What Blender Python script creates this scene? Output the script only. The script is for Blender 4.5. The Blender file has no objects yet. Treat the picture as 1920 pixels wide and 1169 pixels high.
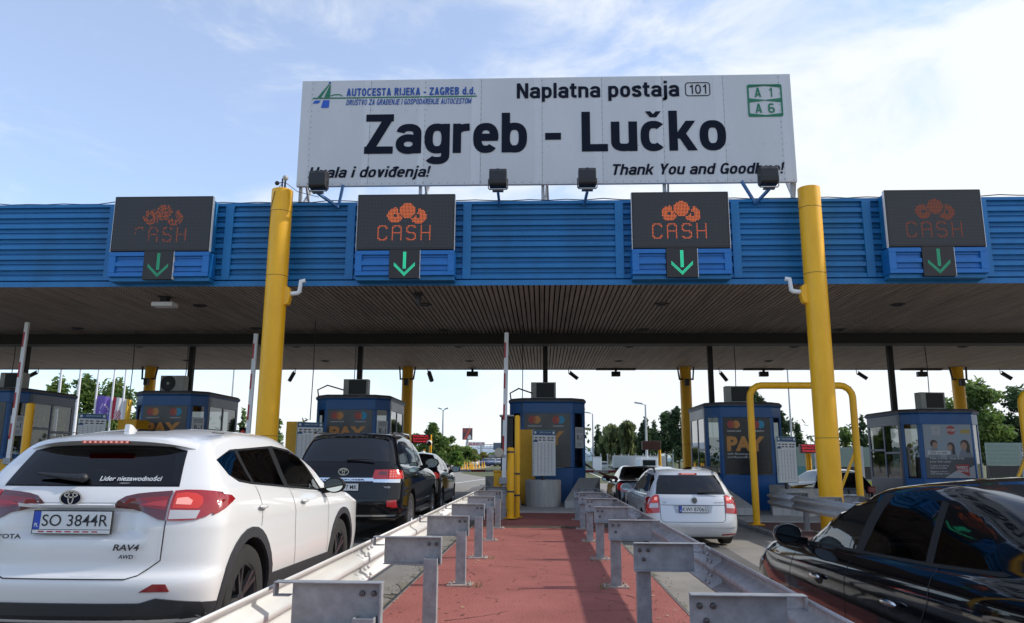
import bpy, bmesh, math, random
from mathutils import Vector, Matrix
from mathutils.bvhtree import BVHTree
from mathutils.geometry import delaunay_2d_cdt
random.seed(7)
C = bpy.context.scene.collection
SC = bpy.context.scene
PI = math.pi

# ------------------------------------------------------------------ camera
cam = bpy.data.cameras.new('camera'); co = bpy.data.objects.new('camera', cam); C.objects.link(co)
cam.sensor_width = 36.0; cam.lens = 1429 / 1920 * 36; cam.clip_end = 3000; cam.clip_start = 0.05
def aim(pitch, yaw, roll):
    f = Vector((-math.sin(yaw) * math.cos(pitch), math.cos(yaw) * math.cos(pitch), math.sin(pitch)))
    r = Vector((math.cos(yaw), math.sin(yaw), 0)); u = r.cross(f)
    r2 = r * math.cos(roll) + u * math.sin(roll); u2 = u * math.cos(roll) - r * math.sin(roll)
    return Matrix((r2, u2, -f)).transposed().to_4x4()
co.matrix_world = Matrix.Translation((0, 0, 1.5)) @ aim(math.radians(11.0), math.radians(2.3), 0.005)
SC.camera = co

# ------------------------------------------------------------------ sky, sun, exposure
SUN_EL, SUN_AZ = math.radians(36), math.radians(84)      # azimuth measured from +Y towards +X
w = bpy.data.worlds.new('World'); SC.world = w; w.use_nodes = True
nt = w.node_tree; nt.nodes.clear()
def N(t, **kw):
    n = nt.nodes.new(t)
    for k, v in kw.items():
        if k[0] == '_': n.inputs[int(k[1:])].default_value = v
        else: setattr(n, k, v)
    return n
out = N('ShaderNodeOutputWorld'); bg = N('ShaderNodeBackground'); bg2 = N('ShaderNodeBackground')
sky = N('ShaderNodeTexSky', sky_type='NISHITA', sun_disc=False, sun_elevation=SUN_EL, sun_rotation=SUN_AZ, air_density=1.0, dust_density=0.6, ozone_density=2.0)
bg.inputs[1].default_value = 0.125
bg2.inputs[0].default_value = (0.93, 0.965, 1.0, 1); bg2.inputs[1].default_value = 0.56
mix = N('ShaderNodeMixShader'); tc = N('ShaderNodeTexCoord')
sep = N('ShaderNodeSeparateXYZ'); nt.links.new(tc.outputs['Generated'], sep.inputs[0])
def M_(op, a, b=None, clamp=False):
    n = N('ShaderNodeMath', operation=op, use_clamp=clamp)
    for i, v in enumerate((a, b)):
        if v is None: continue
        if isinstance(v, (int, float)): n.inputs[i].default_value = v
        else: nt.links.new(v, n.inputs[i])
    return n.outputs[0]
# thin cloud veil: thicker low down and towards the sun, broken by noise
mp = N('ShaderNodeMapping'); mp.inputs['Scale'].default_value = (1.6, 1.6, 3.2); mp.inputs['Rotation'].default_value = (0.2, 0.5, 0.6)
nt.links.new(tc.outputs['Generated'], mp.inputs[0])
nz = N('ShaderNodeTexNoise'); nz.inputs['Scale'].default_value = 2.9; nz.inputs['Detail'].default_value = 9; nz.inputs['Roughness'].default_value = 0.62; nz.inputs['Distortion'].default_value = 0.5
nt.links.new(mp.outputs[0], nz.inputs[0])
side = M_('MULTIPLY', sep.outputs[0], 0.95)
low = M_('ADD', M_('MULTIPLY', M_('SUBTRACT', 0.3, sep.outputs[2]), 0.55), M_('MULTIPLY', M_('MULTIPLY', M_('MAXIMUM', M_('SUBTRACT', 0.22, sep.outputs[2]), 0.0), 2.2), M_('MAXIMUM', sep.outputs[1], 0.0)))
base = M_('ADD', M_('ADD', M_('ADD', side, low), M_('MULTIPLY', sep.outputs[1], 0.25)), 0.25)
nn = M_('MULTIPLY', M_('SUBTRACT', nz.outputs[0], 0.5), 2.5)
fac = M_('ADD', base, nn, True)
rmp = N('ShaderNodeMapRange', interpolation_type='SMOOTHSTEP'); rmp.inputs[1].default_value = 0.0; rmp.inputs[2].default_value = 1.0; rmp.inputs[3].default_value = 0.27; rmp.inputs[4].default_value = 0.97
nt.links.new(fac, rmp.inputs[0])
tint = N('ShaderNodeMix', data_type='RGBA', blend_type='MULTIPLY'); tint.inputs[0].default_value = 1; tint.inputs[7].default_value = (0.90, 1.0, 1.13, 1)
nt.links.new(sky.outputs[0], tint.inputs[6]); nt.links.new(tint.outputs[2], bg.inputs[0])
nt.links.new(rmp.outputs[0], mix.inputs[0]); nt.links.new(bg.outputs[0], mix.inputs[1]); nt.links.new(bg2.outputs[0], mix.inputs[2])
nt.links.new(mix.outputs[0], out.inputs[0])
sl = bpy.data.lights.new('sun', 'SUN'); sl.energy = 1.95; sl.angle = math.radians(1.6); sl.color = (1, 0.95, 0.87)
so = bpy.data.objects.new('sun', sl); C.objects.link(so)
sd = Vector((math.sin(SUN_AZ) * math.cos(SUN_EL), math.cos(SUN_AZ) * math.cos(SUN_EL), math.sin(SUN_EL)))
so.rotation_euler = sd.to_track_quat('Z', 'Y').to_euler(); so.location = (30, 10, 40)
SC.view_settings.view_transform = 'Standard'; SC.view_settings.look = 'None'; SC.view_settings.exposure = 0.92; SC.view_settings.gamma = 1
SC.cycles.max_bounces = 8; SC.cycles.transparent_max_bounces = 16; SC.cycles.use_denoising = True

def ground(x):                                   # the carriageway falls gently to the right
    a = abs(x); d = 0.03 * a if a < 8 else 0.24 + 0.008 * min(a - 8, 20)
    return -d if x > 0 else d

# ------------------------------------------------------------------ materials
MATS = {}
def mat(name, col, rough=0.5, metal=0.0, var=0.0, scale=8.0, col2=None, bump=0.0, bscale=None, coat=0.0, emit=None, es=0.0, spec=None, detail=6, coord='Object', stretch=(1, 1, 1)):
    if name in MATS: return MATS[name]
    m = bpy.data.materials.new(name); m.use_nodes = True; t = m.node_tree; b = t.nodes['Principled BSDF']
    b.inputs['Base Color'].default_value = (*col, 1); b.inputs['Roughness'].default_value = rough; b.inputs['Metallic'].default_value = metal
    if coat: b.inputs['Coat Weight'].default_value = coat; b.inputs['Coat Roughness'].default_value = 0.03
    if spec is not None: b.inputs['Specular IOR Level'].default_value = spec
    if emit: b.inputs['Emission Color'].default_value = (*emit, 1); b.inputs['Emission Strength'].default_value = es
    if var or col2 or bump:
        c = t.nodes.new('ShaderNodeTexCoord'); mp = t.nodes.new('ShaderNodeMapping'); mp.inputs['Scale'].default_value = stretch
        t.links.new(c.outputs[coord], mp.inputs[0])
        n = t.nodes.new('ShaderNodeTexNoise'); n.inputs['Scale'].default_value = scale; n.inputs['Detail'].default_value = detail; n.inputs['Roughness'].default_value = 0.65
        t.links.new(mp.outputs[0], n.inputs[0])
        if var or col2:
            r = t.nodes.new('ShaderNodeValToRGB'); r.color_ramp.elements[0].position = 0.3; r.color_ramp.elements[1].position = 0.7
            c2 = col2 or tuple(min(1, x * (1 + var)) for x in col)
            c1 = col if col2 else tuple(x * (1 - var) for x in col)
            r.color_ramp.elements[0].color = (*c1, 1); r.color_ramp.elements[1].color = (*c2, 1)
            t.links.new(n.outputs[0], r.inputs[0]); t.links.new(r.outputs[0], b.inputs['Base Color'])
            mr = t.nodes.new('ShaderNodeMapRange'); mr.inputs[3].default_value = max(0.02, rough - 0.08); mr.inputs[4].default_value = min(1, rough + 0.08)
            t.links.new(n.outputs[0], mr.inputs[0]); t.links.new(mr.outputs[0], b.inputs['Roughness'])
        if bump:
            n2 = t.nodes.new('ShaderNodeTexNoise'); n2.inputs['Scale'].default_value = bscale or scale * 4; n2.inputs['Detail'].default_value = 4
            t.links.new(mp.outputs[0], n2.inputs[0])
            bp = t.nodes.new('ShaderNodeBump'); bp.inputs['Strength'].default_value = bump; bp.inputs['Distance'].default_value = 0.02
            t.links.new(n2.outputs[0], bp.inputs['Height']); t.links.new(bp.outputs[0], b.inputs['Normal'])
    MATS[name] = m; return m

def glass_mat(name, tint, refl=1.0):
    if name in MATS: return MATS[name]
    m = bpy.data.materials.new(name); m.use_nodes = True; t = m.node_tree; t.nodes.clear()
    o = t.nodes.new('ShaderNodeOutputMaterial'); tr = t.nodes.new('ShaderNodeBsdfTransparent'); tr.inputs[0].default_value = (*tint, 1)
    g = t.nodes.new('ShaderNodeBsdfGlossy'); g.inputs[1].default_value = 0.02; g.inputs[0].default_value = (1, 1, 1, 1)
    fr = t.nodes.new('ShaderNodeFresnel'); fr.inputs[0].default_value = 1.5
    mu = t.nodes.new('ShaderNodeMath'); mu.operation = 'MULTIPLY'; mu.inputs[1].default_value = refl; mu.use_clamp = True
    mx = t.nodes.new('ShaderNodeMixShader'); t.links.new(fr.outputs[0], mu.inputs[0]); t.links.new(mu.outputs[0], mx.inputs[0])
    t.links.new(tr.outputs[0], mx.inputs[1]); t.links.new(g.outputs[0], mx.inputs[2]); t.links.new(mx.outputs[0], o.inputs[0])
    MATS[name] = m; return m

YEL = mat('yellow_paint', (0.95, 0.46, 0.006), 0.42, var=0.13, scale=2.6, detail=9, bump=0.05, bscale=9, stretch=(1, 1, 0.35))
YEL2 = mat('yellow_sheet', (0.80, 0.40, 0.008), 0.45, var=0.12, scale=3)
BLUE = mat('blue_cladding', (0.011, 0.168, 0.41), 0.5, var=0.24, scale=0.9, stretch=(1, 1, 0.4), detail=8)
BLUE_L = mat('blue_louvre', (0.008, 0.155, 0.47), 0.4, var=0.1, scale=2)
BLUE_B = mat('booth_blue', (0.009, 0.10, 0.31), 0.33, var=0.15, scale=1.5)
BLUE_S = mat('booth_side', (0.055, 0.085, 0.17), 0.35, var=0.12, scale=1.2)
ROOFM = mat('booth_roof', (0.10, 0.10, 0.11), 0.6, var=0.3, scale=4)
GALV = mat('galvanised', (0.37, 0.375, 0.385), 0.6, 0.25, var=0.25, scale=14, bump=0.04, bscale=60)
GALV_D = mat('weathered_galvanised', (0.30, 0.305, 0.315), 0.62, 0.25, var=0.24, scale=11, bump=0.08, bscale=70)
BOLT = mat('bolt_steel', (0.12, 0.11, 0.11), 0.5, 0.8, var=0.3, scale=40)
CONC = mat('concrete', (0.46, 0.44, 0.405), 0.9, var=0.2, scale=3, bump=0.25, bscale=30, stretch=(3, 3, 0.4))
CONC_D = mat('kerb_concrete', (0.24, 0.23, 0.22), 0.9, var=0.25, scale=5, bump=0.25, bscale=40)
BLACK = mat('black_plastic', (0.018, 0.018, 0.02), 0.5, var=0.2, scale=20)
DKGREY = mat('dark_grey_metal', (0.05, 0.05, 0.055), 0.45, 0.2, var=0.2, scale=10)
GREY = mat('light_grey_case', (0.42, 0.42, 0.40), 0.5, var=0.12, scale=6)
WHITE = mat('white_paint', (0.78, 0.78, 0.77), 0.42, var=0.05, scale=4)
RED = mat('red_paint', (0.42, 0.022, 0.03), 0.4, var=0.1, scale=6)
GREEN_LED = mat('green_led', (0.0, 0.2, 0.1), 0.5, emit=(0.03, 0.62, 0.34), es=0.75)
NAVY = mat('navy_lettering', (0.008, 0.011, 0.024), 0.85, spec=0.2)
LGREEN = mat('green_lettering', (0.006, 0.17, 0.085), 0.5)
LBLUE = mat('blue_lettering', (0.012, 0.075, 0.33), 0.5)
PLATE = mat('plate_white', (0.66, 0.67, 0.66), 0.35)
INK = mat('black_ink', (0.015, 0.015, 0.016), 0.5)
EUBLUE = mat('plate_blue', (0.015, 0.06, 0.42), 0.4)

# ------------------------------------------------------------------ mesh builder
class MB:
    def __init__(s): s.v = []; s.f = []; s.m = []
    def add(s, vs, fs, m=0):
        o = len(s.v); s.v += [tuple(v) for v in vs]
        for f in fs: s.f.append(tuple(i + o for i in f)); s.m.append(m)
    def quad(s, a, b, c, d, m=0): s.add([a, b, c, d], [(0, 1, 2, 3)], m)
    def box(s, x0, x1, y0, y1, z0, z1, m=0):
        v = [(x, y, z) for z in (z0, z1) for y in (y0, y1) for x in (x0, x1)]
        s.add(v, [(0, 2, 3, 1), (4, 5, 7, 6), (0, 1, 5, 4), (2, 6, 7, 3), (0, 4, 6, 2), (1, 3, 7, 5)], m)
    def bar(s, p, q, wx, wy, m=0, up=(0, 0, 1)):
        p, q = Vector(p), Vector(q); d = (q - p).normalized(); u = Vector(up)
        if abs(d.dot(u)) > 0.95: u = Vector((0, 1, 0))
        a = d.cross(u).normalized() * wx / 2; b = d.cross(a).normalized() * wy / 2
        v = [c + e * a + g * b for c in (p, q) for e, g in ((-1, -1), (1, -1), (1, 1), (-1, 1))]
        s.add(v, [(3, 2, 1, 0), (4, 5, 6, 7), (0, 1, 5, 4), (1, 2, 6, 5), (2, 3, 7, 6), (3, 0, 4, 7)], m)
    def tube(s, pts, r, n=10, m=0, cap=True):
        pts = [Vector(p) for p in pts]; rs = r if isinstance(r, (list, tuple)) else [r] * len(pts)
        rings = []; a = None
        for i, p in enumerate(pts):
            d = ((pts[min(i + 1, len(pts) - 1)] - p).normalized() + (p - pts[max(i - 1, 0)]).normalized()).normalized()
            if a is None:
                u = Vector((0, 0, 1)) if abs(d.z) < 0.9 else Vector((1, 0, 0)); a = d.cross(u).normalized()
            else: a = (a - d * a.dot(d)).normalized()
            b = d.cross(a)
            rings.append([p + (a * math.cos(2 * PI * k / n) + b * math.sin(2 * PI * k / n)) * rs[i] for k in range(n)])
        fs = []
        for i in range(len(pts) - 1):
            for k in range(n): fs.append((i * n + k, i * n + (k + 1) % n, (i + 1) * n + (k + 1) % n, (i + 1) * n + k))
        if cap: fs += [tuple(range(n - 1, -1, -1)), tuple(range((len(pts) - 1) * n, len(pts) * n))]
        s.add([v for r_ in rings for v in r_], fs, m)
    def lathe(s, prof, c=(0, 0, 0), axis='z', n=32, m=0, closed=False):
        vs = []; L = len(prof)
        for k in range(n):
            a = 2 * PI * k / n
            for r, h in prof:
                q = (r * math.cos(a), r * math.sin(a), h)
                if axis == 'x': q = (h, q[0], q[1])
                elif axis == 'y': q = (q[0], h, q[1])
                vs.append((q[0] + c[0], q[1] + c[1], q[2] + c[2]))
        fs = []
        for k in range(n):
            for i in range(L if closed else L - 1):
                j = (i + 1) % L
                fs.append((k * L + i, ((k + 1) % n) * L + i, ((k + 1) % n) * L + j, k * L + j))
        s.add(vs, fs, m)
    def prism(s, poly, axis, a, b, m=0):              # poly 2-D swept along an axis from a to b
        P = {'x': lambda u, v, t: (t, u, v), 'y': lambda u, v, t: (u, t, v), 'z': lambda u, v, t: (u, v, t)}[axis]
        n = len(poly); v = [P(*p, a) for p in poly] + [P(*p, b) for p in poly]
        s.add(v, [tuple(range(n)), tuple(range(2 * n - 1, n - 1, -1))] + [(i, i + n, (i + 1) % n + n, (i + 1) % n) for i in range(n)], m)
    def disc(s, c, r, axis='y', n=20, m=0, r2=None):
        v = []
        for k in range(n):
            a = 2 * PI * k / n; p = (r * math.cos(a), (r2 or r) * math.sin(a))
            v.append({'y': (c[0] + p[0], c[1], c[2] + p[1]), 'x': (c[0], c[1] + p[0], c[2] + p[1]), 'z': (c[0] + p[0], c[1] + p[1], c[2])}[axis])
        s.add(v, [tuple(range(n))], m)
    def sphere(s, c, r, n=12, m=0, sc=(1, 1, 1)):
        prof = [(max(1e-4, math.sin(PI * i / n)) * r, -math.cos(PI * i / n) * r) for i in range(n + 1)]
        o = len(s.v); s.lathe(prof, (0, 0, 0), 'z', n * 2, m)
        for i in range(o, len(s.v)): s.v[i] = tuple(s.v[i][k] * sc[k] + c[k] for k in range(3))
    def text(s, body, x0, x1, z0, z1, y, m=0, shear=0.0, bold=0.0, axes='xz', flip=False):
        me, b = text_geo(body, shear, bold)
        sx = (x1 - x0) / (b[1] - b[0]); sz = (z1 - z0) / (b[3] - b[2])
        v = []
        for p in me[0]:
            u = x0 + (p[0] - b[0]) * sx; w_ = z0 + (p[1] - b[2]) * sz
            v.append((u, y, w_) if axes == 'xz' else (u, w_, y))
        s.add(v, me[1], m)
    def build(s, name, mats, parent=None, loc=None, rz=0, smooth=None, bevel=0, solid=0, weld=False):
        me = bpy.data.meshes.new(name); me.from_pydata(s.v, [], s.f); me.validate()
        for x in (mats if isinstance(mats, (list, tuple)) else [mats]): me.materials.append(x)
        if len(me.polygons) == len(s.m): me.polygons.foreach_set('material_index', s.m)
        if weld:
            b = bmesh.new(); b.from_mesh(me); bmesh.ops.remove_doubles(b, verts=b.verts, dist=1e-4); bmesh.ops.recalc_face_normals(b, faces=b.faces); b.to_mesh(me); b.free()
        o = bpy.data.objects.new(name, me); C.objects.link(o)
        if parent: o.parent = parent
        if loc: o.location = loc
        if rz: o.rotation_euler.z = rz
        if smooth is not None: smooth_mesh(me, smooth)
        if solid: q = o.modifiers.new('s', 'SOLIDIFY'); q.thickness = solid; q.offset = 0
        if bevel: q = o.modifiers.new('b', 'BEVEL'); q.width = bevel; q.segments = 2; q.limit_method = 'ANGLE'; q.angle_limit = 0.6
        return o
def smooth_mesh(me, ang):
    for p in me.polygons: p.use_smooth = True
    me.set_sharp_from_angle(angle=math.radians(ang))

_tx = {}
def text_geo(body, shear, bold):
    k = (body, shear, bold)
    if k in _tx: return _tx[k]
    cu = bpy.data.curves.new('t', 'FONT'); cu.body = body; cu.shear = shear; cu.offset = bold; cu.resolution_u = 5; cu.fill_mode = 'FRONT'
    o = bpy.data.objects.new('t', cu); me = o.to_mesh()
    vs = [(v.co.x, v.co.y) for v in me.vertices]; fs = [tuple(p.vertices) for p in me.polygons]
    o.to_mesh_clear(); bpy.data.objects.remove(o); bpy.data.curves.remove(cu)
    xs = [v[0] for v in vs]; ys = [v[1] for v in vs]
    _tx[k] = ((vs, fs), (min(xs), max(xs), min(ys), max(ys))); return _tx[k]

def tag(o, label, cat, group=None, kind=None):
    if label: o['label'] = label
    if cat: o['category'] = cat
    if group: o['group'] = group
    if kind: o['kind'] = kind
    return o
def thing(name, label, cat, loc=(0, 0, 0), rz=0, group=None):
    o = bpy.data.objects.new(name, None); C.objects.link(o); o.location = loc; o.rotation_euler = (0, 0, rz); o.empty_display_size = 0.2
    return tag(o, label, cat, group)
def dup(root, loc, rz, label, group=None):
    r = root.copy(); C.objects.link(r); r.location = loc; r.rotation_euler = (0, 0, rz); r['label'] = label
    if group: r['group'] = group
    for ch in list(root.children):
        c = ch.copy(); C.objects.link(c); c.parent = r
        for g in ch.children:
            d = g.copy(); C.objects.link(d); d.parent = c
    return r
def struct(o): o['kind'] = 'structure'; return o
# ------------------------------------------------------------------ narrow grotesque lettering drawn as strokes (cap height 1)
def _arc(cx, cy, rx, ry, a0, a1, n=20, e=2.5):
    o = []
    for k in range(n + 1):
        a = math.radians(a0 + (a1 - a0) * k / n); c, s = math.cos(a), math.sin(a)
        o.append((cx + rx * math.copysign(abs(c) ** (2 / e), c), cy + ry * math.copysign(abs(s) ** (2 / e), s)))
    return o
def _spl(P, n=6):
    o = []
    for i in range(len(P) - 1):
        p0, p1, p2, p3 = P[max(0, i - 1)], P[i], P[i + 1], P[min(len(P) - 1, i + 2)]
        for k in range(n):
            t = k / n; o.append(tuple(.5 * (2 * p1[d] + (p2[d] - p0[d]) * t + (2 * p0[d] - 5 * p1[d] + 4 * p2[d] - p3[d]) * t * t + (3 * p1[d] - p0[d] - 3 * p2[d] + p3[d]) * t ** 3) for d in (0, 1)))
    return o + [P[-1]]
def glyph(ch, t):
    h = t / 2; X = .74; W = .56; R = W - h; cx = W / 2; rx = cx - h; cy = X / 2; ry = cy - h * .92; T = 'S'; S = lambda *p: ('S', list(p)); O = ('C', _arc(cx, cy, rx, ry, 0, 360, 40)[:-1]); Pg = lambda x0, y0, x1, y1, w: ('P', [(x0 - w / 2, y0), (x0 + w / 2, y0), (x1 + w / 2, y1), (x1 - w / 2, y1)])
    dot = lambda x, y: ('P', [(x - h, y), (x + h, y), (x + h, y + t * .95), (x - h, y + t * .95)]); d = t * 1.12; B = .64; bR = B - h; bx = B / 2; brx = bx - h; OO = _arc(bx, .5, brx, .5 - h * .92, 0, 360, 44)[:-1]
    car = lambda x, y: [('P', [(x - .17, y + .15), (x - .06, y + .15), (x, y + .075), (x, y), (x - .07, y)]), ('P', [(x + .17, y + .15), (x + .06, y + .15), (x, y + .075), (x, y), (x + .07, y)])]
    G = {
     'o': (W, [O]), 'b': (W, [S((h, 0), (h, 1)), O]), 'd': (W, [S((R, 0), (R, 1)), O]), 'p': (W, [S((h, -.24), (h, X)), O]),
     'g': (W, [O, S((R, X), (R, -.06)), ('S', _arc(cx, -.04, rx, .145, 0, -150, 16))]),
     'e': (W, [('S', _arc(cx, cy, rx, ry, -3, 318, 36)), S((h, .385), (R + h * .9, .385))]), 'c': (W * .96, [('S', _arc(cx, cy, rx, ry, 48, 312, 32))]),
     'a': (W, [('S', _arc(cx, X * .66, rx, X * .34 - h * .92, 170, 0, 18) + [(R, .30), (R, 0)]), ('C', _arc(cx - .01, .235, rx + .0, .235 - h * .85, 0, 360, 30, 2.2)[:-1])]),
     'r': (.38, [S((h, 0), (h, X)), ('S', _arc(.37, X - .27, .37 - h, .27 - h, 175, 90, 10))]), 'n': (W, [S((h, 0), (h, X)), ('S', _arc(cx, X - .25, rx, .25 - h, 180, 0, 18) + [(R, 0)])]), 'h': (W, [S((h, 0), (h, 1)), ('S', _arc(cx, X - .25, rx, .25 - h, 180, 0, 18) + [(R, 0)])]),
     'u': (W, [S((R, 0), (R, X)), ('S', [(h, X)] + _arc(cx, .25, rx, .25 - h, 180, 360, 18))]), 'k': (.58, [S((h, 0), (h, 1)), Pg(t + .0, .30, .58 - d * .55, X, d), Pg(.24, .46, .60 - d * .5, 0, d)]), 'l': (t, [S((h, 0), (h, 1))]), 'i': (t, [S((h, 0), (h, X)), dot(h, .86)]), 'j': (t + .04, [('S', [(h + .04, X), (h + .04, -.10)] + _arc(-.06, -.08, .1 + h, .09, 0, -85, 8)), dot(h + .04, .86)]),
     't': (.36, [('S', [(.06 + h, .94), (.06 + h, .2)] + _arc(.06 + h + .15, .2, .15, .2 - h, 180, 270, 8) + [(.36, h)]), S((-.02, X - h * .8), (.36, X - h * .8))]), 's': (.52, [('S', _spl([(.52 - h, .52), (.40, X - h), (.26, X - h * .95), (.12, X - h * 1.5), (h, .545), (.14, .44), (.36, .34), (.52 - h, .215), (.42, h * 1.3), (.26, h * .95), (.12, h * 1.3), (h, .23)]))]),
     'v': (.54, [Pg(d / 2, X, .27, 0, d), Pg(.54 - d / 2, X, .27, 0, d)]), 'y': (.54, [Pg(d / 2, X, .28, .0, d), Pg(.54 - d / 2, X, .20, -.24, d), S((.02, -.24 + h), (.2, -.24 + h))]), '!': (t, [('P', [(0, 1), (t, 1), (t * .85, .3), (t * .15, .3)]), dot(h, 0)]), '.': (t, [dot(h, 0)]), '-': (.34, [S((0, .36), (.34, .36))]), ' ': (.26, []),
     'Z': (B, [S((.02, 1 - h), (B, 1 - h)), S((0, h), (B, h)), Pg(d * .62, t * .7, B - d * .62, 1 - t * .7, d * 1.1)]), 'L': (.56, [S((h, 0), (h, 1)), S((t * .5, h), (.56, h))]), 'N': (B, [S((h, 0), (h, 1)), S((bR, 0), (bR, 1)), Pg(h, 1, bR, 0, t * 1.05)]), 'T': (.60, [S((.30, 0), (.30, 1)), S((0, 1 - h), (.60, 1 - h))]), 'H': (B, [S((h, 0), (h, 1)), S((bR, 0), (bR, 1)), S((h, .52), (bR, .52))]), 'Y': (.64, [Pg(d / 2, 1, .32, .40, d), Pg(.64 - d / 2, 1, .32, .40, d), S((.32, 0), (.32, .46))]),
     'G': (B, [('S', _arc(bx, .5, brx, .5 - h * .92, 40, 330, 34)), S((bR, 0), (bR, .48)), S((bx + .02, .48 - h * .6), (B, .48 - h * .6))]), 'O': (B, [('C', OO)]), 'C': (B, [('S', _arc(bx, .5, brx, .5 - h * .92, 42, 318, 34))]), 'A': (.66, [Pg(d / 2, 0, .33, 1, d), Pg(.66 - d / 2, 0, .33, 1, d), S((.15, .27), (.51, .27))]), 'U': (B, [('S', [(h, 1)] + _arc(bx, .28, brx, .28 - h, 180, 360, 18) + [(bR, 1)])]), 'E': (.54, [S((h, 0), (h, 1)), S((h, h), (.54, h)), S((h, .52), (.50, .52)), S((h, 1 - h), (.54, 1 - h))]),
     'S': (.6, [('S', _spl([(.6 - h, .72), (.48, 1 - h), (.30, 1 - h * .95), (.12, 1 - h * 1.5), (h, .74), (.15, .59), (.42, .45), (.6 - h, .28), (.48, h * 1.3), (.30, h * .95), (.12, h * 1.3), (h, .30)]))]), 'R': (.62, [S((h, 0), (h, 1)), ('S', [(h, 1 - h)] + _arc(.34, .745, .28 - h, .255 - h, 90, -90, 14) + [(h, .49 + h)]), Pg(.34, .5, .62 - d / 2, 0, d)]), 'P': (.6, [S((h, 0), (h, 1)), ('S', [(h, 1 - h)] + _arc(.34, .73, .26 - h, .27 - h, 90, -90, 14) + [(h, .46 + h)])]), 'B': (.62, [S((h, 0), (h, 1)), ('S', [(h, 1 - h)] + _arc(.34, .765, .25 - h, .235 - h, 90, -90, 12) + [(h, .53)]), ('S', [(h, .53)] + _arc(.35, .28, .27 - h, .28 - h, 90, -90, 12) + [(h, h)])]),
     'I': (t, [S((h, 0), (h, 1))]), 'J': (.5, [('S', [(.5 - h, 1)] + _arc(.25, .25, .25 - h, .25 - h, 0, -180, 14))]), 'K': (.64, [S((h, 0), (h, 1)), Pg(t, .38, .64 - d * .55, 1, d), Pg(.28, .58, .66 - d * .5, 0, d)]), 'D': (B, [S((h, 0), (h, 1)), ('S', [(h, 1 - h)] + _arc(.28, .5, B - .28 - h, .5 - h, 90, -90, 20) + [(h, h)])]), 'V': (.64, [Pg(d / 2, 1, .32, 0, d), Pg(.64 - d / 2, 1, .32, 0, d)]), 'M': (.78, [S((h, 0), (h, 1)), S((.78 - h, 0), (.78 - h, 1)), Pg(h, 1, .39, .1, t), Pg(.78 - h, 1, .39, .1, t)]),
     '1': (.3, [S((.3 - h, 0), (.3 - h, 1)), S((.3 - h, .9), (0, .74))]), '6': (W, [('C', _arc(cx, .3, rx, .3 - h, 0, 360, 30)[:-1]), ('S', [(h, .3), (h, .62)] + _arc(cx, .66, rx, .34 - h, 180, 40, 12))]), '0': (W, [('C', _arc(cx, .5, rx, .5 - h, 0, 360, 36)[:-1])])}
    if ch == 'č': w_, g = G['c']; return w_, g + car(cx, .84)
    if ch == 'Š': w_, g = G['S']; return w_, g + car(.3, 1.06)
    if ch == 'đ': w_, g = G['d']; return w_, g + [S((.22, .87), (W + .1, .87))]
    if ch == 'Đ': w_, g = G['D']; return w_, g + [S((-.08, .5), (.3, .5))]
    return G[ch]
def sign_text(mb, body, x0, x1, base, cap, y, m, t=.17, shear=0.0, gap=.075):
    V, F = [], []; x = 0; lay = 0
    for ch in body:
        w_, st = glyph(ch, t)
        for kind, P in st:
            o = len(V); lay += 1; dy = -(lay % 7) * 0.0006
            P = [p for i, p in enumerate(P) if i == 0 or math.hypot(p[0] - P[i - 1][0], p[1] - P[i - 1][1]) > 1e-4]
            if kind == 'P': V += [(x + p[0], p[1], dy) for p in P]; F.append(tuple(range(o, o + len(P)))); continue
            n = len(P); cl = kind == 'C'
            for i, p in enumerate(P):
                a = P[(i - 1) % n] if cl or i > 0 else p; c = P[(i + 1) % n] if cl or i < n - 1 else p; d1 = Vector((p[0] - a[0], p[1] - a[1])); d2 = Vector((c[0] - p[0], c[1] - p[1]))
                if d1.length < 1e-6: d1 = d2
                if d2.length < 1e-6: d2 = d1
                d1.normalize(); d2.normalize(); q = d1 + d2; q = q.normalized() if q.length > 1e-3 else d1; nn = Vector((-q.y, q.x)); k = min(1.6, 1 / max(.5, nn.dot(Vector((-d1.y, d1.x)))))
                for s in (1, -1): V.append((x + p[0] + s * nn.x * t / 2 * k, p[1] + s * nn.y * t / 2 * k, dy))
            for i in range(n if cl else n - 1): j = (i + 1) % n; F.append((o + 2 * i, o + 2 * i + 1, o + 2 * j + 1, o + 2 * j))
        x += w_ + gap
    V = [(v[0] + v[1] * shear, v[1], v[2]) for v in V]; a, b_ = min(v[0] for v in V), max(v[0] for v in V)
    mb.add([(x0 + (v[0] - a) / (b_ - a) * (x1 - x0), y + v[2], base + v[1] * cap) for v in V], F, m)
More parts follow.
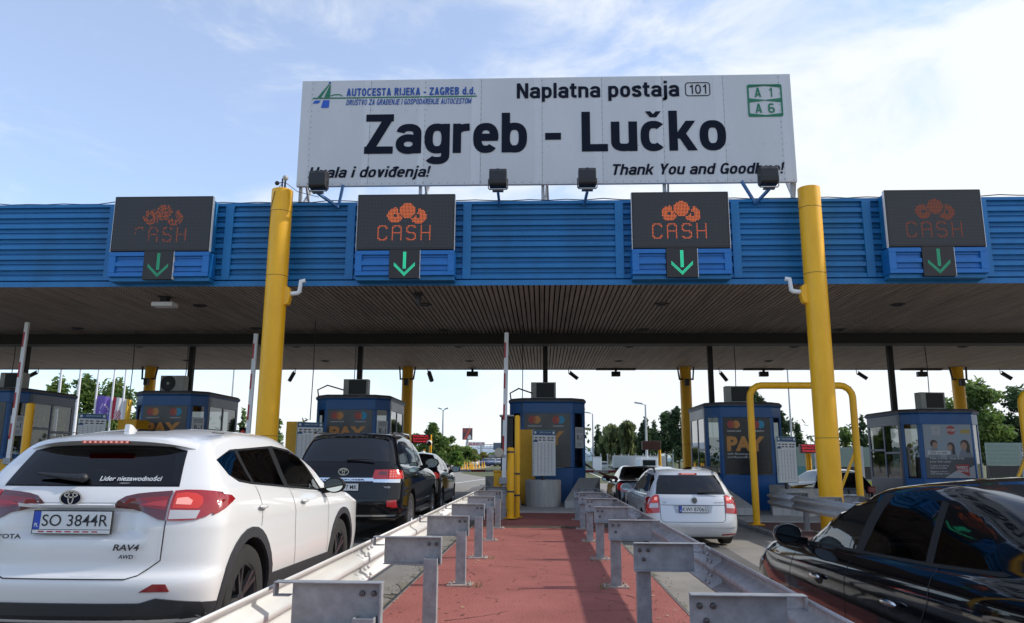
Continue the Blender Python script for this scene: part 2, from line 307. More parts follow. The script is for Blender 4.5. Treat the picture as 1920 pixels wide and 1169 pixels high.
# ------------------------------------------------------------------ ground
def ground_sheet():
    b = MB(); xs = [-900, -300, -60, -28, -8, 0, 8, 28, 60, 300, 900]; ys = [-60, 0, 30, 60, 120, 250, 600, 1800]
    v = [(x, y, ground(x) - 0.012) for y in ys for x in xs]; n = len(xs)
    b.add(v, [(j * n + i, j * n + i + 1, (j + 1) * n + i + 1, (j + 1) * n + i) for j in range(len(ys) - 1) for i in range(n - 1)])
    return b
GRASS = mat('dry_grass', (0.045, 0.065, 0.016), 0.95, col2=(0.11, 0.105, 0.04), scale=0.6, bump=0.6, bscale=9, detail=10)
ASPH = mat('asphalt', (0.185, 0.168, 0.146), 0.88, col2=(0.285, 0.262, 0.228), scale=1.3, bump=0.35, bscale=120, detail=12)
struct(ground_sheet().build('ground', GRASS))
def road():
    b = MB(); xs = [-46, -28, -8, 0, 8, 28, 40]; ys = [-40, -10, 0, 20, 45, 80, 150, 250, 420]
    v = []
    for y in ys:
        for x in xs:
            k = 0 if y < 45 else min(1, (y - 45) / 250)
            v.append((x * (1 - 0.35 * k) - 6 * k, y, ground(x) ))
    n = len(xs)
    b.add(v, [(j * n + i, j * n + i + 1, (j + 1) * n + i + 1, (j + 1) * n + i) for j in range(len(ys) - 1) for i in range(n - 1)])
    return b
struct(road().build('road', ASPH))
LINE = mat('road_marking', (0.62, 0.61, 0.58), 0.8, var=0.18, scale=2.5)
b = MB()
for x0, y0, x1, y1, wd in ((-5.1, 44, -2.2, 78, 0.22), (-3.3, 78, -5.2, 120, 0.2), (-9.5, 50, -11, 140, 0.2), (1.2, 46, 1.6, 110, 0.2), (5.0, 46, 6.5, 110, 0.2), (9.4, 46, 12, 110, 0.2)):
    b.quad((x0 - wd / 2, y0, ground(x0) + 0.006), (x0 + wd / 2, y0, ground(x0) + 0.006), (x1 + wd / 2, y1, ground(x1) + 0.006), (x1 - wd / 2, y1, ground(x1) + 0.006))
struct(b.build('road_markings', LINE))
# oil and tyre darkening down the middle of each lane (real stains)
STAIN = mat('oil_stain', (0.075, 0.07, 0.066), 0.8, col2=(0.14, 0.13, 0.117), scale=0.9, detail=10)
b = MB()
for cx in (-9.4, -3.15, 3.05, 9.4):
    for k in range(30):
        y = -4 + k * 1.6; wv = 0.32 + 0.08 * math.sin(k * 1.7)
        y2 = y + 1.6; w2 = 0.32 + 0.08 * math.sin((k + 1) * 1.7)
        b.quad((cx - wv, y, ground(cx - wv) + 0.005), (cx + wv, y, ground(cx + wv) + 0.005), (cx + w2, y2, ground(cx + w2) + 0.005), (cx - w2, y2, ground(cx - w2) + 0.005))
struct(b.build('road_oil_stain', STAIN))

# ------------------------------------------------------------------ toll islands
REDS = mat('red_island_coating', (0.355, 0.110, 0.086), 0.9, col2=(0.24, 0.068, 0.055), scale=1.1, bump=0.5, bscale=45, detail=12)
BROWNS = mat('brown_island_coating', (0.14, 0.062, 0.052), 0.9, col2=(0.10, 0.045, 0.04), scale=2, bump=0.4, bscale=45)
KST = mat('kerb_edge_steel', (0.30, 0.28, 0.26), 0.55, 0.4, var=0.3, scale=9)
DIRT = mat('joint_dirt', (0.055, 0.042, 0.03), 0.95, col2=(0.10, 0.08, 0.055), scale=9, bump=0.5)
IZ = 0.15
def island(cx, x0, x1, y0, y1, coat, kw=0.13):
    g = ground(cx); t = tag(thing('toll_island', None, None, (0, 0, 0)), None, None, None, 'structure')
    def zz(x): return ground(x) + IZ
    b = MB(); n = 12
    for k in range(n):
        xa = x0 + (x1 - x0) * k / n; xb = x0 + (x1 - x0) * (k + 1) / n
        b.quad((xa, y0, g + IZ), (xb, y0, g + IZ), (xb, y1, g + IZ), (xa, y1, g + IZ))
    b.build('island_top', coat, t)
    k = MB()
    for xa, xb in ((x0 - kw, x0 - 0.006), (x1 + 0.006, x1 + kw)):
        yy = y0
        while yy < y1 + 13.9: k.box(xa, xb, yy, min(yy + 0.99, y1 + 14), g - 0.2, g + IZ - 0.012); yy += 1.0
    k.box(x0 - kw, x1 + kw, y0 - 0.14, y0 - 0.006, g - 0.2, g + IZ - 0.012)
    k.build('kerb', CONC_D if kw > .1 else mat('stained_kerb', (0.09, 0.085, 0.08), 0.9, var=.3, scale=9), t, bevel=0.012 if kw > .1 else 0)
    e = MB()
    for xa in (x0 - 0.004, x1 - 0.004): e.box(xa, xa + 0.008, y0, y1, g, g + IZ + 0.006)
    e.build('kerb_edge', KST, t)
    s = MB(); s.box(x0 - 0.0, x1 + 0.0, y1 + 0.01, y1 + 14, g, g + IZ + 0.03); s.build('island_slab', CONC, t)
    return t, g
isl, g0 = island(0, -1.44, 1.30, -6, 20.4, REDS, 0.035)
b = MB(); pts = []
for k in range(41):
    x = -1.43 + 2.72 * k / 40; d = 0.16 + 0.05 * math.sin(k * 1.1) + random.uniform(-0.04, 0.04); pts.append((x, 16.1 - d, 16.1 + 0.2 + random.uniform(-0.06, 0.1)))
for p, q in zip(pts, pts[1:]): b.quad((p[0], p[1], g0 + IZ + 0.005), (q[0], q[1], g0 + IZ + 0.005), (q[0], q[2], g0 + IZ + 0.005), (p[0], p[2], g0 + IZ + 0.005))
b.build('joint_dirt', DIRT, isl)
cr = MB()                                                   # fine cracks and debris in the coating
rr = random.Random(3)
for _ in range(48):
    x, y = rr.uniform(-1.3, 1.2), rr.uniform(3.5, 16); a = rr.uniform(-0.35, 0.35) if rr.random() < .75 else rr.uniform(0, PI); pts = [(x, y)]
    for _k in range(rr.randint(2, 6)):
        a += rr.uniform(-0.6, 0.6); L_ = rr.uniform(0.05, 0.22); x += L_ * math.cos(a); y += L_ * math.sin(a); pts.append((max(-1.4, min(1.26, x)), y))
    for p, q in zip(pts, pts[1:]):
        wd = rr.uniform(0.003, 0.008); dx, dy = q[0] - p[0], q[1] - p[1]; l = math.hypot(dx, dy) or 1; nx, ny = -dy / l * wd, dx / l * wd; z = g0 + IZ + 0.004
        cr.quad((p[0] - nx, p[1] - ny, z), (p[0] + nx, p[1] + ny, z), (q[0] + nx * .4, q[1] + ny * .4, z), (q[0] - nx * .4, q[1] - ny * .4, z))
for _ in range(420):
    x, y = rr.uniform(-1.4, 1.25), rr.uniform(3.5, 18); r = rr.uniform(0.004, 0.017); z = g0 + IZ + 0.006; a = rr.uniform(0, 3)
    cr.add([(x + r * math.cos(a + k * 1.57) * rr.uniform(.5, 1.4), y + r * math.sin(a + k * 1.57) * rr.uniform(.5, 1.6), z + rr.uniform(0, 0.006)) for k in range(4)], [(0, 1, 2, 3)])
cr.build('island_cracks', mat('crack_dirt', (0.05, 0.028, 0.022), 0.95), isl)
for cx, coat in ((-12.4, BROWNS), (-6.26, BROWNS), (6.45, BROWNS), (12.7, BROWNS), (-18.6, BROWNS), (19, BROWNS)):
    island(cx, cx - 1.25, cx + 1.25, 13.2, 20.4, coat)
# dirt and gravel gathered in the gutters beside the central island
GUT = mat('gutter_grit', (0.10, 0.09, 0.07), 0.95, col2=(0.26, 0.23, 0.17), scale=14, bump=0.5, bscale=80)
b = MB(); rr = random.Random(5)
for x0, x1 in ((-1.49, -1.485), (1.345, 1.345)):
    px = None
    for k in range(90):
        y = 2 + k * 0.2; wv = abs(rr.gauss(0.10, 0.05)) + 0.03; s = -1 if x0 < 0 else 1
        cur = (x0, x0 + s * wv, y)
        if px: b.quad((px[0], px[2], ground(px[0]) + 0.006), (px[1], px[2], ground(px[1]) + 0.006), (cur[1], y, ground(cur[1]) + 0.006), (cur[0], y, ground(cur[0]) + 0.006))
        px = cur
for _ in range(420):
    s = -1 if rr.random() < .5 else 1; x = (-1.62 if s < 0 else 1.48) + s * abs(rr.gauss(0, 0.09)); y = rr.uniform(2.5, 16); r = rr.uniform(0.006, 0.02); a = rr.uniform(0, 6)
    b.add([(x + r * math.cos(a), y + r * math.sin(a), ground(x) + 0.008), (x + r * math.cos(a + 2), y + r * math.sin(a + 2), ground(x) + 0.012), (x + r * math.cos(a + 4), y + r * math.sin(a + 4), ground(x) + 0.02)], [(0, 1, 2)])
tag(b.build('gravel', GUT), 'grit and dry leaves gathered in the gutters along the red island', 'gravel', None, 'stuff')
LITTER = [mat('leaf_litter_brown', (.16, .09, .04), .8, var=.3), mat('leaf_litter_straw', (.34, .27, .14), .8, var=.3)]
b = MB(); rr = random.Random(31)
for _ in range(260):
    x = rr.choice((1.22, -1.36, .8, -.85, 1.1)) - abs(rr.gauss(0, .14)) * rr.choice((1, 1, -1)); x = max(-1.42, min(1.27, x)); y = rr.uniform(3.2, 16.5); z = g0 + IZ + .007; a = rr.uniform(0, 6.28); l = rr.uniform(.010, .028)
    dx, dy = math.cos(a) * l, math.sin(a) * l; b.add([(x - dx, y - dy, z), (x + dy * .5, y - dx * .5, z + rr.uniform(0, .012)), (x + dx, y + dy, z + rr.uniform(0, .01)), (x - dy * .5, y + dx * .5, z + .002)], [(0, 1, 2, 3)], rr.randint(0, 1))
tag(b.build('leaf_litter', LITTER), 'small dry leaves scattered over the red island', 'leaf litter', None, 'stuff')
WEED = mat('weed', (0.10, 0.13, 0.03), 0.8, col2=(0.24, 0.21, 0.09), scale=6)
b = MB(); rr = random.Random(9)
for cx, cy, n in ((-0.72, 8.62, 22), (0.66, 8.6, 16), (-0.7, 11.0, 12), (0.7, 10.9, 14), (-0.1, 9.3, 5), (-1.52, 6.6, 26), (-1.53, 7.4, 22), (-1.54, 8.1, 14), (0.72, 13.2, 10), (-0.7, 13.3, 8), (-1.0, 16.0, 16), (0.4, 16.1, 12), (0.9, 16.1, 14), (-0.66, 6.2, 10), (1.46, 7.2, 12)):
    for _ in range(n):
        x = cx + rr.gauss(0, 0.05); y = cy + rr.gauss(0, 0.07); h = rr.uniform(0.02, 0.10); a = rr.uniform(0, 6.28); l = rr.uniform(0.01, 0.06)
        z = IZ + g0 if abs(x) < 1.4 else ground(x); dx, dy = math.cos(a), math.sin(a)
        b.add([(x - dy * .004, y + dx * .004, z), (x + dy * .004, y - dx * .004, z), (x + dx * l, y + dy * l, z + h)], [(0, 1, 2)])
tag(b.build('weeds', WEED), 'small weeds sprouting at the post feet and kerb joints', 'weeds', None, 'stuff')

# ------------------------------------------------------------------ guardrails
def beam_profile(s):                                   # W-beam, bulges towards s
    return [(0, 0.0), (0, 0.018), (0.078 * s, 0.06), (0.08 * s, 0.095), (0.008 * s, 0.138), (0.008 * s, 0.172), (0.08 * s, 0.215), (0.078 * s, 0.25), (0, 0.292), (0, 0.31)]
def guardrail(label, s, xb, ys, y0, y1, z0, rail_mat, group, foot_z):
    t = thing('guardrail', label, 'guardrail', (xb, y0, foot_z), 0, group)
    zb = z0 - foot_z
    b = MB(); pf = beam_profile(s); L_ = y1 - y0; seg = [0]
    while seg[-1] < L_: seg.append(min(L_, seg[-1] + 4.6))
    for a, c in zip(seg, seg[1:]):
        n = len(pf); o = 0.004 * s * (seg.index(a) % 2)
        b.add([(p[0] + o, a, p[1] + zb) for p in pf] + [(p[0] + o, c + (0.22 if c < L_ else 0), p[1] + zb) for p in pf], [(i, i + 1, n + i + 1, n + i) for i in range(n - 1)])
        if c < L_:
            for zz in (0.05, 0.105, 0.205, 0.26):
                for yy in (0.04, 0.16): b.sphere((0.02 * -s if zz in (0.05, 0.26) else 0.0, c + yy, zb + zz), 0.013, 6)
    b.build('beam', rail_mat, t, solid=0.005, smooth=35)
    for y in ys:
        yy = y - y0
        p = MB(); px = -s * 0.50                                        # post stands on the island, inward of the beam
        p.box(px - 0.055, px + 0.055, yy + 0.0, yy + 0.012, 0.0, zb + 0.17); p.box(px - 0.055, px - 0.045, yy + 0.012, yy + 0.09, 0.0, zb + 0.17); p.box(px + 0.045, px + 0.055, yy + 0.012, yy + 0.09, 0.0, zb + 0.17)
        po = p.build('post', GALV_D, t, bevel=0.003)
        f = MB(); f.box(px - 0.14, px + 0.13, yy - 0.09, yy + 0.17, 0.0, 0.014)
        for dx in (-0.1, 0.09):
            for dy in (-0.055, 0.13): f.lathe([(0.001, 0.035), (0.012, 0.035), (0.012, 0.014)], (px + dx, yy + dy, 0), 'z', 6)
        f.build('base_plate', mat('rusty_base_plate', (0.45, 0.38, 0.35), 0.7, 0.1, col2=(0.30, 0.20, 0.15), scale=12), po)
        q = MB(); xa, xc = sorted((-s * 0.02, -s * 0.58)); top = zb + 0.335; bot = zb + 0.125
        xm0, xm1 = (xa + 0.085, xc) if s < 0 else (xa, xc - 0.085)
        wy = yy - 0.014 if s > 0 else yy + 0.10
        q.box(xm0, xm1, wy, wy + 0.006, bot, top - 0.008)                          # web
        q.box(xa, xc, wy - 0.052 if s > 0 else wy - 0.05, wy + 0.02, top - 0.008, top)                      # top flange
        q.box(xm0, xm1, wy - 0.05, wy + 0.004, bot - 0.007, bot)                   # bottom flange
        q.box(xa if s < 0 else xc - 0.012, xa + 0.012 if s < 0 else xc, wy - 0.05, wy + 0.01, top - 0.065, top - 0.008)   # hook on the beam
        q.box(xa if s < 0 else xc - 0.085, xa + 0.085 if s < 0 else xc, wy - 0.05, wy + 0.004, top - 0.072, top - 0.065)
        if s < 0: q.box(xc - 0.012, xc, wy - 0.05, wy + 0.004, bot, top - 0.008)
        br = q.build('bracket', GALV_D, t, bevel=0.003)
        bx = px
        spots = ((bx - 0.03, top - 0.06), (bx + 0.035, top - 0.06), (bx, top - 0.13)) if s > 0 else ((bx - 0.03, top - 0.06), (bx + 0.03, top - 0.06))
        for hx, hz in spots: h = MB(); h.lathe([(0.001, -0.016), (0.014, -0.014), (0.016, 0)], (hx, wy, hz), 'y', 8); h.build('bolt', BOLT, br)
    return t
RAIL_SUN = mat('sunlit_galvanised', (0.66, 0.655, 0.63), 0.55, 0.12, var=0.10, scale=5, bump=0.04, bscale=30, stretch=(1, 0.25, 1))  # paler copy of the galvanised tone, sun on the left rail put into colour
posts = [1.65 + 2.35 * k for k in range(8)]
guardrail('bright white-faced guardrail on grey posts along the left edge of the red island', -1, -1.40, posts, -3, 19.6, 0.545, RAIL_SUN, 'guardrails beside the red island', 0.15)
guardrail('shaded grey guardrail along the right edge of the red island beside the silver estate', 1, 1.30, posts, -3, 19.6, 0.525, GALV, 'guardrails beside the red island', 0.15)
# ------------------------------------------------------------------ toll canopy
CZ, CT, FY = 5.60, 7.72, 17.80
CEIL = mat('ceiling_slat', (0.35, 0.285, 0.23), 0.6, var=0.42, scale=1.1, stretch=(6, 0.35, 1), detail=9)
CEILG = mat('ceiling_gap', (0.012, 0.011, 0.010), 0.9, var=0.2)
BEAMM = mat('canopy_beam_black', (0.016, 0.014, 0.013), 0.6, var=0.3, scale=3)
canopy = thing('toll_canopy', 'wide toll plaza roof with ribbed blue fascia and dark slatted underside', 'canopy', (0, 0, 0))
X0, X1 = -30, 30
b = MB(); pr = [(FY - 0.02, CZ), (FY - 0.02, CZ + 0.13), (FY + 0.09, CZ + 0.135), (FY + 0.09, CZ + 0.165)]
z = CZ + 0.17; pitch = 0.268
while z < CT - 0.16:
    pr += [(FY, z), (FY, z + 0.098), (FY + 0.085, z + 0.130), (FY + 0.085, z + 0.165), (FY + 0.045, z + 0.166), (FY + 0.045, z + 0.186), (FY + 0.085, z + 0.200), (FY + 0.085, z + pitch - 0.002)]; z += pitch
pr += [(FY - 0.005, z), (FY - 0.005, CT), (FY + 0.2, CT)]
xs = [X0 + 1.5 * k for k in range(41)]
n = len(pr)
for xa, xb in zip(xs, xs[1:]):
    b.add([(xa, p[0], p[1]) for p in pr] + [(xb, p[0], p[1]) for p in pr], [(i, n + i, n + i + 1, i + 1) for i in range(n - 1)])
b.build('fascia', BLUE, canopy, weld=True)
DISP = [(-10.40, -7.98), (-4.42, -2.08), (2.13, 4.40), (8.03, 10.23)]
for x0, x1 in DISP:
    for xa in (x0 - 0.36, x1 + 0.16): b = MB(); b.box(xa, xa + 0.20, FY - 0.03, FY + 0.05, CZ + 0.16, CT - 0.08); b.build('fascia_trim', BLUE, canopy, bevel=0.006)
b = MB(); b.box(X0, X1, FY + 0.12, 35.0, CZ + 0.12, CT - 0.02); b.build('roof_box', DKGREY, canopy)
b = MB()
for ya, yb in ((FY + 0.0, 24.88), (25.52, 34.99)):
    x = X0; p = 0.128
    while x < X1:
        b.box(x, x + 0.092, ya, yb, CZ, CZ + 0.02, 0)
        b.quad((x + 0.092, ya, CZ + 0.05), (x + 0.092, yb, CZ + 0.05), (x + p, yb, CZ + 0.05), (x + p, ya, CZ + 0.05), 1)
        x += p
b.build('ceiling', [CEIL, CEILG], canopy)
b = MB(); b.box(X0, X1, 24.9, 25.5, CZ - 0.34, CZ + 0.1); b.build('beam', BEAMM, canopy)
b = MB(); b.box(X0, X1, 34.985, 35.06, CZ - 0.03, CT); b.build('rear_fascia', BLUE, canopy)
b = MB(); rr = random.Random(2); x = X0; pts = []
while x < X1: pts.append((x, FY + 0.02, CT + 0.012 + max(0, rr.gauss(0.015, 0.02)))); x += 0.45
b.tube(pts, 0.012, 6); b.build('roof_cable', BLACK, canopy)

# recessed downlights
DL = [(-9.35, 20.08), (-3.15, 20.03), (3.18, 20.05), (9.44, 20.22), (-15.0, 23.72), (-9.18, 23.79), (-3.16, 24.16), (3.22, 24.12), (9.39, 24.18), (-15.12, 27.74), (-9.16, 27.78), (-3.08, 27.81), (3.2, 27.85), (9.19, 27.89), (-15.18, 31.8), (-9.25, 31.99), (-3.08, 31.99), (3.21, 32.0), (9.42, 32.01), (15.2, 27.9), (15.0, 20.2)]
for i, (x, y) in enumerate(DL):
    t = thing('ceiling_downlight', 'round unlit ceiling downlight set in the dark canopy slats', 'downlight', (x, y, CZ - 0.002), 0, 'round downlights in the canopy ceiling') if i == 0 else None
    if i == 0:
        q = MB(); q.lathe([(0.125, 0.0), (0.19, 0.0), (0.19, -0.02), (0.17, -0.03), (0.13, -0.03), (0.125, 0.0)], n=24); q.build('trim_ring', GREY if 0 else DKGREY, t, smooth=30)
        q = MB(); q.lathe([(0.001, -0.006), (0.127, -0.006)], n=24); q.build('lens', mat('dusty_lens', (0.03, 0.03, 0.03), 0.2), t); dl0 = t
    else: dup(dl0, (x, y, CZ - 0.002), 0, 'round unlit ceiling downlight set in the dark canopy slats')

# ------------------------------------------------------------------ columns
def column(x, y, top, label, side, foot, name='yellow_column', front=True, grp=None):
    g = foot; t = thing(name, label, 'column', (x, y, g), 0, grp); r = 0.25; h = top - g
    b = MB(); b.lathe([(r, 0.0), (r, h - 0.01), (r - 0.012, h), (0.001, h)], n=48); b.build('shaft', YEL, t, smooth=40)
    b = MB()
    for z in ((2.0, 5.72, 7.30) if front else (2.2,)):
        if z - g < h: b.lathe([(r + 0.001, z - g - 0.007), (r + 0.004, z - g - 0.006), (r + 0.004, z - g + 0.006), (r + 0.001, z - g + 0.007)], n=48)
    b.build('seam_band', mat('column_seam', (0.25, 0.14, 0.02), 0.6), t)
    b = MB(); b.lathe([(r + 0.12, 0), (r + 0.12, 0.03), (r + 0.002, 0.03)], n=32); b.build('base_flange', DKGREY, t)
    if front:
        b = MB(); sx = side; z0 = 5.32 - g
        b.prism([(sx * 0.2, z0 - 0.32), (sx * 0.2, z0 + 0.18), (sx * 0.34, z0 + 0.12), (sx * 0.37, z0 - 0.1), (sx * 0.33, z0 - 0.28)], 'y', -0.1, 0.1)
        b.build('pipe_cover', YEL, t, bevel=0.03)
        b = MB(); b.tube([(sx * 0.3, 0.0, z0 - 0.02), (sx * 0.52, 0, z0), (sx * 0.56, 0, z0 + 0.04), (sx * 0.58, 0.0, z0 + 0.28), (sx * 0.68, 0.02, CZ - g + 0.02)], 0.055, 12); b.build('drainpipe', WHITE, t, smooth=40)
    else:
        b = MB(); z0 = CZ - g
        for sx in (-1, 1): b.bar((sx * 0.36, -0.1, z0 + 0.02), (sx * 0.30, -0.16, z0 - 0.55), 0.06, 0.06)
        b.bar((-0.33, -0.17, z0 - 0.55), (0.33, -0.17, z0 - 0.55), 0.07, 0.07); b.box(-0.09, 0.09, -0.42, -0.2, z0 - 0.85, z0 - 0.55)
        b.build('antenna_bracket', DKGREY, t)
    return t
lc = column(-6.26, 17.3, 7.86, 'front yellow column left of the big station sign, with instruments on its top', 1, ground(-6.26) + IZ + 0.004)
b = MB(); b.tube([(-0.02, 0, 7.5), (-0.02, 0, 7.72)], 0.02, 8); b.tube([(0.05, 0, 7.5), (0.05, 0, 7.66)], 0.025, 8); b.sphere((0.05, 0, 7.74), 0.07, 8, 1); b.sphere((-0.14, -0.02, 7.6), 0.055, 8, 0); b.tube([(-0.02, 0, 7.62), (-0.14, -0.02, 7.6)], 0.012, 6)
b.build('weather_sensor', [BLACK, GREY], lc, loc=(0, 0, 0.1), smooth=40)
b = MB(); b.tube([(0.05, -0.1, 7.6), (-0.1, -0.24, 7.3), (-0.2, -0.18, 6.9), (-0.235, -0.1, 6.2)], 0.008, 6); b.tube([(0.05, -0.05, 7.62), (0.4, -0.1, 7.35), (0.8, 0.3, 7.35)], 0.008, 6); b.build('cable', BLACK, lc, loc=(0, 0, 0.1))
column(6.27, 17.3, 7.80, 'front yellow column right of the big station sign, bare flat top', -1, ground(6.27) + IZ + 0.004)
for x, lb in ((-18.0, 'rear yellow column beyond the left booths, behind the flags'), (-6.1, 'rear yellow column standing behind the booth ahead of the black off-roader'), (6.4, 'rear yellow column between the centre booth and the booth behind the pipe gate'), (18.3, 'rear yellow column rising behind the booth with the family poster')):
    column(x, 34.3, 5.75, lb, 1, ground(x) + IZ + 0.033, front=False)

# ------------------------------------------------------------------ lane displays
LEDP = mat('led_panel_black', (0.030, 0.025, 0.024), 0.55, var=0.1, scale=40)
LEDU = mat('led_unlit_dot', (0.055, 0.055, 0.058), 0.4)
FONT = {'C': ['.#####.', '##...##', '#.....#', '#......', '#......', '#......', '#......', '#......', '#.....#', '##...##', '.#####.'], 'A': ['.#####.', '##...##', '#.....#', '#.....#', '#.....#', '#######', '#.....#', '#.....#', '#.....#', '#.....#', '#.....#'], 'S': ['.#####.', '##...##', '#......', '#......', '##.....', '.#####.', '.....##', '......#', '......#', '##...##', '.#####.'], 'H': ['#.....#', '#.....#', '#.....#', '#.....#', '#.....#', '#######', '#.....#', '#.....#', '#.....#', '#.....#', '#.....#']}
def led_mat(name, col, e):
    return mat(name, (col[0] * .3, col[1] * .3, col[2] * .3), 0.5, emit=col, es=e)
def lane_display(k, x0, x1, label, e, dim_c):
    cx = (x0 + x1) / 2; yf = 17.36; W = x1 - x0; zb, zt = 6.385, 7.76
    t = thing('lane_display', label, 'lane display', (cx, yf, 5.66), 0, 'lane displays along the blue fascia'); h = W / 2; Z = lambda z: z - 5.66
    b = MB(); b.box(-h, h, 0.0, 0.09, Z(zb), Z(zt), 0); b.box(-h + 0.05, h - 0.05, 0.092, 0.46, Z(zb) + 0.05, Z(zt) - 0.04, 1)
    for sx in (-1, 1): b.box(min(sx * h, sx * (h + 0.012)), max(sx * h, sx * (h + 0.012)), 0.004, 0.094, Z(zb) - 0.02, Z(zt) - 0.01, 2)
    b.build('housing', [LEDP, BLUE, WHITE], t, bevel=0.004)
    p = 0.0345; nx, nz = int(W / p) - 2, int((zt - zb) / p) - 2; ox = -nx * p / 2; oz = Z(zb) + ((zt - zb) - nz * p) / 2
    lit = {}
    for ci, (ux, uz) in enumerate(((0.385, 0.625), (0.515, 0.715), (0.635, 0.605))):
        r = 0.082 * W / p
        for i in range(nx):
            for j in range(nz):
                dx, dz = i + .5 - ux * nx, j + .5 - uz * nz
                if dx * dx + dz * dz < r * r and not (ci != 1 and abs(dx) < 1.2 and abs(dz) < 1.2):
                    if ci == 0 and (i - 0.515 * nx) ** 2 + (j - 0.715 * nz) ** 2 < (r + 1.3) ** 2: continue
                    if ci == 2 and (i - 0.515 * nx) ** 2 + (j - 0.715 * nz) ** 2 < (r + 1.3) ** 2: continue
                    lit[(i, j)] = 1
    cw = 10; st = nx * 0.5 - cw * 2 + 1; rowz = int(nz * 0.15)
    for li, ch in enumerate('CASH'):
        for r_, row in enumerate(FONT[ch]):
            for c_, px in enumerate(row):
                if px == '#' and not (dim_c and li == 0 and (r_ > 5 or c_ > 5)): lit[(int(st + li * cw + c_), rowz + 10 - r_)] = 2
    b = MB(); d = 0.0115
    for i in range(nx):
        for j in range(nz):
            x = ox + (i + .5) * p; z = oz + (j + .5) * p; m = lit.get((i, j), 0)
            if m and dim_c and random.random() < 0.25: m = 0
            b.quad((x - d, -0.003, z - d), (x + d, -0.003, z - d), (x + d, -0.003, z + d), (x - d, -0.003, z + d), m)
    b.build('led_matrix', [LEDU, led_mat('led_orange_%d' % k, (1.0, 0.20, 0.045), e), led_mat('led_amber_%d' % k, (1.0, 0.19, 0.06), e * 0.8)], t)
    b = MB()
    for sx in (-1, 1):
        xa, xb = sorted((sx * 0.37, sx * (h + 0.015))); za, zc = Z(5.76), Z(6.365)
        b.box(xa, xb, 0.07, 0.40, za, zc, 0)
        b.box(xa, xb, 0.012, 0.068, zc - 0.10, zc, 0); b.box(xa, xb, 0.012, 0.068, za, za + 0.09, 0)
        xo = (xb - 0.16, xb) if sx > 0 else (xa, xa + 0.16); xi = (xa, xb - 0.162) if sx > 0 else (xa + 0.162, xb)
        b.box(xo[0], xo[1], 0.012, 0.068, za + 0.092, zc - 0.102, 0)
        b.box(xi[0], xi[1], 0.014, 0.068, za + 0.25, za + 0.35, 0)
        for zz in (za + 0.13, zc - 0.16): b.box(xi[0], xi[1], 0.04, 0.068, zz, zz + 0.02, 0)
    b.box(-h - 0.0, h, 0.10, 0.42, Z(5.66), Z(5.755), 1)
    b.build('louvre_box', [BLUE_L, BLUE], t, bevel=0.004)
    b = MB(); b.box(-0.36, 0.36, 0.002, 0.40, Z(5.685), Z(6.38), 0); b.box(0.362, 0.372, 0.004, 0.2, Z(5.685), Z(6.37), 1); b.build('arrow_panel', [LEDP, WHITE], t)
    b = MB(); dd = 0.026; c = Z(5.70)
    def dot(x, z): b.quad((x - .009, -0.002, z - .009), (x + .009, -0.002, z - .009), (x + .009, -0.002, z + .009), (x - .009, -0.002, z + .009))
    for i in range(24):
        if i > 6:
            for a in (-1, 0, 1): dot(a * dd, c + 0.06 + i * dd * 0.93)
    for i in range(11):
        for s in (-1, 1):
            for a in range(3): dot(s * i * dd * 0.92, c + 0.05 + i * dd * 0.92 + a * dd * 1.15)
    b.build('green_arrow', GREEN_LED if k in (1, 2) else mat('green_led_dim', (0, 0.1, 0.05), 0.5, emit=(0.03, 0.5, 0.28), es=0.3 if k == 0 else 0.12), t)
    return t
for k, lb in enumerate(('leftmost lane display, its C half dark above a green arrow', 'bright lane display showing coins and CASH, left under the station sign', 'bright lane display showing coins and CASH, right under the station sign', 'rightmost lane display, its coins and CASH barely lit')):
    lane_display(k, *DISP[k], lb, (0.09, 0.36, 0.36, 0.03)[k], k == 0)

# ------------------------------------------------------------------ station sign
SY = 17.72
sign = thing('station_sign', 'huge white station sign on the canopy roof reading Zagreb - Lučko', 'sign', (0, 0, 0))
PAN = mat('sign_panel', (0.57, 0.58, 0.59), 0.45, var=0.06, scale=0.7, stretch=(1, 1, 0.3), detail=8)
PANL = mat('sign_panel_strip', (0.60, 0.61, 0.625), 0.42, var=0.05, scale=1.2, stretch=(1, 1, 0.3))
b = MB(); b.box(-6.08, 6.17, SY, SY + 0.10, 8.12, 10.945); b.build('panel', PAN, sign, bevel=0.006)
b = MB()
for xa, xb in ((-6.07, -5.84), (-4.47, -4.31), (-3.08, -2.93), (-1.75, -1.52), (-0.18, 0.01), (1.29, 1.50), (2.83, 3.0), (4.27, 4.5), (5.89, 6.06)): b.box(xa, xb, SY - 0.004, SY - 0.0005, 8.13, 10.935)
b.build('panel_strip', PANL, sign)
b = MB()
for x in (-5.80, -4.30, -2.92, -1.51, 0.015, 1.505, 3.005, 4.505, 5.87):
    for k in range(19): b.sphere((x, SY - 0.004, 8.2 + k * 0.148), 0.011, 4)
for z in (8.17, 10.2 if 0 else 8.17):
    for k in range(60): b.sphere((-6 + k * 0.205, SY - 0.004, z), 0.010, 4)
for k in range(44): b.sphere((-5.9 + k * 0.276, SY - 0.004, 10.11 if k < 12 else 9.1), 0.008, 4)
b.build('rivet', mat('rivet_grey', (0.22, 0.22, 0.23), 0.5, 0.5), sign)
for x in (-4.31, -1.517, 0.008, 1.497, 2.998, 4.497): b = MB(); b.box(x, x + 0.006, SY - 0.0052, SY - 0.0042, 8.13, 10.935); b.build('panel_seam', mat('seam_grey', (0.28, 0.29, 0.30), 0.6), sign)
L = MB(); ty = SY - 0.012
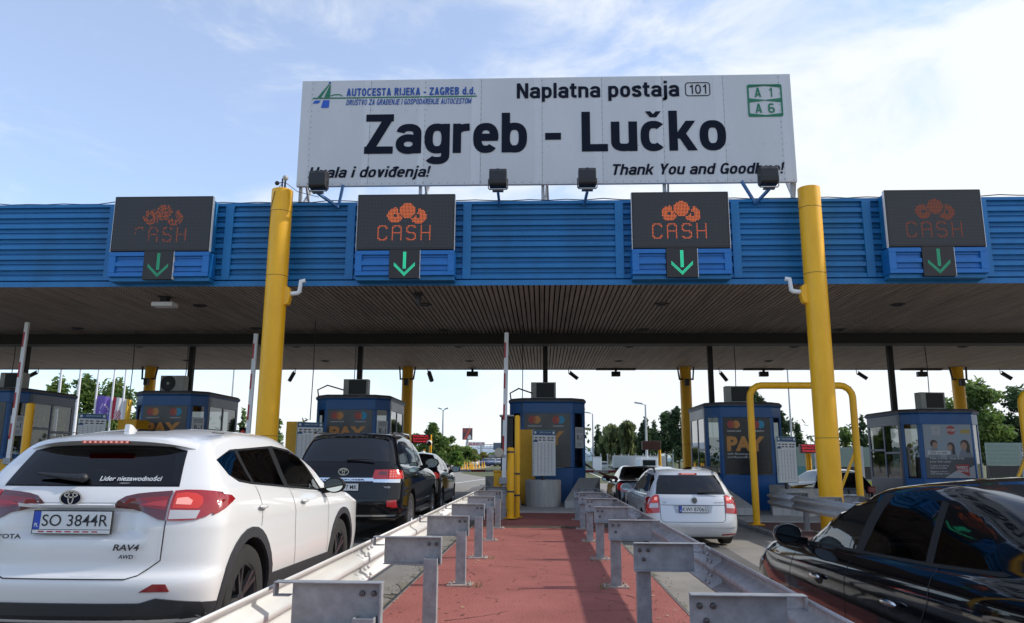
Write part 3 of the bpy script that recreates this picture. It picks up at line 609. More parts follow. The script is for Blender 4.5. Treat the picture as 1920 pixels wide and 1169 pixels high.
sign_text(L, 'Zagreb', -4.42, -0.36, 8.95, 1.05, ty, 0, .183, 0, .07); L.box(0.09, 0.48, ty - 0.002, ty, 9.27, 9.45, 0); sign_text(L, 'Lučko', 0.99, 4.52, 8.95, 1.05, ty, 0, .183, 0, .07)
sign_text(L, 'Naplatna postaja', -0.62, 3.42, 10.38, 0.41, ty, 0, .18, 0, .09); sign_text(L, '101', 3.68, 4.09, 10.44, 0.25, ty, 0, .12, 0, .22)
sign_text(L, 'Hvala i doviđenja!', -5.79, -2.73, 8.335, 0.28, ty, 0, .175, .2, .08); sign_text(L, 'Thank You and Goodbye!', 1.74, 5.89, 8.335, 0.28, ty, 0, .175, .2, .08)
def ring(mb, x0, x1, z0, z1, r, wd, y, m):
    def loop(d):
        o = []
        for cx, cz, a0 in ((x1 - r, z1 - r, 0), (x0 + r, z1 - r, 90), (x0 + r, z0 + r, 180), (x1 - r, z0 + r, 270)):
            for q in range(6): a = math.radians(a0 + q * 18); o.append((cx + (r - d) * math.cos(a), y, cz + (r - d) * math.sin(a)))
        return o
    A, B = loop(0), loop(wd); n = len(A); mb.add(A + B, [(i, (i + 1) % n, n + (i + 1) % n, n + i) for i in range(n)], m)
ring(L, 3.57, 4.19, 10.38, 10.75, 0.08, 0.022, ty, 0)
sign_text(L, 'AUTOCESTA RIJEKA - ZAGREB d.d.', -4.93, -1.66, 10.505, 0.21, ty, 2, .2, 0, .12); sign_text(L, 'DRUŠTVO ZA GRAĐENJE I GOSPODARENJE AUTOCESTOM', -4.93, -1.75, 10.26, 0.15, ty, 2, .17, .2, .12)
L.box(-5.79, -1.62, ty - 0.002, ty, 10.445, 10.475, 1)
L.add([(-5.67, ty, 10.485), (-5.575, ty, 10.485), (-5.375, ty, 10.84), (-5.40, ty, 10.84)], [(0, 1, 2, 3)], 1)
L.add([(-5.50, ty, 10.485), (-5.35, ty, 10.485), (-5.345, ty, 10.83), (-5.365, ty, 10.83)], [(0, 1, 2, 3)], 1)
L.box(-5.40, -5.345, ty - 0.002, ty, 10.85, 10.90, 2)
q = [(-5.33, 10.525), (-5.22, 10.555), (-5.10, 10.55), (-5.04, 10.52), (-5.05, 10.485)]
for p, r_ in zip(q, q[1:]): L.add([(p[0], ty, p[1] - .014), (r_[0], ty, r_[1] - .014), (r_[0], ty, r_[1] + .014), (p[0], ty, p[1] + .014)], [(0, 1, 2, 3)], 1)
L.add([(-5.79, ty, 10.32), (-5.64, ty, 10.32), (-5.58, ty, 10.40), (-5.73, ty, 10.40)], [(0, 1, 2, 3)], 3)
L.add([(-5.57, ty, 10.20), (-5.37, ty, 10.20), (-5.355, ty, 10.405), (-5.52, ty, 10.405)], [(0, 1, 2, 3)], 3)
ring(L, 5.09, 5.94, 9.81, 10.67, 0.05, 0.042, ty, 1)
L.add([(5.13, ty, 10.30), (5.52, ty, 10.255), (5.90, ty, 10.30), (5.90, ty, 10.19), (5.52, ty, 10.235), (5.13, ty, 10.19)], [(5, 4, 1, 0), (4, 3, 2, 1)], 1)
L.add([(5.13, ty, 10.635), (5.52, ty, 10.635), (5.90, ty, 10.635), (5.90, ty, 10.585), (5.52, ty, 10.63), (5.13, ty, 10.585)], [(5, 4, 1, 0), (4, 3, 2, 1)], 1)
L.add([(5.13, ty, 9.85), (5.52, ty, 9.85), (5.90, ty, 9.85), (5.90, ty, 9.90), (5.52, ty, 9.855), (5.13, ty, 9.90)], [(0, 1, 4, 5), (1, 2, 3, 4)], 1)
for s_, xa, xb, za, zb in (('A', 5.27, 5.43, 10.33, 10.58), ('1', 5.63, 5.70, 10.33, 10.58), ('A', 5.27, 5.43, 9.91, 10.16), ('6', 5.58, 5.74, 9.91, 10.16)): sign_text(L, s_, xa, xb, za, zb - za, ty, 1, .15)
L.build('lettering', [NAVY, LGREEN, LBLUE, mat('logo_blue', (0.02, 0.10, 0.50), 0.5)], sign)
for x in (-6.0, -3.0, 0.03, 3.0, 6.08):
    b = MB(); b.box(x - 0.04, x + 0.04, SY + 0.102, SY + 0.18, CT - 0.05, 10.6); b.bar((x + 0.06, SY + 0.2, CT), (x + 0.16, SY + 1.6, CT + 1.6), 0.06, 0.06)
    b.bar((x + 0.1, SY + 0.16, 8.3), (x + 0.14, SY + 0.5, CT), 0.05, 0.05); b.build('support_post', GALV, sign)

# ------------------------------------------------------------------ floodlights under the sign
ARM = mat('blue_arm', (0.05, 0.16, 0.36), 0.45, var=0.2)
def floodlight(x, label, struts):
    t = thing('floodlight', label, 'floodlight', (x, 17.08, 8.02), 0, 'floodlights lighting the station sign')
    pf = [(-0.17, -0.05), (-0.15, 0.14), (-0.10, 0.22), (0.10, 0.235), (0.16, 0.20), (0.17, -0.16), (0.10, -0.21), (-0.12, -0.20), (-0.16, -0.16)]
    b = MB(); b.prism(pf, 'x', -0.205, 0.205); b.build('housing', BLACK, t, bevel=0.015)
    b = MB(); b.box(-0.03, 0.03, -0.19, -0.166, 0.16, 0.19); b.box(-0.19, 0.19, 0.172, 0.182, -0.15, 0.19); b.build('glass_frame', DKGREY, t)
    b = MB(); b.tube([(-0.225, 0, 0.0), (-0.23, -0.02, -0.23), (-0.2, -0.02, -0.27), (0.2, -0.02, -0.27), (0.23, -0.02, -0.23), (0.225, 0, 0.0)], 0.014, 6); b.box(-0.13, 0.13, -0.06, 0.04, -0.32, -0.285); b.build('bracket', DKGREY, t)
    b = MB(); b.bar((0, 0, -0.32), (struts[0], 0.74, -0.42), 0.06, 0.06)
    if len(struts) > 1: b.bar((struts[0], 0.74, -0.40), (struts[1], 0.62, 0.12), 0.06, 0.06)
    b.build('arm', ARM, t)
floodlight(-5.32, 'floodlight in front of the word Hvala', (0.3, 0.42)); floodlight(-1.03, 'floodlight below the gap between the words Zagreb and Lučko', (0.0,)); floodlight(1.07, 'floodlight below the letter L, left of Thank You', (-0.04,)); floodlight(5.28, 'floodlight in front of the word Goodbye', (-0.12, -0.45))

# ------------------------------------------------------------------ things hanging from the canopy
t = thing('lane_camera', 'white box camera hanging under the canopy below the leftmost display', 'camera', (-9.75, 18.9, 5.6))
b = MB(); b.box(-0.28, 0.28, -0.12, 0.22, -0.27, -0.16); b.build('housing', WHITE, t, bevel=0.02)
b = MB(); b.box(-0.09, 0.09, -0.05, 0.12, -0.16, 0.0); b.box(-0.14, 0.14, -0.09, 0.16, -0.03, 0.0); b.build('mount', BLACK, t, bevel=0.01)
t = thing('lane_sensor', 'small black sensor under the canopy below the left bright display', 'sensor', (-3.1, 18.6, 5.6))
b = MB(); b.box(-0.1, 0.1, -0.1, 0.1, -0.06, 0); b.box(-0.06, 0.06, -0.06, 0.08, -0.22, -0.061); b.build('mount', BLACK, t, bevel=0.01)
b = MB(); b.lathe([(0.001, -0.14), (0.05, -0.14), (0.06, 0.06), (0.001, 0.06)], (0, -0.02, -0.24), 'y', 14); b.build('lens_tube', DKGREY, t, smooth=40)
def cctv(x, tilt, face, label):
    t = thing('security_camera', label, 'security camera', (x, 34.7, CZ), 0, 'small cameras along the rear canopy edge')
    b = MB(); b.tube([(0, 0, 0.02), (0, 0, -0.22), (face * 0.03, 0, -0.28), (face * 0.12, 0, -0.28)], 0.016, 8); b.build('bracket', BLACK, t)
    d = Vector((face * math.cos(tilt), -0.3, -math.sin(tilt))).normalized(); p = Vector((face * 0.06, 0, -0.2))
    b = MB(); b.bar(p, p + d * 0.46, 0.15, 0.15); b.bar(p + d * 0.0 + Vector((0, 0, 0.09)), p + d * 0.52 + Vector((0, 0, 0.09)), 0.17, 0.02); b.build('housing', BLACK, t, bevel=0.02)
for x, tl, fc, lb in ((-23.6, 0.6, -1, 'black camera at the rear canopy edge above the leftmost booth'), (-11.4, 1.2, -1, 'black camera hanging right of the left front yellow column'), (-5.25, 1.2, 1, 'black camera hanging right of the booth ahead of the black off-roader'), (1.2, 0.7, 1, 'black camera hanging just right of the centre booth post'), (14.1, 0.7, 1, 'black camera hanging above the pipe gate, right of the right yellow column'), (20.4, 0.7, 1, 'black camera hanging at the far right beside the trees'), (8.0, 1.0, 1, 'black camera beside the dark post of the booth behind the pipe gate')): cctv(x, tl, fc, lb)
def signal(x, label, bar):
    t = thing('lane_signal', label, 'signal box', (x, 34.75, CZ), 0, 'dark signal boxes along the rear canopy edge')
    b = MB(); b.box(-0.05, 0.05, -0.05, 0.05, -0.14, 0.0); b.box(-0.26 if not bar else -0.2, 0.26 if not bar else 0.2, -0.1, 0.12, -0.36, -0.141); b.build('housing', BLACK, t, bevel=0.015)
    if bar: b = MB(); b.box(-0.9, 0.9, -0.12, 0.12, -0.075, -0.005); b.build('light_bar', BLACK, t, bevel=0.01)
signal(-3.2, 'dark signal box left of the centre booth, no bar above it', False); signal(3.35, 'dark signal box under a bar, right of the centre booth', True); signal(10.0, 'dark signal box under a bar, left of the right yellow column', True); signal(17.0, 'dark signal box under a bar, left of the family poster booth column', True)
for x, y, zb_, lb in ((-13.5, 24.5, 3.15, 'thin cable hanging from the canopy left of the second booth'), (-12.45, 26.1, 4.28, 'thin cable dropping onto the fan unit of the second booth'), (-6.9, 22.6, 2.62, 'thin cable hanging down to the price board ahead of the black off-roader'), (-6.45, 25.9, 4.17, 'thin cable dropping onto the roof box of the booth ahead of the black off-roader'), (-0.62, 23.4, 2.5, 'thin green cable hanging down beside the centre booth'), (6.5, 25.9, 3.95, 'thin cable dropping onto the roof box behind the pipe gate'), (12.87, 25.95, 3.74, 'thin cable dropping onto the roof box of the poster booth'), (-18.7, 26.1, 4.38, 'thin cable dropping onto the leftmost booth roof')):
    b = MB(); b.tube([(0, 0, 0), (0.02, 0, (zb_ - CZ) / 2), (0, 0, zb_ - CZ)], 0.014, 6); o = b.build('hanging_cable', BLACK, loc=(x, y, CZ)); tag(o, lb, 'cable', 'thin cables hanging from the canopy')
# ------------------------------------------------------------------ toll booths
BGLASS = glass_mat('booth_glass', (0.42, 0.45, 0.46), 1.3)
POST_D = mat('poster_film_dark', (0.022, 0.022, 0.026), 0.25, var=0.15, scale=3)
POST_H = mat('poster_film_hazy', (0.085, 0.085, 0.095), 0.2, col2=(0.045, 0.045, 0.052), scale=1.6)
P_RED = mat('poster_red', (0.42, 0.06, 0.05), 0.4); P_ORG = mat('poster_orange', (0.62, 0.27, 0.07), 0.4); P_YEL = mat('poster_amber', (0.62, 0.27, 0.06), 0.4); P_BLU = mat('poster_cyan', (0.02, 0.30, 0.52), 0.4); P_WHT = mat('poster_white', (0.6, 0.6, 0.6), 0.4); P_MID = mat('poster_mid', (0.50, 0.13, 0.04), 0.4)
INNER = mat('booth_interior', (0.10, 0.095, 0.085), 0.8, var=0.3, scale=3)
def card_logo(b, x, z, r, y, cols):
    b.disc((x - r * .62, y, z), r, 'y', 22, cols[0]); b.disc((x + r * .62, y - 0.002, z), r, 'y', 22, cols[1])
    pts = []; a0 = math.acos(.62)
    for k in range(9): a = -a0 + 2 * a0 * k / 8; pts.append((x - r * .62 + r * math.cos(a), y - 0.004, z + r * math.sin(a)))
    for k in range(9): a = PI - a0 + 2 * a0 * k / 8; pts.append((x + r * .62 + r * math.cos(a), y - 0.004, z + r * math.sin(a)))
    b.add(pts, [tuple(range(len(pts)))], cols[2])
def booth(cx, label, ac, poster, topz, ac_x=0.0, front=24.8, wdt=2.44, r1=True, cable=False):
    g = ground(cx) + IZ + 0.032; t = thing('toll_booth', label, 'toll booth', (cx, front, g), 0, 'toll booths under the canopy')
    H = topz - g - 0.08; h = wdt / 2; ch = 0.42; m = h - ch * 0.98; dp = 3.4
    plan = [(-m, 0), (m, 0), (h, ch), (h, dp - ch), (m, dp), (-m, dp), (-h, dp - ch), (-h, ch)]
    z0, z1 = 1.08, H - 0.42                                 # window band
    b = MB()
    def wall(p, q, za, zb, mi, th=0.06):
        d = Vector((q[0] - p[0], q[1] - p[1], 0)); n = Vector((d.y, -d.x, 0)).normalized() * -th
        v = [(p[0], p[1], za), (q[0], q[1], za), (q[0], q[1], zb), (p[0], p[1], zb)]
        b.add(v + [(x + n.x, y + n.y, z) for x, y, z in v], [(0, 1, 2, 3), (7, 6, 5, 4), (0, 4, 5, 1), (2, 6, 7, 3), (1, 5, 6, 2), (0, 3, 7, 4)], mi)
    wins = []
    for i in range(8):
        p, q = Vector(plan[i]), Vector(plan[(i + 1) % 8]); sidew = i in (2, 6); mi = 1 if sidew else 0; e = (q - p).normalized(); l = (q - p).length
        wall(p, q, 0, z0, mi); wall(p, q, z1, H, mi)
        mg = 0.10 if not sidew else 0.16
        a, c = p + e * mg, q - e * mg
        wall(p, a, z0, z1, mi); wall(c, q, z0, z1, mi)
        if sidew:
            mid = p + e * l * 0.5; wall(mid - e * 0.05, mid + e * 0.05, z0, z1, mi); wall(a, mid - e * 0.05, z0 + 0.85, z0 + 0.93, mi); wall(mid + e * 0.05, c, z0 + 0.75, z0 + 0.83, mi)
            wins += [(a, mid - e * 0.05, i), (mid + e * 0.05, c, i)]
        else: wins.append((a, c, i))
    b.build('wall', [BLUE_B, BLUE_S], t, bevel=0.012)
    for sx in (-1, 1):                                      # fluted corner ribs
        b = MB()
        for k in range(3): b.box(sx * h - 0.012, sx * h + 0.012, ch + 0.02 + k * 0.06, ch + 0.05 + k * 0.06, 0.1, H - 0.05)
        for k in range(4): b.box(sx * h - 0.012, sx * h + 0.012, ch + 0.25, dp - ch - 0.05, z1 + 0.06 + k * 0.07, z1 + 0.09 + k * 0.07)
        b.build('side_rib', BLUE_S, t)
    for p, q, i in wins:
        b = MB(); e = (q - p).normalized(); n = Vector((e.y, -e.x)); o = n * -0.02
        b.add([(p.x + o.x, p.y + o.y, z0), (q.x + o.x, q.y + o.y, z0), (q.x + o.x, q.y + o.y, z1), (p.x + o.x, p.y + o.y, z1)], [(0, 1, 2, 3)])
        b.build('window', BGLASS, t)
    b = MB(); b.box(-h + .1, h - .1, 0.15 + ch, dp - .15, 0.005, 0.02); b.box(-0.9, 0.9, 0.62, 1.05, 0.75, 0.8); b.box(-0.5, -0.1, 0.8, 1.0, 0.8, 1.35); b.box(0.25, 0.62, 1.9, 2.4, 0.02, 1.3); b.box(0.3, 0.9, 2.6, 2.9, 0.02, 1.75); b.box(-h + .12, -h + .2, 1.6, 2.8, z0, z1)
    b.build('interior', INNER, t, bevel=0.02)
    b = MB(); off = lambda k: [(x * (1 + k / h), (y - dp / 2) * (1 + 2 * k / dp) + dp / 2) for x, y in plan]
    def ringz(P, za, Q, zb, mi): b.add([(x, y, za) for x, y in P] + [(x, y, zb) for x, y in Q], [(i, (i + 1) % 8, 8 + (i + 1) % 8, 8 + i) for i in range(8)], mi)
    A, B_, D_ = off(0.015), off(0.05), off(-0.02)
    ringz(A, H - 0.10, B_, H - 0.05, 0); ringz(B_, H - 0.05, B_, H + 0.0, 1); ringz(B_, H, D_, H + 0.07, 1); b.add([(x, y, H + 0.07) for x, y in D_], [tuple(range(8))], 1); b.add([(x, y, H - 0.10) for x, y in A], [tuple(range(7, -1, -1))], 0)
    b.build('roof', [BLUE_B, ROOFM], t)
    # poster on the front pane
    pw = 0.74; y = -0.012; zt_, zb_ = z1 - 0.0, z0 + 0.02
    b = MB(); b.box(-pw, pw, y - 0.002, y, zb_, zt_, 0); W = 2 * pw; Hh = zt_ - zb_; U = lambda u: -pw + u * W; V = lambda v: zt_ - v * Hh; yy = y - 0.006
    if poster in ('dark', 'hazy'):
        card_logo(b, U(0.22), V(0.125), 0.125, yy, (1, 2, 3)); card_logo(b, U(0.74), V(0.125), 0.125, yy, (1, 4, 3 if poster == 'hazy' else 1))
        b.text('mastercard', U(.08), U(.37), V(.255), V(.225), yy, 5, 0, 0.02); b.text('maestro', U(.62), U(.86), V(.255), V(.225), yy, 5, 0, 0.02)
        b.text('PAY', U(.06), U(.86), V(.60), V(.335), yy, 6, 0, 0.05)
        b.text('with Mastercard', U(.06), U(.55), V(.665), V(.625), yy, 5, 0, 0.01); b.text('and Maestro® cards', U(.06), U(.66), V(.72), V(.68), yy, 5, 0, 0.01)
        ring(b, U(.62), U(.95), V(.98), V(.76), 0.15, 0.008, yy, 7); ring(b, U(.66), U(.92), V(.955), V(.79), 0.1, 0.005, yy, 7)
        b.build('card_poster', [POST_D if poster == 'dark' else POST_H, P_RED, P_ORG, P_MID, P_BLU, P_WHT, P_YEL, mat('poster_faint', (0.12, 0.07, 0.06), 0.5)], t)
    elif poster == 'family':
        mm = [mat('ad_grey', (0.10, 0.10, 0.11), 0.4), mat('ad_sky', (0.27, 0.36, 0.45), 0.4, col2=(0.34, 0.36, 0.38), scale=2), mat('ad_skin', (0.42, 0.25, 0.18), 0.5), mat('ad_hair', (0.07, 0.05, 0.045), 0.5), P_RED, P_WHT, mat('ad_mustard', (0.45, 0.33, 0.08), 0.5), mat('ad_top', (0.22, 0.24, 0.27), 0.5), mat('ad_silver', (0.42, 0.43, 0.45), 0.4)]
        b.box(U(0), U(1), yy - .001, yy + .001, V(.62), V(0), 1)
        for hx, hy, r_, lng in ((.2, .36, .115, 0), (.55, .40, .105, 1), (.84, .37, .135, 1)):
            b.disc((U(hx), yy - .003, V(hy)), r_, 'y', 16, 3); b.add([(U(hx) - r_ * 1.7, yy - .0025, V(.62)), (U(hx) + r_ * 1.7, yy - .0025, V(.62)), (U(hx) + r_ * .8, yy - .0025, V(hy + .08)), (U(hx) - r_ * .8, yy - .0025, V(hy + .08))], [(0, 1, 2, 3)], 7)
            b.disc((U(hx) + (0.035 if hx < .5 else -0.03), yy - .004, V(hy + .035)), r_ * .7, 'y', 14, 2, r_ * .9)
            if lng: b.box(U(hx) + r_ * .2, U(hx) + r_ * 1.1, yy - .0032, yy - .0028, V(hy + .16), V(hy), 3)
        b.disc((U(.58), yy - .005, V(.11)), 0.145, 'y', 8, 4); b.text('STOP', U(.49), U(.67), V(.135), V(.085), yy - .008, 5, 0, 0.04)
        b.box(U(.78), U(.97), yy - .004, yy - .002, V(.17), V(.10), 6); b.box(U(.17), U(.36), yy - .004, yy - .002, V(.20), V(.03), 8); b.text('4', U(.25), U(.29), V(.12), V(.09), yy - .006, 0)
        b.box(U(.06), U(.53), yy - .005, yy - .003, V(.565), V(.495), 5); b.text('500 m left', U(.1), U(.46), V(.55), V(.51), yy - .007, 0, 0, .01)
        for s_, u1, va, vb in (('Take a break, shop & let', .80, .665, .615), ('your kids play!', .52, .725, .675), ('Largest shopping', .46, .79, .755), ('mall of Croatia', .42, .83, .795), ('Biggest indoor', .44, .90, .865), ('kids playground', .46, .94, .905)): b.text(s_, U(.08), U(u1), V(va), V(vb), yy - .006, 5, 0, .008)
        b.add([(U(.36), yy - .004, V(1)), (U(1), yy - .004, V(1)), (U(1), yy - .004, V(.76)), (U(.78), yy - .004, V(.86)), (U(.70), yy - .004, V(.82))], [(0, 1, 2, 3, 4)], 8)
        b.add([(U(.60), yy - .006, V(.76)), (U(.88), yy - .006, V(.74)), (U(.88), yy - .006, V(.97)), (U(.62), yy - .006, V(.86))], [(0, 1, 2, 3)], 4)
        b.text('WEST', U(.62), U(.86), V(.83), V(.78), yy - .009, 5, 0, .04); b.text('GATE', U(.64), U(.86), V(.89), V(.84), yy - .009, 5, 0, .04)
        b.build('family_poster', mm, t)
    if r1:                                                   # R-1 notice on the right chamfer pane
        b = MB(); b.box(-0.20, 0.20, -0.003, 0.0, -0.33, 0.33, 0); b.text('R-1', -0.12, 0.13, -0.09, 0.08, -0.006, 1, 0, 0.01)
        for k in range(4): b.box(-0.15, 0.15, -0.005, -0.004, 0.16 + k * .035, 0.175 + k * .035, 2); b.box(-0.15, 0.12, -0.005, -0.004, -0.28 + k * .035, -0.265 + k * .035, 2)
        o = b.build('notice', [mat('notice_paper', (0.60, 0.61, 0.63), 0.6), INK, EUBLUE if 0 else mat('notice_grey', (0.2, 0.22, 0.26), .6)], t); p, q = Vector(plan[1]), Vector(plan[2]); md = (p + q) / 2
        o.location = (md.x + 0.02, md.y - 0.02, z0 + 0.95); o.rotation_euler.z = math.atan2(q.y - p.y, q.x - p.x)
    if cable:
        b = MB(); b.tube([(-h + 0.05, ch, H - 0.1), (-h - 0.0, ch - .05, H + 0.25), (-h + 0.28, ch + .1, H + 0.42), (-0.5, ch + .5, H + 0.30)], 0.025, 8); b.build('conduit', DKGREY, t, smooth=50)
    # roof-top air conditioner
    az = H + 0.075 + g
    u = thing('air_conditioner', ac[1], 'air conditioner', (cx + ac_x, front + 1.15, az), ac[2], 'air conditioners on the booth roofs')
    b = MB(); b.box(-0.42, 0.42, -0.17, 0.17, 0.06, 0.60, 0); b.box(-0.36, -0.28, -0.15, 0.15, 0, 0.06, 1); b.box(0.28, 0.36, -0.15, 0.15, 0, 0.06, 1)
    if not ac[0]: b.box(-0.24, 0.36, -0.178, -0.172, 0.09, 0.57, 1)
    b.build('casing', [GREY, BLACK], u, bevel=0.012)
    if ac[0]:
        b = MB(); b.lathe([(0.235, -0.172), (0.25, -0.19), (0.26, -0.172)], (-0.14, 0, 0.33), 'y', 32); b.disc((-0.14, -0.174, 0.33), 0.235, 'y', 32, 0); 
        for k in range(1, 6): b.lathe([(0.04 * k, -0.178), (0.04 * k + 0.006, -0.178)], (-0.14, 0, 0.33), 'y', 32, 0)
        b.disc((-0.14, -0.182, 0.33), 0.05, 'y', 16, 1); b.build('fan', [BLACK, GREY], u)
    else:
        b = MB()
        for k in range(16): b.box(-0.23 + k * .037, -0.22 + k * .037, -0.184, -0.179, 0.10, 0.56)
        b.build('grille', DKGREY, u)
    # dark post between booth roof and canopy beam
    b = MB(); b.box(-0.085, 0.085, -0.085, 0.085, 0, CZ - az - 0.0, 0); b.box(-0.16, 0.16, -0.16, 0.16, 0, 0.03, 0); o = b.build('canopy_post', BEAMM, loc=(cx - 0.25 + (0.2 if abs(cx) < 1 else 0) - (0.35 if cx > 3 else 0), front + 2.1, az)); tag(o, ac[3], 'post', 'dark posts between booth roofs and canopy')
    # smaller roof fitting
    return t
booth(-18.55, 'leftmost blue toll booth, partly out of frame behind the white SUV', (False, 'air conditioner on the leftmost booth roof, cut by the picture edge', 0, 'dark post on the leftmost toll booth roof'), 'hazy', 3.80, 0.1)
booth(-12.4, 'blue toll booth with a round fan unit on its roof, second from left', (True, 'air conditioner with its round fan facing out', 0.0, 'dark post on the booth with the round fan unit'), 'hazy', 3.70, -0.35)
booth(-6.26, 'blue toll booth ahead of the black off-roader, notice R-1 at its corner', (False, 'dark-backed air conditioner on the booth ahead of the black off-roader', 0, 'dark post on the booth ahead of the black off-roader'), 'hazy', 3.58, -0.1, cable=True)
booth(0.16, 'blue toll booth at the end of the red island, behind the concrete drum', (False, 'dark-backed air conditioner on the booth at the end of the red island', 0, 'dark post above the booth at the end of the red island'), 'hazy', 3.48, -0.12, cable=True)
booth(6.50, 'blue toll booth with a crisp black PAY poster behind the pipe gate', (False, 'dark-backed air conditioner on the booth with the crisp PAY poster', 0, 'dark post on the booth with the crisp PAY poster'), 'dark', 3.36, 0.05, r1=False)
booth(12.72, 'blue toll booth with a family advertisement poster, at the far right', (False, 'pale air conditioner on the family poster booth', 0.12, 'dark post on the family poster booth'), 'family', 3.16, 0.15, r1=False)

# ------------------------------------------------------------------ concrete drums and wedges in front of the booths
def drum(cx, cy, label, r=0.52):
    g = ground(cx) + IZ + 0.034; b = MB(); b.lathe([(0.001, 0.0), (r, 0), (r, 0.72), (r - 0.03, 0.75), (r - 0.12, 0.75), (r - 0.12, 0.66), (0.001, 0.66)], n=40)
    o = b.build('concrete_drum', CONC, loc=(cx, cy, g), smooth=40); tag(o, label, 'concrete drum', 'concrete drums guarding the booths')
drum(0.02, 22.78, 'round concrete drum at the end of the red island, before the price board')
drum(7.25, 22.78, 'round concrete drum behind the pipe gate, under a price board'); drum(8.0, 23.6, 'darker concrete drum right of the one behind the pipe gate', 0.45)
drum(-6.3, 22.78, 'round concrete drum hidden low behind the black off-roader')
def wedge(cx, cy, s, label, name='concrete_wedge'):
    g = ground(cx) + IZ + 0.034; b = MB()
    b.add([(0, -1.55, 0), (s * 0.62, -1.55, 0), (s * 1.15, 0.4, 0), (s * 0.5, 0.4, 0), (0, -1.55, 0.2), (s * 0.62, -1.55, 0.2), (s * 1.15, 0.4, 0.80), (s * 0.5, 0.4, 0.80)], [(0, 1, 2, 3), (4, 5, 6, 7), (0, 1, 5, 4), (1, 2, 6, 5), (2, 3, 7, 6), (3, 0, 4, 7)])
    for k in range(3): b.lathe([(0.001, -1.556), (0.02, -1.556)], (s * (0.12 + k * .16), 0, 0.14), 'y', 8)
    o = b.build('concrete_wedge', CONC, loc=(cx, cy, g), weld=True, bevel=0.015); tag(o, label, 'concrete wedge', 'sloping concrete wedges beside the booths')
wedge(0.62, 23.7, 1, 'sloping concrete wedge right of the centre drum'); wedge(-0.62, 23.7, -1, 'sloping concrete wedge left of the centre drum, beside yellow posts')
wedge(5.95, 23.7, -1, 'sloping concrete wedge left of the pipe gate booth'); wedge(6.45, 23.9, 1, 'sloping concrete wedge behind the pipe gate, left of its drum')

# ------------------------------------------------------------------ price boards
BRD = mat('price_board_white', (0.74, 0.75, 0.75), 0.45, var=0.05, scale=3); BGRY = mat('price_print_grey', (0.30, 0.31, 0.33), 0.6); BHD = mat('price_board_header', (0.02, 0.10, 0.24), 0.45)
def price_board(cx, cy, zb, zt, label, wd=0.78, rz=0.52):
    g = ground(cx) + IZ + 0.034; t = thing('price_board', label, 'price board', (cx, cy, g), rz, 'toll price boards'); a, c = zb - g, zt - g; h = wd / 2
    b = MB(); b.box(-h, h, 0, 0.05, a, c, 0); b.build('board', [BRD], t, bevel=0.006)
    b = MB(); y = -0.004; b.box(-h + .01, h - .01, y, -0.0005, c - 0.15, c - 0.01, 1); b.text('CJENIK CESTARINE', -0.18, 0.22, c - 0.10, c - 0.05, y - .003, 0, 0, .01); b.disc((-h + .08, y - .002, c - .075), 0.04, 'y', 14, 0); b.disc((h - .08, y - .002, c - .075), 0.04, 'y', 14, 0)
    rr = random.Random(4)
    for k in range(5):
        x = -h + .05 + (k + .5) * (wd - .1) / 5
        for r_ in range(2):
            z = c - 0.24 - r_ * 0.07; xx = x + rr.uniform(-.02, .02); b.box(xx - .045, xx + .02, y, -0.0005, z, z + .035, 3); b.box(xx + .022, xx + .05, y, -0.0005, z, z + .022, 3)
    b.box(-h + .02, -h + .16, y - .001, -0.0005, c - 0.35, c - .30, 1)
    for k in range(6): x = -h + .15 + k * (wd - .17) / 5; b.box(x, x + .006, y, -0.0005, a + .04, c - .37, 2)
    for k in range(22):
        z = c - .40 - k * ((c - a - .48) / 22)
        for q in range(6): x = -h + .03 + q * (wd - .1) / 6; b.box(x, x + rr.uniform(.04, .075), y, -0.0005, z, z + .008, 2)
    ring(b, -h + .004, h - .004, a + .004, c - .004, .03, .012, y - .001, 4)
    b.build('print', [BRD, BHD, BGRY, INK, mat('board_green_edge', (0.05, 0.22, 0.16), .5)], t)
    b = MB(); b.box(-.04, .04, .055, .12, 0, c - .1); b.build('stand', DKGREY, t)
price_board(0.06, 22.72, 1.03, 2.36, 'white price board before the booth at the end of the red island'); price_board(7.08, 22.75, 0.88, 2.2, 'white price board right of the crisp PAY poster')
price_board(-7.0, 23.0, 0.9, 2.58, 'white price board left of the black off-roader roof'); price_board(-13.75, 23.0, 1.0, 2.82, 'white price board above the white SUV roof, before the flags'); price_board(14.2, 23.2, 0.5, 1.95, 'white price board at the far right behind the second pipe gate')

# ------------------------------------------------------------------ ticket machines (yellow cabinets)
def cabinet(cx, cy, wd, zt, label, dpth=0.8):
    g = ground(cx) + IZ + 0.034; t = thing('ticket_machine', label, 'ticket machine', (cx, cy, g), 0, 'yellow ticket machines'); h = wd / 2; H = zt - g
    b = MB(); b.box(-h, h, 0, dpth, 0, H); b.build('cabinet', YEL2, t, bevel=0.02)
    b = MB(); b.box(-h + .03, h - .03, -0.006, -0.001, 0.1, H - .06); b.build('door', YEL2, t, bevel=0.003)
    b = MB(); b.box(h + .001, h + .012, 0.1, dpth - .1, H - 1.2, H - .3); b.build('payment_panel', BLACK, t)
    b = MB(); b.box(-h + .06, -h + .08, -0.02, -0.006, H * .45, H * .55); b.build('handle', DKGREY, t)
cabinet(-0.5, 23.4, 0.55, 2.40, 'yellow ticket machine before the booth at the end of the red island'); cabinet(-7.6, 23.4, 0.55, 2.62, 'yellow ticket machine left of the black off-roader'); cabinet(-13.0, 23.6, 0.6, 2.68, 'yellow ticket machine above the white SUV roof, under the flags')

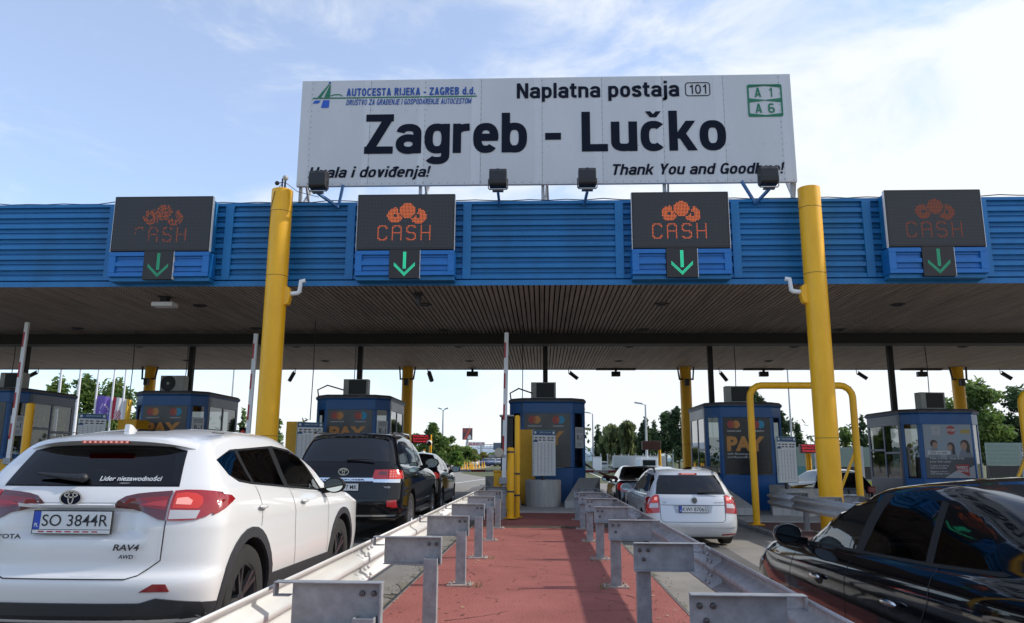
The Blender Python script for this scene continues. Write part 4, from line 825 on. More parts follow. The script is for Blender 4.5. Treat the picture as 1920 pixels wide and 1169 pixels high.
# ------------------------------------------------------------------ barriers with red and white booms
def boom_mesh(b, L_, axis, r=0.055, n=9, start=0):
    st = L_ / n
    for k in range(n):
        a, c = k * st, (k + 1) * st - 0.001; m = (k + start) % 2
        if axis == 'z': b.box(-r, r, -r * .6, r * .6, a, c, m)
        else: b.box(a, c, -r * .6, r * .6, -r, r, m)
def barrier_up(cx, cy, z0, z1, label):
    g = ground(cx) + IZ + (0.034 if cy > 20.4 else 0.0); t = thing('barrier', label, 'barrier', (cx, cy, g), 0, 'raised red and white barriers')
    b = MB(); b.box(-0.28, 0.10, 0.08, 0.44, 0, 0.95, 0); b.box(-0.3, 0.12, 0.06, 0.46, 0.952, 1.0, 0); b.build('barrier_box', YEL2, t, bevel=0.02)
    b = MB(); L_ = z1 - z0; b.box(-.055, .055, -.035, .035, 0, L_, 0)
    k = 0.28
    while k < L_ - .4: b.box(-.056, -0.006, -.0365, .0365, L_ - k - .42, L_ - k, 1); k += .84
    o = b.build('boom', [WHITE, RED], t); o.location = (0, 0, z0 - g); o.rotation_euler.y = 0.012
    b = MB(); b.box(-.12, .09, -.06, .06, z0 - g - .05, z0 - g + .12); b.box(-.04, .04, .0, .1, z0 - g - .2, z0 - g); b.build('boom_clamp', GALV, t, bevel=.01)
barrier_up(-1.02, 20.6, 0.92, 4.92, 'raised barrier boom beside the booth at the end of the red island'); barrier_up(-7.98, 20.6, 0.95, 4.9, 'raised barrier boom beside the left front yellow column'); barrier_up(-14.4, 20.4, 1.36, 5.2, 'raised barrier boom at the far left above the white SUV')
def barrier_down(cx, cy, L_, label, s):
    g = ground(cx) + IZ + 0.034; t = thing('exit_barrier', label, 'barrier', (cx, cy, g), 0, 'lowered exit barriers')
    b = MB(); b.box(-.2, .2, -.2, .2, 0, 1.0); b.build('barrier_box', YEL2, t, bevel=.02)
    b = MB(); boom_mesh(b, L_, 'x', .05, 7); o = b.build('boom', [RED, WHITE], t); o.location = (s * .2, -.25, .85 - ground(cx)); o.rotation_euler.z = 0 if s > 0 else PI
barrier_down(-1.0, 33.0, 4.2, 'lowered barrier boom across the exit left of the centre booth', -1); barrier_down(1.35, 33.0, 4.2, 'lowered barrier boom across the exit right of the centre booth', 1)

# ------------------------------------------------------------------ yellow bollards, small equipment
def bollard(cx, cy, zt, r, label, bands=()):
    g = ground(cx) + IZ + (0.034 if cy > 20.4 else 0.004); t = thing('yellow_bollard', label, 'bollard', (cx, cy, g), 0, 'slim yellow bollards')
    b = MB(); b.lathe([(r, 0), (r, zt - g - .03), (r * .6, zt - g), (.001, zt - g)], n=20); b.build('tube', YEL, t, smooth=40)
    b = MB(); b.lathe([(.001, .015), (r * 2, .015), (r * 2, 0)], n=20); b.build('foot', YEL2, t)
    for z in bands: b = MB(); b.lathe([(r + .004, z - .02), (r + .008, z), (r + .004, z + .02)], n=20); b.build('band', DKGREY, t)
bollard(-0.60, 18.55, 2.55, 0.065, 'taller slim yellow bollard at the end of the red island', (.5, 1.0)); bollard(-0.74, 18.1, 1.78, 0.085, 'shorter thicker yellow bollard at the end of the red island', (.6, 1.5)); bollard(-13.9, 20.3, 2.95, 0.11, 'yellow bollard at the far left beside the raised boom', (.9,))
t = thing('sensor_head', 'beige sensor head on a bracket beside the shorter yellow bollard', 'sensor', (-0.83, 18.0, 1.56))
b = MB(); b.box(-.42, -.02, -.03, .03, -.02, .05); b.build('bracket', GALV, t, bevel=.01); b = MB(); b.lathe([(.001, -.12), (.10, -.12), (.11, .1), (.001, .1)], (-.18, 0, .1), 'y', 18); b.build('housing', mat('beige_case', (.45, .40, .30), .5), t, smooth=40)
t = thing('card_reader', 'black card reader column beside the taller yellow bollard', 'card reader', (-0.98, 21.2, ground(-1) + IZ + .034))
b = MB(); b.box(-.16, .16, 0, .3, 0, 2.45); b.build('cabinet', BLACK, t, bevel=.02); b = MB(); b.box(-.1, .1, -.01, -.001, 1.3, 1.7); b.build('screen', DKGREY, t); b = MB(); b.box(-.2, .2, -.12, .3, 2.452, 2.5); b.build('hood', GREY, t, bevel=.01)

# ------------------------------------------------------------------ yellow pipe gates and the guardrail on the right-hand island
def pipe_gate(cx0, cx1, cy, zt, label, bx=None):
    g = ground((cx0 + cx1) / 2) + IZ + .004; t = thing('pipe_gate', label, 'pipe gate', (cx0, cy, g), 0, 'yellow pipe gates'); W = cx1 - cx0; H = zt - g; r = 0.085
    pts = [(0, 0, 0), (0, 0, H - .3)] + [(.3 - .3 * math.cos(a), 0, H - .3 + .3 * math.sin(a)) for a in (math.radians(k) for k in (20, 45, 70, 90))] + [(W - .3 + .3 * math.sin(a), 0, H - .3 + .3 * math.cos(a)) for a in (math.radians(k) for k in (0, 20, 45, 70, 90))] + [(W, 0, 0)]
    b = MB(); b.tube(pts, r, 18); b.build('frame', YEL, t, smooth=50)
    b = MB(); bx = W if bx is None else bx; b.bar((bx - .03, .05, H * .52), (bx - .75, .25, 0), .13, .06); b.build('brace', YEL, t, bevel=.01)
    b = MB(); b.box(-.16, .16, -.16, .16, 0, .02); b.box(W - .16, W + .16, -.16, .16, 0, .02); b.build('foot', YEL2, t)
pipe_gate(5.26, 7.82, 19.6, 3.38, 'yellow pipe gate around the crisp PAY poster booth'); pipe_gate(11.95, 14.6, 19.6, 3.24, 'yellow pipe gate at the far right, cut by the picture edge', 0)
t = guardrail('grey guardrail on the island under the right yellow column', -1, 5.46, [14.0, 16.0, 18.0], 12.6, 19.0, ground(5.5) + 0.62, GALV, 'guardrails on the right-hand island', ground(6.45) + .15)
t2 = guardrail('grey guardrail on the far side of the right yellow column', 1, 7.25, [14.0, 16.0, 18.0], 12.6, 19.0, ground(7.2) + 0.62, GALV, 'guardrails on the right-hand island', ground(6.45) + .15)
# ------------------------------------------------------------------ vehicles
def herm(pts):
    if isinstance(pts, (int, float)): return lambda t: pts
    X = [p[0] for p in pts]; Y = [p[1] for p in pts]; n = len(X)
    if n == 1: return lambda t: Y[0]
    d = [(Y[i + 1] - Y[i]) / (X[i + 1] - X[i]) for i in range(n - 1)]
    m = [d[0]] + [0 if d[i - 1] * d[i] <= 0 else 2 * d[i - 1] * d[i] / (d[i - 1] + d[i]) for i in range(1, n - 1)] + [d[-1]]
    def f(t):
        if t <= X[0]: return Y[0]
        if t >= X[-1]: return Y[-1]
        i = max(k for k in range(n - 1) if X[k] <= t); h = X[i + 1] - X[i]; s = (t - X[i]) / h
        return (2 * s ** 3 - 3 * s * s + 1) * Y[i] + (s ** 3 - 2 * s * s + s) * h * m[i] + (3 * s * s - 2 * s ** 3) * Y[i + 1] + (s ** 3 - s * s) * h * m[i + 1]
    return f
def row_pts(R, NR, NS, NF, tp):
    W, yr, yf = R['W'], R['yr'], R['yf']; cr, cf, n = R.get('cr', .3), R.get('cf', .45), R.get('n', 2.6); zf = herm(R['z']); P = []
    for i in range(NR):
        a = i / NR * PI / 2; P.append((W * math.sin(a) ** (2 / n), yr + cr * (1 - math.cos(a) ** (2 / n))))
    ya, yb = yr + cr, yf - cf
    for i in range(NS + 1): P.append((W, ya + (yb - ya) * i / NS))
    for i in range(1, NF + 1):
        a = (1 - i / NF) * PI / 2; P.append((W * math.sin(a) ** (2 / n), yf - cf * (1 - math.cos(a) ** (2 / n))))
    return [(x * tp(y), y, zf(y)) for x, y in P]
def loft(rows, NR=12, NS=30, NF=12, taper=((0, 1), (9, 1)), sub=4):
    tp = herm(list(taper)); K = [row_pts(R, NR, NS, NF, tp) for R in rows]; S = []
    idx = []
    for k in range(len(K) - 1):
        for q in range(sub):
            t = q / sub; row = []
            for j in range(len(K[0])):
                p1, p2 = Vector(K[k][j]), Vector(K[k + 1][j]); p0 = Vector(K[k - 1][j]) if k > 0 else 2 * p1 - p2; p3 = Vector(K[k + 2][j]) if k + 2 < len(K) else 2 * p2 - p1
                l = (p2 - p1).length; m1 = (p2 - p0) * 0.5; m2 = (p3 - p1) * 0.5
                for m in (m1, m2):
                    if m.length > l * 1.2: m *= l * 1.2 / m.length
                row.append(p1 * (2 * t ** 3 - 3 * t * t + 1) + m1 * (t ** 3 - 2 * t * t + t) + p2 * (3 * t * t - 2 * t ** 3) + m2 * (t ** 3 - t * t))
            S.append(row); idx.append(k)
    S.append([Vector(p) for p in K[-1]]); M = len(S[0]) - 1; V = []; ring_n = 2 * M
    for row in S:
        V += [tuple(p) for p in row] + [(-row[j].x, row[j].y, row[j].z) for j in range(M - 1, 0, -1)]
    F = []; RI = []
    for r in range(len(S) - 1):
        for j in range(ring_n):
            a, c = r * ring_n + j, r * ring_n + (j + 1) % ring_n; F.append((a, c, c + ring_n, a + ring_n)); RI.append(idx[r])
    F.append(tuple(range(ring_n - 1, -1, -1))); RI.append(-1)
    return V, F, RI
def mesh_obj(name, V, F, mats, MI=None):
    me = bpy.data.meshes.new(name); me.from_pydata(V, [], F)
    for m in mats: me.materials.append(m)
    b = bmesh.new(); b.from_mesh(me)
    if MI:
        for f, i in zip(b.faces, MI): f.material_index = i
    bmesh.ops.remove_doubles(b, verts=b.verts, dist=1e-4); bmesh.ops.dissolve_degenerate(b, dist=1e-5, edges=b.edges); bmesh.ops.recalc_face_normals(b, faces=b.faces); b.to_mesh(me); b.free()
    o = bpy.data.objects.new(name, me); C.objects.link(o); return o
def boolean(o, cutters, ang=32):
    src = o.data; v0 = volume(src)
    for tries in range(4):                                  # an exact cut can fail on a chance coincidence: nudge the cutters and repeat
        me = boolean_once(o, cutters); k = volume(me) / v0
        if 0.45 < k < 0.995 and max(v.co.z for v in me.vertices) > max(v.co.z for v in src.vertices) - 1e-3 and min(v.co.y for v in me.vertices) < min(v.co.y for v in src.vertices) + 1e-3: break
        for i, c in enumerate(cutters):
            for v in c.data.vertices: v.co.x *= 0.9973 - i * 1e-4; v.co.z += 0.0007
    o.data = me; me.name = src.name
    for c in cutters: bpy.data.objects.remove(c)
    smooth_mesh(me, ang)
def volume(me):
    b = bmesh.new(); b.from_mesh(me); v = b.calc_volume(); b.free(); return v
def boolean_once(o, cutters):
    for c in cutters:
        c.parent = o.parent; m = o.modifiers.new('b', 'BOOLEAN'); m.operation = 'DIFFERENCE'; m.solver = 'EXACT'; m.use_hole_tolerant = True; m.object = c; m.material_mode = 'TRANSFER'
    bpy.context.view_layer.update(); dg = bpy.context.evaluated_depsgraph_get(); dg.update(); me = bpy.data.meshes.new_from_object(o.evaluated_get(dg)); o.modifiers.clear(); return me

TYRE = mat('tyre_rubber', (0.022, 0.021, 0.020), 0.85, var=0.3, scale=30, bump=0.2, bscale=90)
RIMB = mat('dark_rim', (0.035, 0.036, 0.04), 0.35, 0.25, coat=.4); RIMS = mat('silver_rim', (0.42, 0.43, 0.45), 0.28, 0.85)
WELL = mat('wheel_well', (0.010, 0.010, 0.010), 0.95); CABIN = mat('cabin_trim', (0.020, 0.020, 0.022), 0.85, var=0.2); SEAT = mat('seat_cloth', (0.030, 0.030, 0.033), 0.9, var=0.3, scale=30)
CLAD = mat('grey_plastic_cladding', (0.030, 0.031, 0.035), 0.55, var=0.12, scale=25)
RUBBER = mat('window_rubber', (0.007, 0.007, 0.008), 0.6, spec=0.25); SEAM = mat('shut_line', (0.02, 0.02, 0.02), 0.9)
CHROME = mat('chrome', (0.72, 0.73, 0.75), 0.12, 1.0); MIRG = mat('mirror_glass', (0.55, 0.60, 0.57), 0.05, 1.0)
LAMP_R = mat('lamp_red', (0.22, 0.008, 0.010), 0.12, coat=1.0); LAMP_D = mat('lamp_smoked', (0.10, 0.018, 0.022), 0.12, coat=1.0); LAMP_C = mat('lamp_clear', (0.52, 0.50, 0.50), 0.12, coat=1.0)
LAMP_ON = mat('brake_lit', (0.5, 0.03, 0.02), 0.2, emit=(1, 0.16, 0.15), es=0.07); LAMP_HOT = mat('brake_lit_core', (0.55, 0.20, 0.17), 0.2, emit=(1, 0.42, 0.38), es=0.28); LAMP_GLOW = mat('lamp_red_lit', (0.23, 0.008, 0.010), 0.12, coat=1.0, emit=(1, 0.02, 0.02), es=0.05)
GL_DARK = glass_mat('privacy_glass', (0.10, 0.105, 0.12), 1.0); GL_MID = glass_mat('tinted_glass', (0.42, 0.46, 0.45), 1.1); GL_SOLID = mat('dark_car_glass', (0.010, 0.011, 0.014), 0.03, spec=0.6)

class Car:
    def __init__(s, name, label, x, y, rows, paint, group=None, taper=((0, 1), (9, 1)), wheels=None, arch=0.0, cav=None, deform=None, nr=12, cuts=(), rearcut=None, rd=.62, frontcut=None, zoff=0.0, yaw=0.0):
        s.t = thing(name, label, 'car', (x, y, ground(x) + zoff), yaw, group); s.paint = paint
        V, F, RI = loft(rows, NR=nr, taper=taper); V = [deform(Vector(v)) for v in V] if deform else V; o = mesh_obj('body', V, F, [paint, WELL]); o.parent = s.t; s.body = o
        bm = bmesh.new(); bm.from_mesh(o.data); s.bvh = BVHTree.FromBMesh(bm); bm.free()
        s.L = max(v[1] for v in V); s.wh = wheels; cutters = []
        if wheels:
            b = MB(); W = wheels['W']
            for yy in wheels['y']:
                for sx in (-1, 1): 
                    n = 40; ra = arch or wheels['r'] + .05; prof = [(1e-6, 0), (ra, 0), (ra, .55), (1e-6, .55)]
                    q = MB(); q.lathe(prof, (0, 0, 0), 'x', n); b.add([(sx * (W - .27) + (v[0] if sx > 0 else -v[0]), v[1] + yy, v[2] + wheels['z']) for v in q.v], q.f)
            cutters.append(mesh_obj('cut', b.v, b.f, [WELL]))
        if cav:
            V, F, _ = loft(cav, NR=8, NS=8, NF=8, sub=2, taper=taper); cutters.append(mesh_obj('cut', V, F, [CABIN]))
            if frontcut: b = MB(); b.prism(frontcut[0], 'y', frontcut[1], s.L + .6); cutters.append(mesh_obj('cut', b.v, b.f, [CABIN]))
            if rearcut: b = MB(); b.prism(rearcut, 'y', -.6, rd); cutters.append(mesh_obj('cut', b.v, b.f, [CABIN]))
            for poly in cuts:
                for sx in (-1, 1):
                    b = MB(); b.prism(poly, 'x', sx * 0.54, sx * 1.3); cutters.append(mesh_obj('cut', b.v, b.f, [CABIN]))
            cutters = cutters[1:] + cutters[:1]
        if cutters: boolean(o, cutters)
        else: smooth_mesh(o.data, 40)
    def hit(s, view, u, v):
        o, d = {'R': ((3, u, v), (-1, 0, 0)), 'L': ((-3, u, v), (1, 0, 0)), 'B': ((u, -3, v), (0, 1, 0)), 'F': ((u, 9, v), (0, -1, 0)), 'T': ((u, v, 4), (0, 0, -1))}[view]
        p, n, i, _ = s.bvh.ray_cast(Vector(o), Vector(d))
        if p is None:
            q = {'R': (.9, u, v), 'L': (-.9, u, v), 'B': (u, .2, v), 'F': (u, s.L - .2, v), 'T': (u, v, 1.4)}[view]
            p, n, i, _ = s.bvh.find_nearest(Vector(q))
            # the outline overshoots the body: keep to its surface
        if n.dot(Vector(d)) > 0: n = -n
        return p, n
    def patch(s, name, polys, view, h, m, parent=None, g=.06, skirt=.012, label=None, smooth=True):
        b = MB()
        if not isinstance(polys[0][0], (tuple, list)): polys = [polys]
        for poly in polys:
            ar = sum(poly[i][0] * poly[(i + 1) % len(poly)][1] - poly[(i + 1) % len(poly)][0] * poly[i][1] for i in range(len(poly)))
            if ar < 0: poly = poly[::-1]
            B = []
            for i, p in enumerate(poly):
                q = poly[(i + 1) % len(poly)]; l = math.hypot(q[0] - p[0], q[1] - p[1]); k = max(1, int(l / g))
                B += [(p[0] + (q[0] - p[0]) * j / k, p[1] + (q[1] - p[1]) * j / k) for j in range(k)]
            nb = len(B); x0, x1 = min(p[0] for p in B), max(p[0] for p in B); y0, y1 = min(p[1] for p in B), max(p[1] for p in B); I = []
            def inside(x, y):
                c = False
                for i in range(nb):
                    (ax, ay), (bx, by) = B[i], B[(i + 1) % nb]
                    if (ay > y) != (by > y) and x < (bx - ax) * (y - ay) / (by - ay) + ax: c = not c
                return c
            x = x0 + g * .5
            while x < x1:
                y = y0 + g * .5
                while y < y1:
                    if inside(x, y) and min((x - p[0]) ** 2 + (y - p[1]) ** 2 for p in B) > (g * .35) ** 2: I.append((x, y))
                    y += g
                x += g
            r = delaunay_2d_cdt([Vector(p) for p in B + I], [(i, (i + 1) % nb) for i in range(nb)], [], 1, 1e-6)
            vs = [s.hit(view, p.x, p.y) for p in r[0]]; top = [p + n * h for p, n in vs]; bot = [p - n * skirt for p, n in vs]
            d = {'R': Vector((1, 0, 0)), 'L': Vector((-1, 0, 0)), 'B': Vector((0, -1, 0)), 'F': Vector((0, 1, 0)), 'T': Vector((0, 0, 1))}[view]
            F = []; E = {}
            for f in r[2]:
                f = list(f); nn = (top[f[1]] - top[f[0]]).cross(top[f[2]] - top[f[0]])
                if nn.dot(d) < 0: f.reverse()
                F.append(tuple(f))
                for i in range(len(f)):
                    e = (f[i], f[(i + 1) % len(f)]); E[e] = 1
            k = len(top); S = [(e[0], e[0] + k, e[1] + k, e[1]) for e in E if (e[1], e[0]) not in E]
            b.add(top + bot, F + S)
        o = b.build(name, m, parent or s.t, smooth=30 if smooth else None)
        if label: o['label'] = label
        return o
    def line(s, name, pls, view, wd, m, parent=None, h=.003, g=.05):
        b = MB()
        if not isinstance(pls[0][0], (tuple, list)): pls = [pls]
        for pl in pls:
            P = []
            for p, q in zip(pl, pl[1:]):
                k = max(1, int(math.hypot(q[0] - p[0], q[1] - p[1]) / g)); P += [(p[0] + (q[0] - p[0]) * j / k, p[1] + (q[1] - p[1]) * j / k) for j in range(k)]
            P.append(pl[-1]); vs = []
            for i, p in enumerate(P):
                a, c = P[max(0, i - 1)], P[min(len(P) - 1, i + 1)]; dx, dy = c[0] - a[0], c[1] - a[1]; l = math.hypot(dx, dy) or 1; nx, ny = -dy / l * wd / 2, dx / l * wd / 2
                for sg in (1, -1):
                    q, n = s.hit(view, p[0] + sg * nx, p[1] + sg * ny); vs.append(q + n * h)
            b.add(vs, [(2 * i, 2 * i + 1, 2 * i + 3, 2 * i + 2) for i in range(len(P) - 1)])
        return b.build(name, m, parent or s.t)
    def both(s, fn, *a, **k):
        return [fn(a[0], a[1], 'R', *a[2:], **k), fn(a[0], a[1], 'L', *a[2:], **k)]
    def wheels(s, style, rimm, spokes=5):
        r, W, z = s.wh['r'], s.wh['W'], s.wh['z']; first = {}
        for yy in s.wh['y']:
            for sx in (1, -1):
                if not first:
                    b = MB(); k = r / .36; b.lathe([(.232 * k, -.10), (.30 * k, -.112), (.338 * k, -.104), (.357 * k, -.075), (.36 * k, -.03), (.36 * k, .03), (.357 * k, .075), (.338 * k, .104), (.30 * k, .112), (.232 * k, .10)], (0, 0, 0), 'x', 48); o = b.build('wheel', TYRE, s.t, smooth=35)
                    q = MB(); q.lathe([(.236 * k, -.1), (.236 * k, .094), (.226 * k, .099), (.215 * k, .088), (.20 * k, .02), (.001, .02)], (0, 0, 0), 'x', 40, 1 if style == 'dark' else 0)
                    for i in range(spokes):
                        a = 2 * PI * i / spokes + .3
                        for da in ((-.16, .16) if style != 'multi' else (0,)):
                            p = Vector((.062, math.cos(a + da * .4) * .045 * k, math.sin(a + da * .4) * .045 * k)); e = Vector((.086, math.cos(a + da) * .222 * k, math.sin(a + da) * .222 * k)); q.bar(p, e, .03 * k, .026 * k, 0, (1, 0, 0))
                    q.lathe([(.001, .082), (.03 * k, .082), (.05 * k, .072), (.055 * k, .03)], (0, 0, 0), 'x', 16, 0); rm = q.build('rim', [rimm, RIMB], o, smooth=30); first = (o, rm)
                else:
                    o = first[0].copy(); C.objects.link(o); o.parent = s.t; rm = first[1].copy(); C.objects.link(rm); rm.parent = o
                o.location = (sx * (W - .125), yy, z); o.rotation_euler = (0.5 * yy, 0, 0 if sx > 0 else PI)
    def mirror(s, sx, x, y, z, m, k=1.0, gm=None):
        b = MB(); prof = [(.001, 0.0), (.088, 0.0), (.096, .012), (.094, .05), (.072, .10), (.04, .125), (.001, .132)]
        b.lathe(prof, (0, 0, 0), 'y', 28); b.v = [(v[0] * 1.25 * k, v[1] * k, v[2] * .88 * k) for v in b.v]
        b.bar((-sx * .06 * k, .05, -.05 * k), (-sx * .17 * k, .05, -.065 * k), .09 * k, .06 * k)
        o = b.build('mirror', [m], s.t, loc=(sx * x, y, z), smooth=40); o.rotation_euler.z = -sx * .12
        q = MB(); q.disc((0, -.004, 0), .102 * k, 'y', 24, 0, .070 * k); q.build('mirror_glass', gm or MIRG, o); return o
    def handle(s, sx, y, z, m, lg=.17, recess=None):
        p, n = s.hit('R' if sx > 0 else 'L', y, z); b = MB(); b.sphere((0, 0, 0), 1, 8, 0, (.016, lg / 2, .017)); o = b.build('door_handle', m, s.t, loc=p + n * .026, smooth=50)
        o.rotation_euler.x = -0.03
        if recess: s.patch('handle_recess_shade', [(y - lg * .42 + lg * .4 * math.cos(a), z - .008 + .034 * math.sin(a)) if 0 else (y + lg * .42 * math.cos(a), z - .012 + .034 * math.sin(a)) for a in [k * PI / 6 for k in range(12)]], 'R' if sx > 0 else 'L', .001, recess, o if 0 else None, g=.05)  # flat patch, shade of the handle hollow put into its colour
    def plate(s, txt, x, y, z, eu=None, wd=.52, ht=.114, tilt=0.0, frame=INK, cc=None, dealer=False, strip=None):
        t = MB(); h = wd / 2; b = ht / 2; t.box(-h - .008, h + .008, 0, .012, -b - (.03 if dealer else .008), b + .008, 0); t.box(-h, h, -.003, -.0005, -b, b, 1); x0 = -h + .012
        if eu: t.box(-h, -h + .045, -.0045, -.0032, -b, b, 3); t.text(eu, -h + .01, -h + .036, -b + .015, -b + .04, -.006, 1, 0, .02); x0 = -h + .058
        t.text(txt, x0, h - .018, -b + .020, b - .020, -.0055, 2, 0, .003)
        if dealer: t.box(-h, h, -.003, -.0005, -b - .026, -b - .004, 1); t.text('www.dealer', -h + .03, h - .03, -b - .02, -b - .009, -.005, 4, 0, 0) if 0 else [t.box(xx, xx + .04, -.0045, -.004, -b - .019, -b - .011, 4) for xx in [(-h + .04) + .06 * q for q in range(7)]]
        o = t.build('licence_plate', [frame, PLATE, INK, EUBLUE, RED], s.t, loc=(x, y, z)); o.rotation_euler.x = tilt; return o
    def seats(s, ys, zf, x=.36, wheel=None, rear=None):
        for sx in (-1, 1):
            b = MB(); b.box(-.24, .24, 0, .14, 0, .58); b.box(-.15, .15, .02, .12, .60, .78); b.box(-.02, .02, .05, .07, .57, .61); b.box(-.24, .24, .1, .6, -.06, .1)
            o = b.build('seat', SEAT, s.t, loc=(sx * x, ys, zf), bevel=.05)
        if rear is not None:
            b = MB(); b.box(-.62, .62, 0, .14, 0, .5)
            for q in (-.38, .38): b.box(q - .13, q + .13, .02, .1, .51, .66)
            b.build('rear_seat', SEAT, s.t, loc=(0, rear, zf), bevel=.04)
        if wheel:
            b = MB(); b.lathe([(.17 + .014 * math.cos(a), .014 * math.sin(a)) for a in [k * PI / 4 for k in range(8)]], (0, 0, 0), 'y', 28, closed=True); b.bar((-.16, 0, 0), (.16, 0, 0), .03, .02); b.bar((0, 0, 0), (0, 0, -.16), .03, .02)
            o = b.build('steering_wheel', CABIN, s.t, loc=(-x, wheel[0], wheel[1]), smooth=40); o.rotation_euler.x = -.4
            b = MB(); b.box(-.66, .66, 0, .4, -.12, 0.02); b.box(-x - .16, -x + .16, -.04, .12, .02, .08); b.build('dashboard', CABIN, s.t, loc=(0, wheel[0] + .16, wheel[1] - .02), bevel=.05)
def rows_of(spec): return [dict(W=r[0], yr=r[1], yf=r[2], z=r[3], **(r[4] if len(r) > 4 else {})) for r in spec]
def arcpts(cy, cz, r, a0, a1, n=18): return [(cy + r * math.cos(math.radians(a0 + (a1 - a0) * k / n)), cz + r * math.sin(math.radians(a0 + (a1 - a0) * k / n))) for k in range(n + 1)]
def flare(cy, cz, r0, r1, a0=-14, a1=194): return arcpts(cy, cz, r1, a0, a1) + arcpts(cy, cz, r0, a1, a0)
def emblem(mb, x, z, y, rx, rz, m):                           # three interlocked ovals
    def oval(cx, cz, a, c, wd):
        n = 26; A = [(cx + a * math.cos(2 * PI * k / n), y, cz + c * math.sin(2 * PI * k / n)) for k in range(n)]; B = [(cx + (a - wd) * math.cos(2 * PI * k / n), y, cz + (c - wd) * math.sin(2 * PI * k / n)) for k in range(n)]
        mb.add(A + B, [(k, (k + 1) % n, n + (k + 1) % n, n + k) for k in range(n)], m)
    oval(x, z, rx, rz, rx * .13); oval(x, z + rz * .38, rx * .62, rz * .36, rx * .11); oval(x, z + rz * .02, rx * .27, rz * .80, rx * .11)

# --- white SUV, nearest on the left
WPAINT = mat('white_car_paint', (0.71, 0.70, 0.685), 0.25, coat=0.8)
rv = rows_of([(.78, .25, 4.35, .30), (.885, .06, 4.50, .37), (.915, .0, 4.56, .54), (.921, .002, 4.56, .635), (.92, .05, 4.55, .69), (.921, .06, 4.53, .80), (.922, .066, 4.52, .90), (.922, .074, 4.50, [(0, .99), (2.5, .96), (4.5, .92)]), (.905, .11, 4.36, [(0, 1.12), (1, 1.08), (2.8, 1.03), (3.6, 1.0), (4.4, .92)]),
    (.868, .155, 4.18, [(0, 1.185), (.6, 1.19), (2.8, 1.08), (3.6, 1.05), (4.2, .97)]), (.835, .19, 3.45, [(0, 1.225), (.7, 1.235), (2.8, 1.105), (3.45, 1.10)], dict(cf=.35, cr=.24)), (.755, .31, 2.95, [(.3, 1.37), (2.9, 1.33)], dict(cf=.32, cr=.18)),
    (.655, .43, 2.45, [(.42, 1.495), (1.2, 1.555), (1.7, 1.56), (2.45, 1.48)], dict(cf=.25, cr=.16)), (.575, .48, 2.32, [(.5, 1.535), (1.3, 1.605), (1.8, 1.605), (2.3, 1.54)], dict(cf=.25)), (.32, .53, 2.22, [(.5, 1.565), (1.3, 1.637), (1.8, 1.637), (2.2, 1.57)], dict(cf=.25)), (0, .55, 2.2, [(.5, 1.57), (1.3, 1.645), (1.8, 1.645), (2.2, 1.575)], dict(cf=.25))])
Q = [(.50, 1.395), (.58, 1.288), (.72, 1.252), (.93, 1.228), (.895, 1.468), (.80, 1.458)]; RW = [(.985, 1.224), (1.70, 1.178), (1.655, 1.498), (.955, 1.476)]; FW = [(1.82, 1.172), (2.79, 1.112), (2.70, 1.21), (2.42, 1.415), (2.2, 1.468), (1.765, 1.498)]
RG = [(-.60, 1.225), (.60, 1.225), (.545, 1.455), (.40, 1.49), (-.40, 1.49), (-.545, 1.455)]
def sst(a, b_, x): t = max(0, min(1, (x - a) / (b_ - a))); return t * t * (3 - 2 * t)
def rv_deform(v):                                         # plate recess pressed into the tailgate, crease under the lamps
    if v.y < .5: k = (1 - sst(.36, .46, abs(v.x))) * sst(.865, .925, v.z) * (1 - sst(1.075, 1.10, v.z)); v.y += .05 * k
    return v
car = Car('white_suv', 'white SUV with lit brake lights and plate SO 3844R, nearest at the left', -3.08, 5.0, rv, WPAINT, taper=((0, .985), (.6, 1), (3.6, 1), (4.6, .93)), wheels=dict(y=(.79, 3.42), r=.385, z=.40, W=.92), arch=.435, deform=rv_deform, nr=26,
    cav=rows_of([(.76, .45, 3.3, .80), (.77, .45, 3.15, 1.02), (.755, .42, 3.05, 1.2), (.69, .60, 2.7, 1.36), (.583, .76, 2.22, 1.461), (.2, .85, 2.1, 1.50)]), cuts=(Q, RW, FW), rearcut=[(-.56, 1.235), (.56, 1.235), (.49, 1.43), (.38, 1.465), (-.38, 1.465), (-.49, 1.43)], rd=.56, frontcut=([(-.77, 1.13), (.77, 1.13), (.595, 1.47), (-.595, 1.47)], 2.2))
ins = lambda P, k: [(p[0] + (sum(q[0] for q in P) / len(P) - p[0]) * k, p[1] + (sum(q[1] for q in P) / len(P) - p[1]) * k) for p in P]
for P, g in ((Q, GL_DARK), (RW, GL_DARK), (FW, GL_MID)): car.both(car.patch, 'window', ins(P, -.01), .0015, g, skirt=0)
car.patch('rear_window', ins(RG, -.015), 'B', .003, GL_DARK, skirt=0)
car.patch('window_frit', [[(-.61, 1.215), (.61, 1.215), (.60, 1.238), (-.60, 1.238)], [(-.55, 1.447), (-.40, 1.475), (.40, 1.475), (.55, 1.447), (.41, 1.497), (-.41, 1.497)]], 'B', .0015, RUBBER, skirt=0)
car.patch('windshield', [(-.775, 1.12), (.775, 1.12), (.60, 1.475), (-.60, 1.475)], 'F', .003, GL_MID, skirt=0)
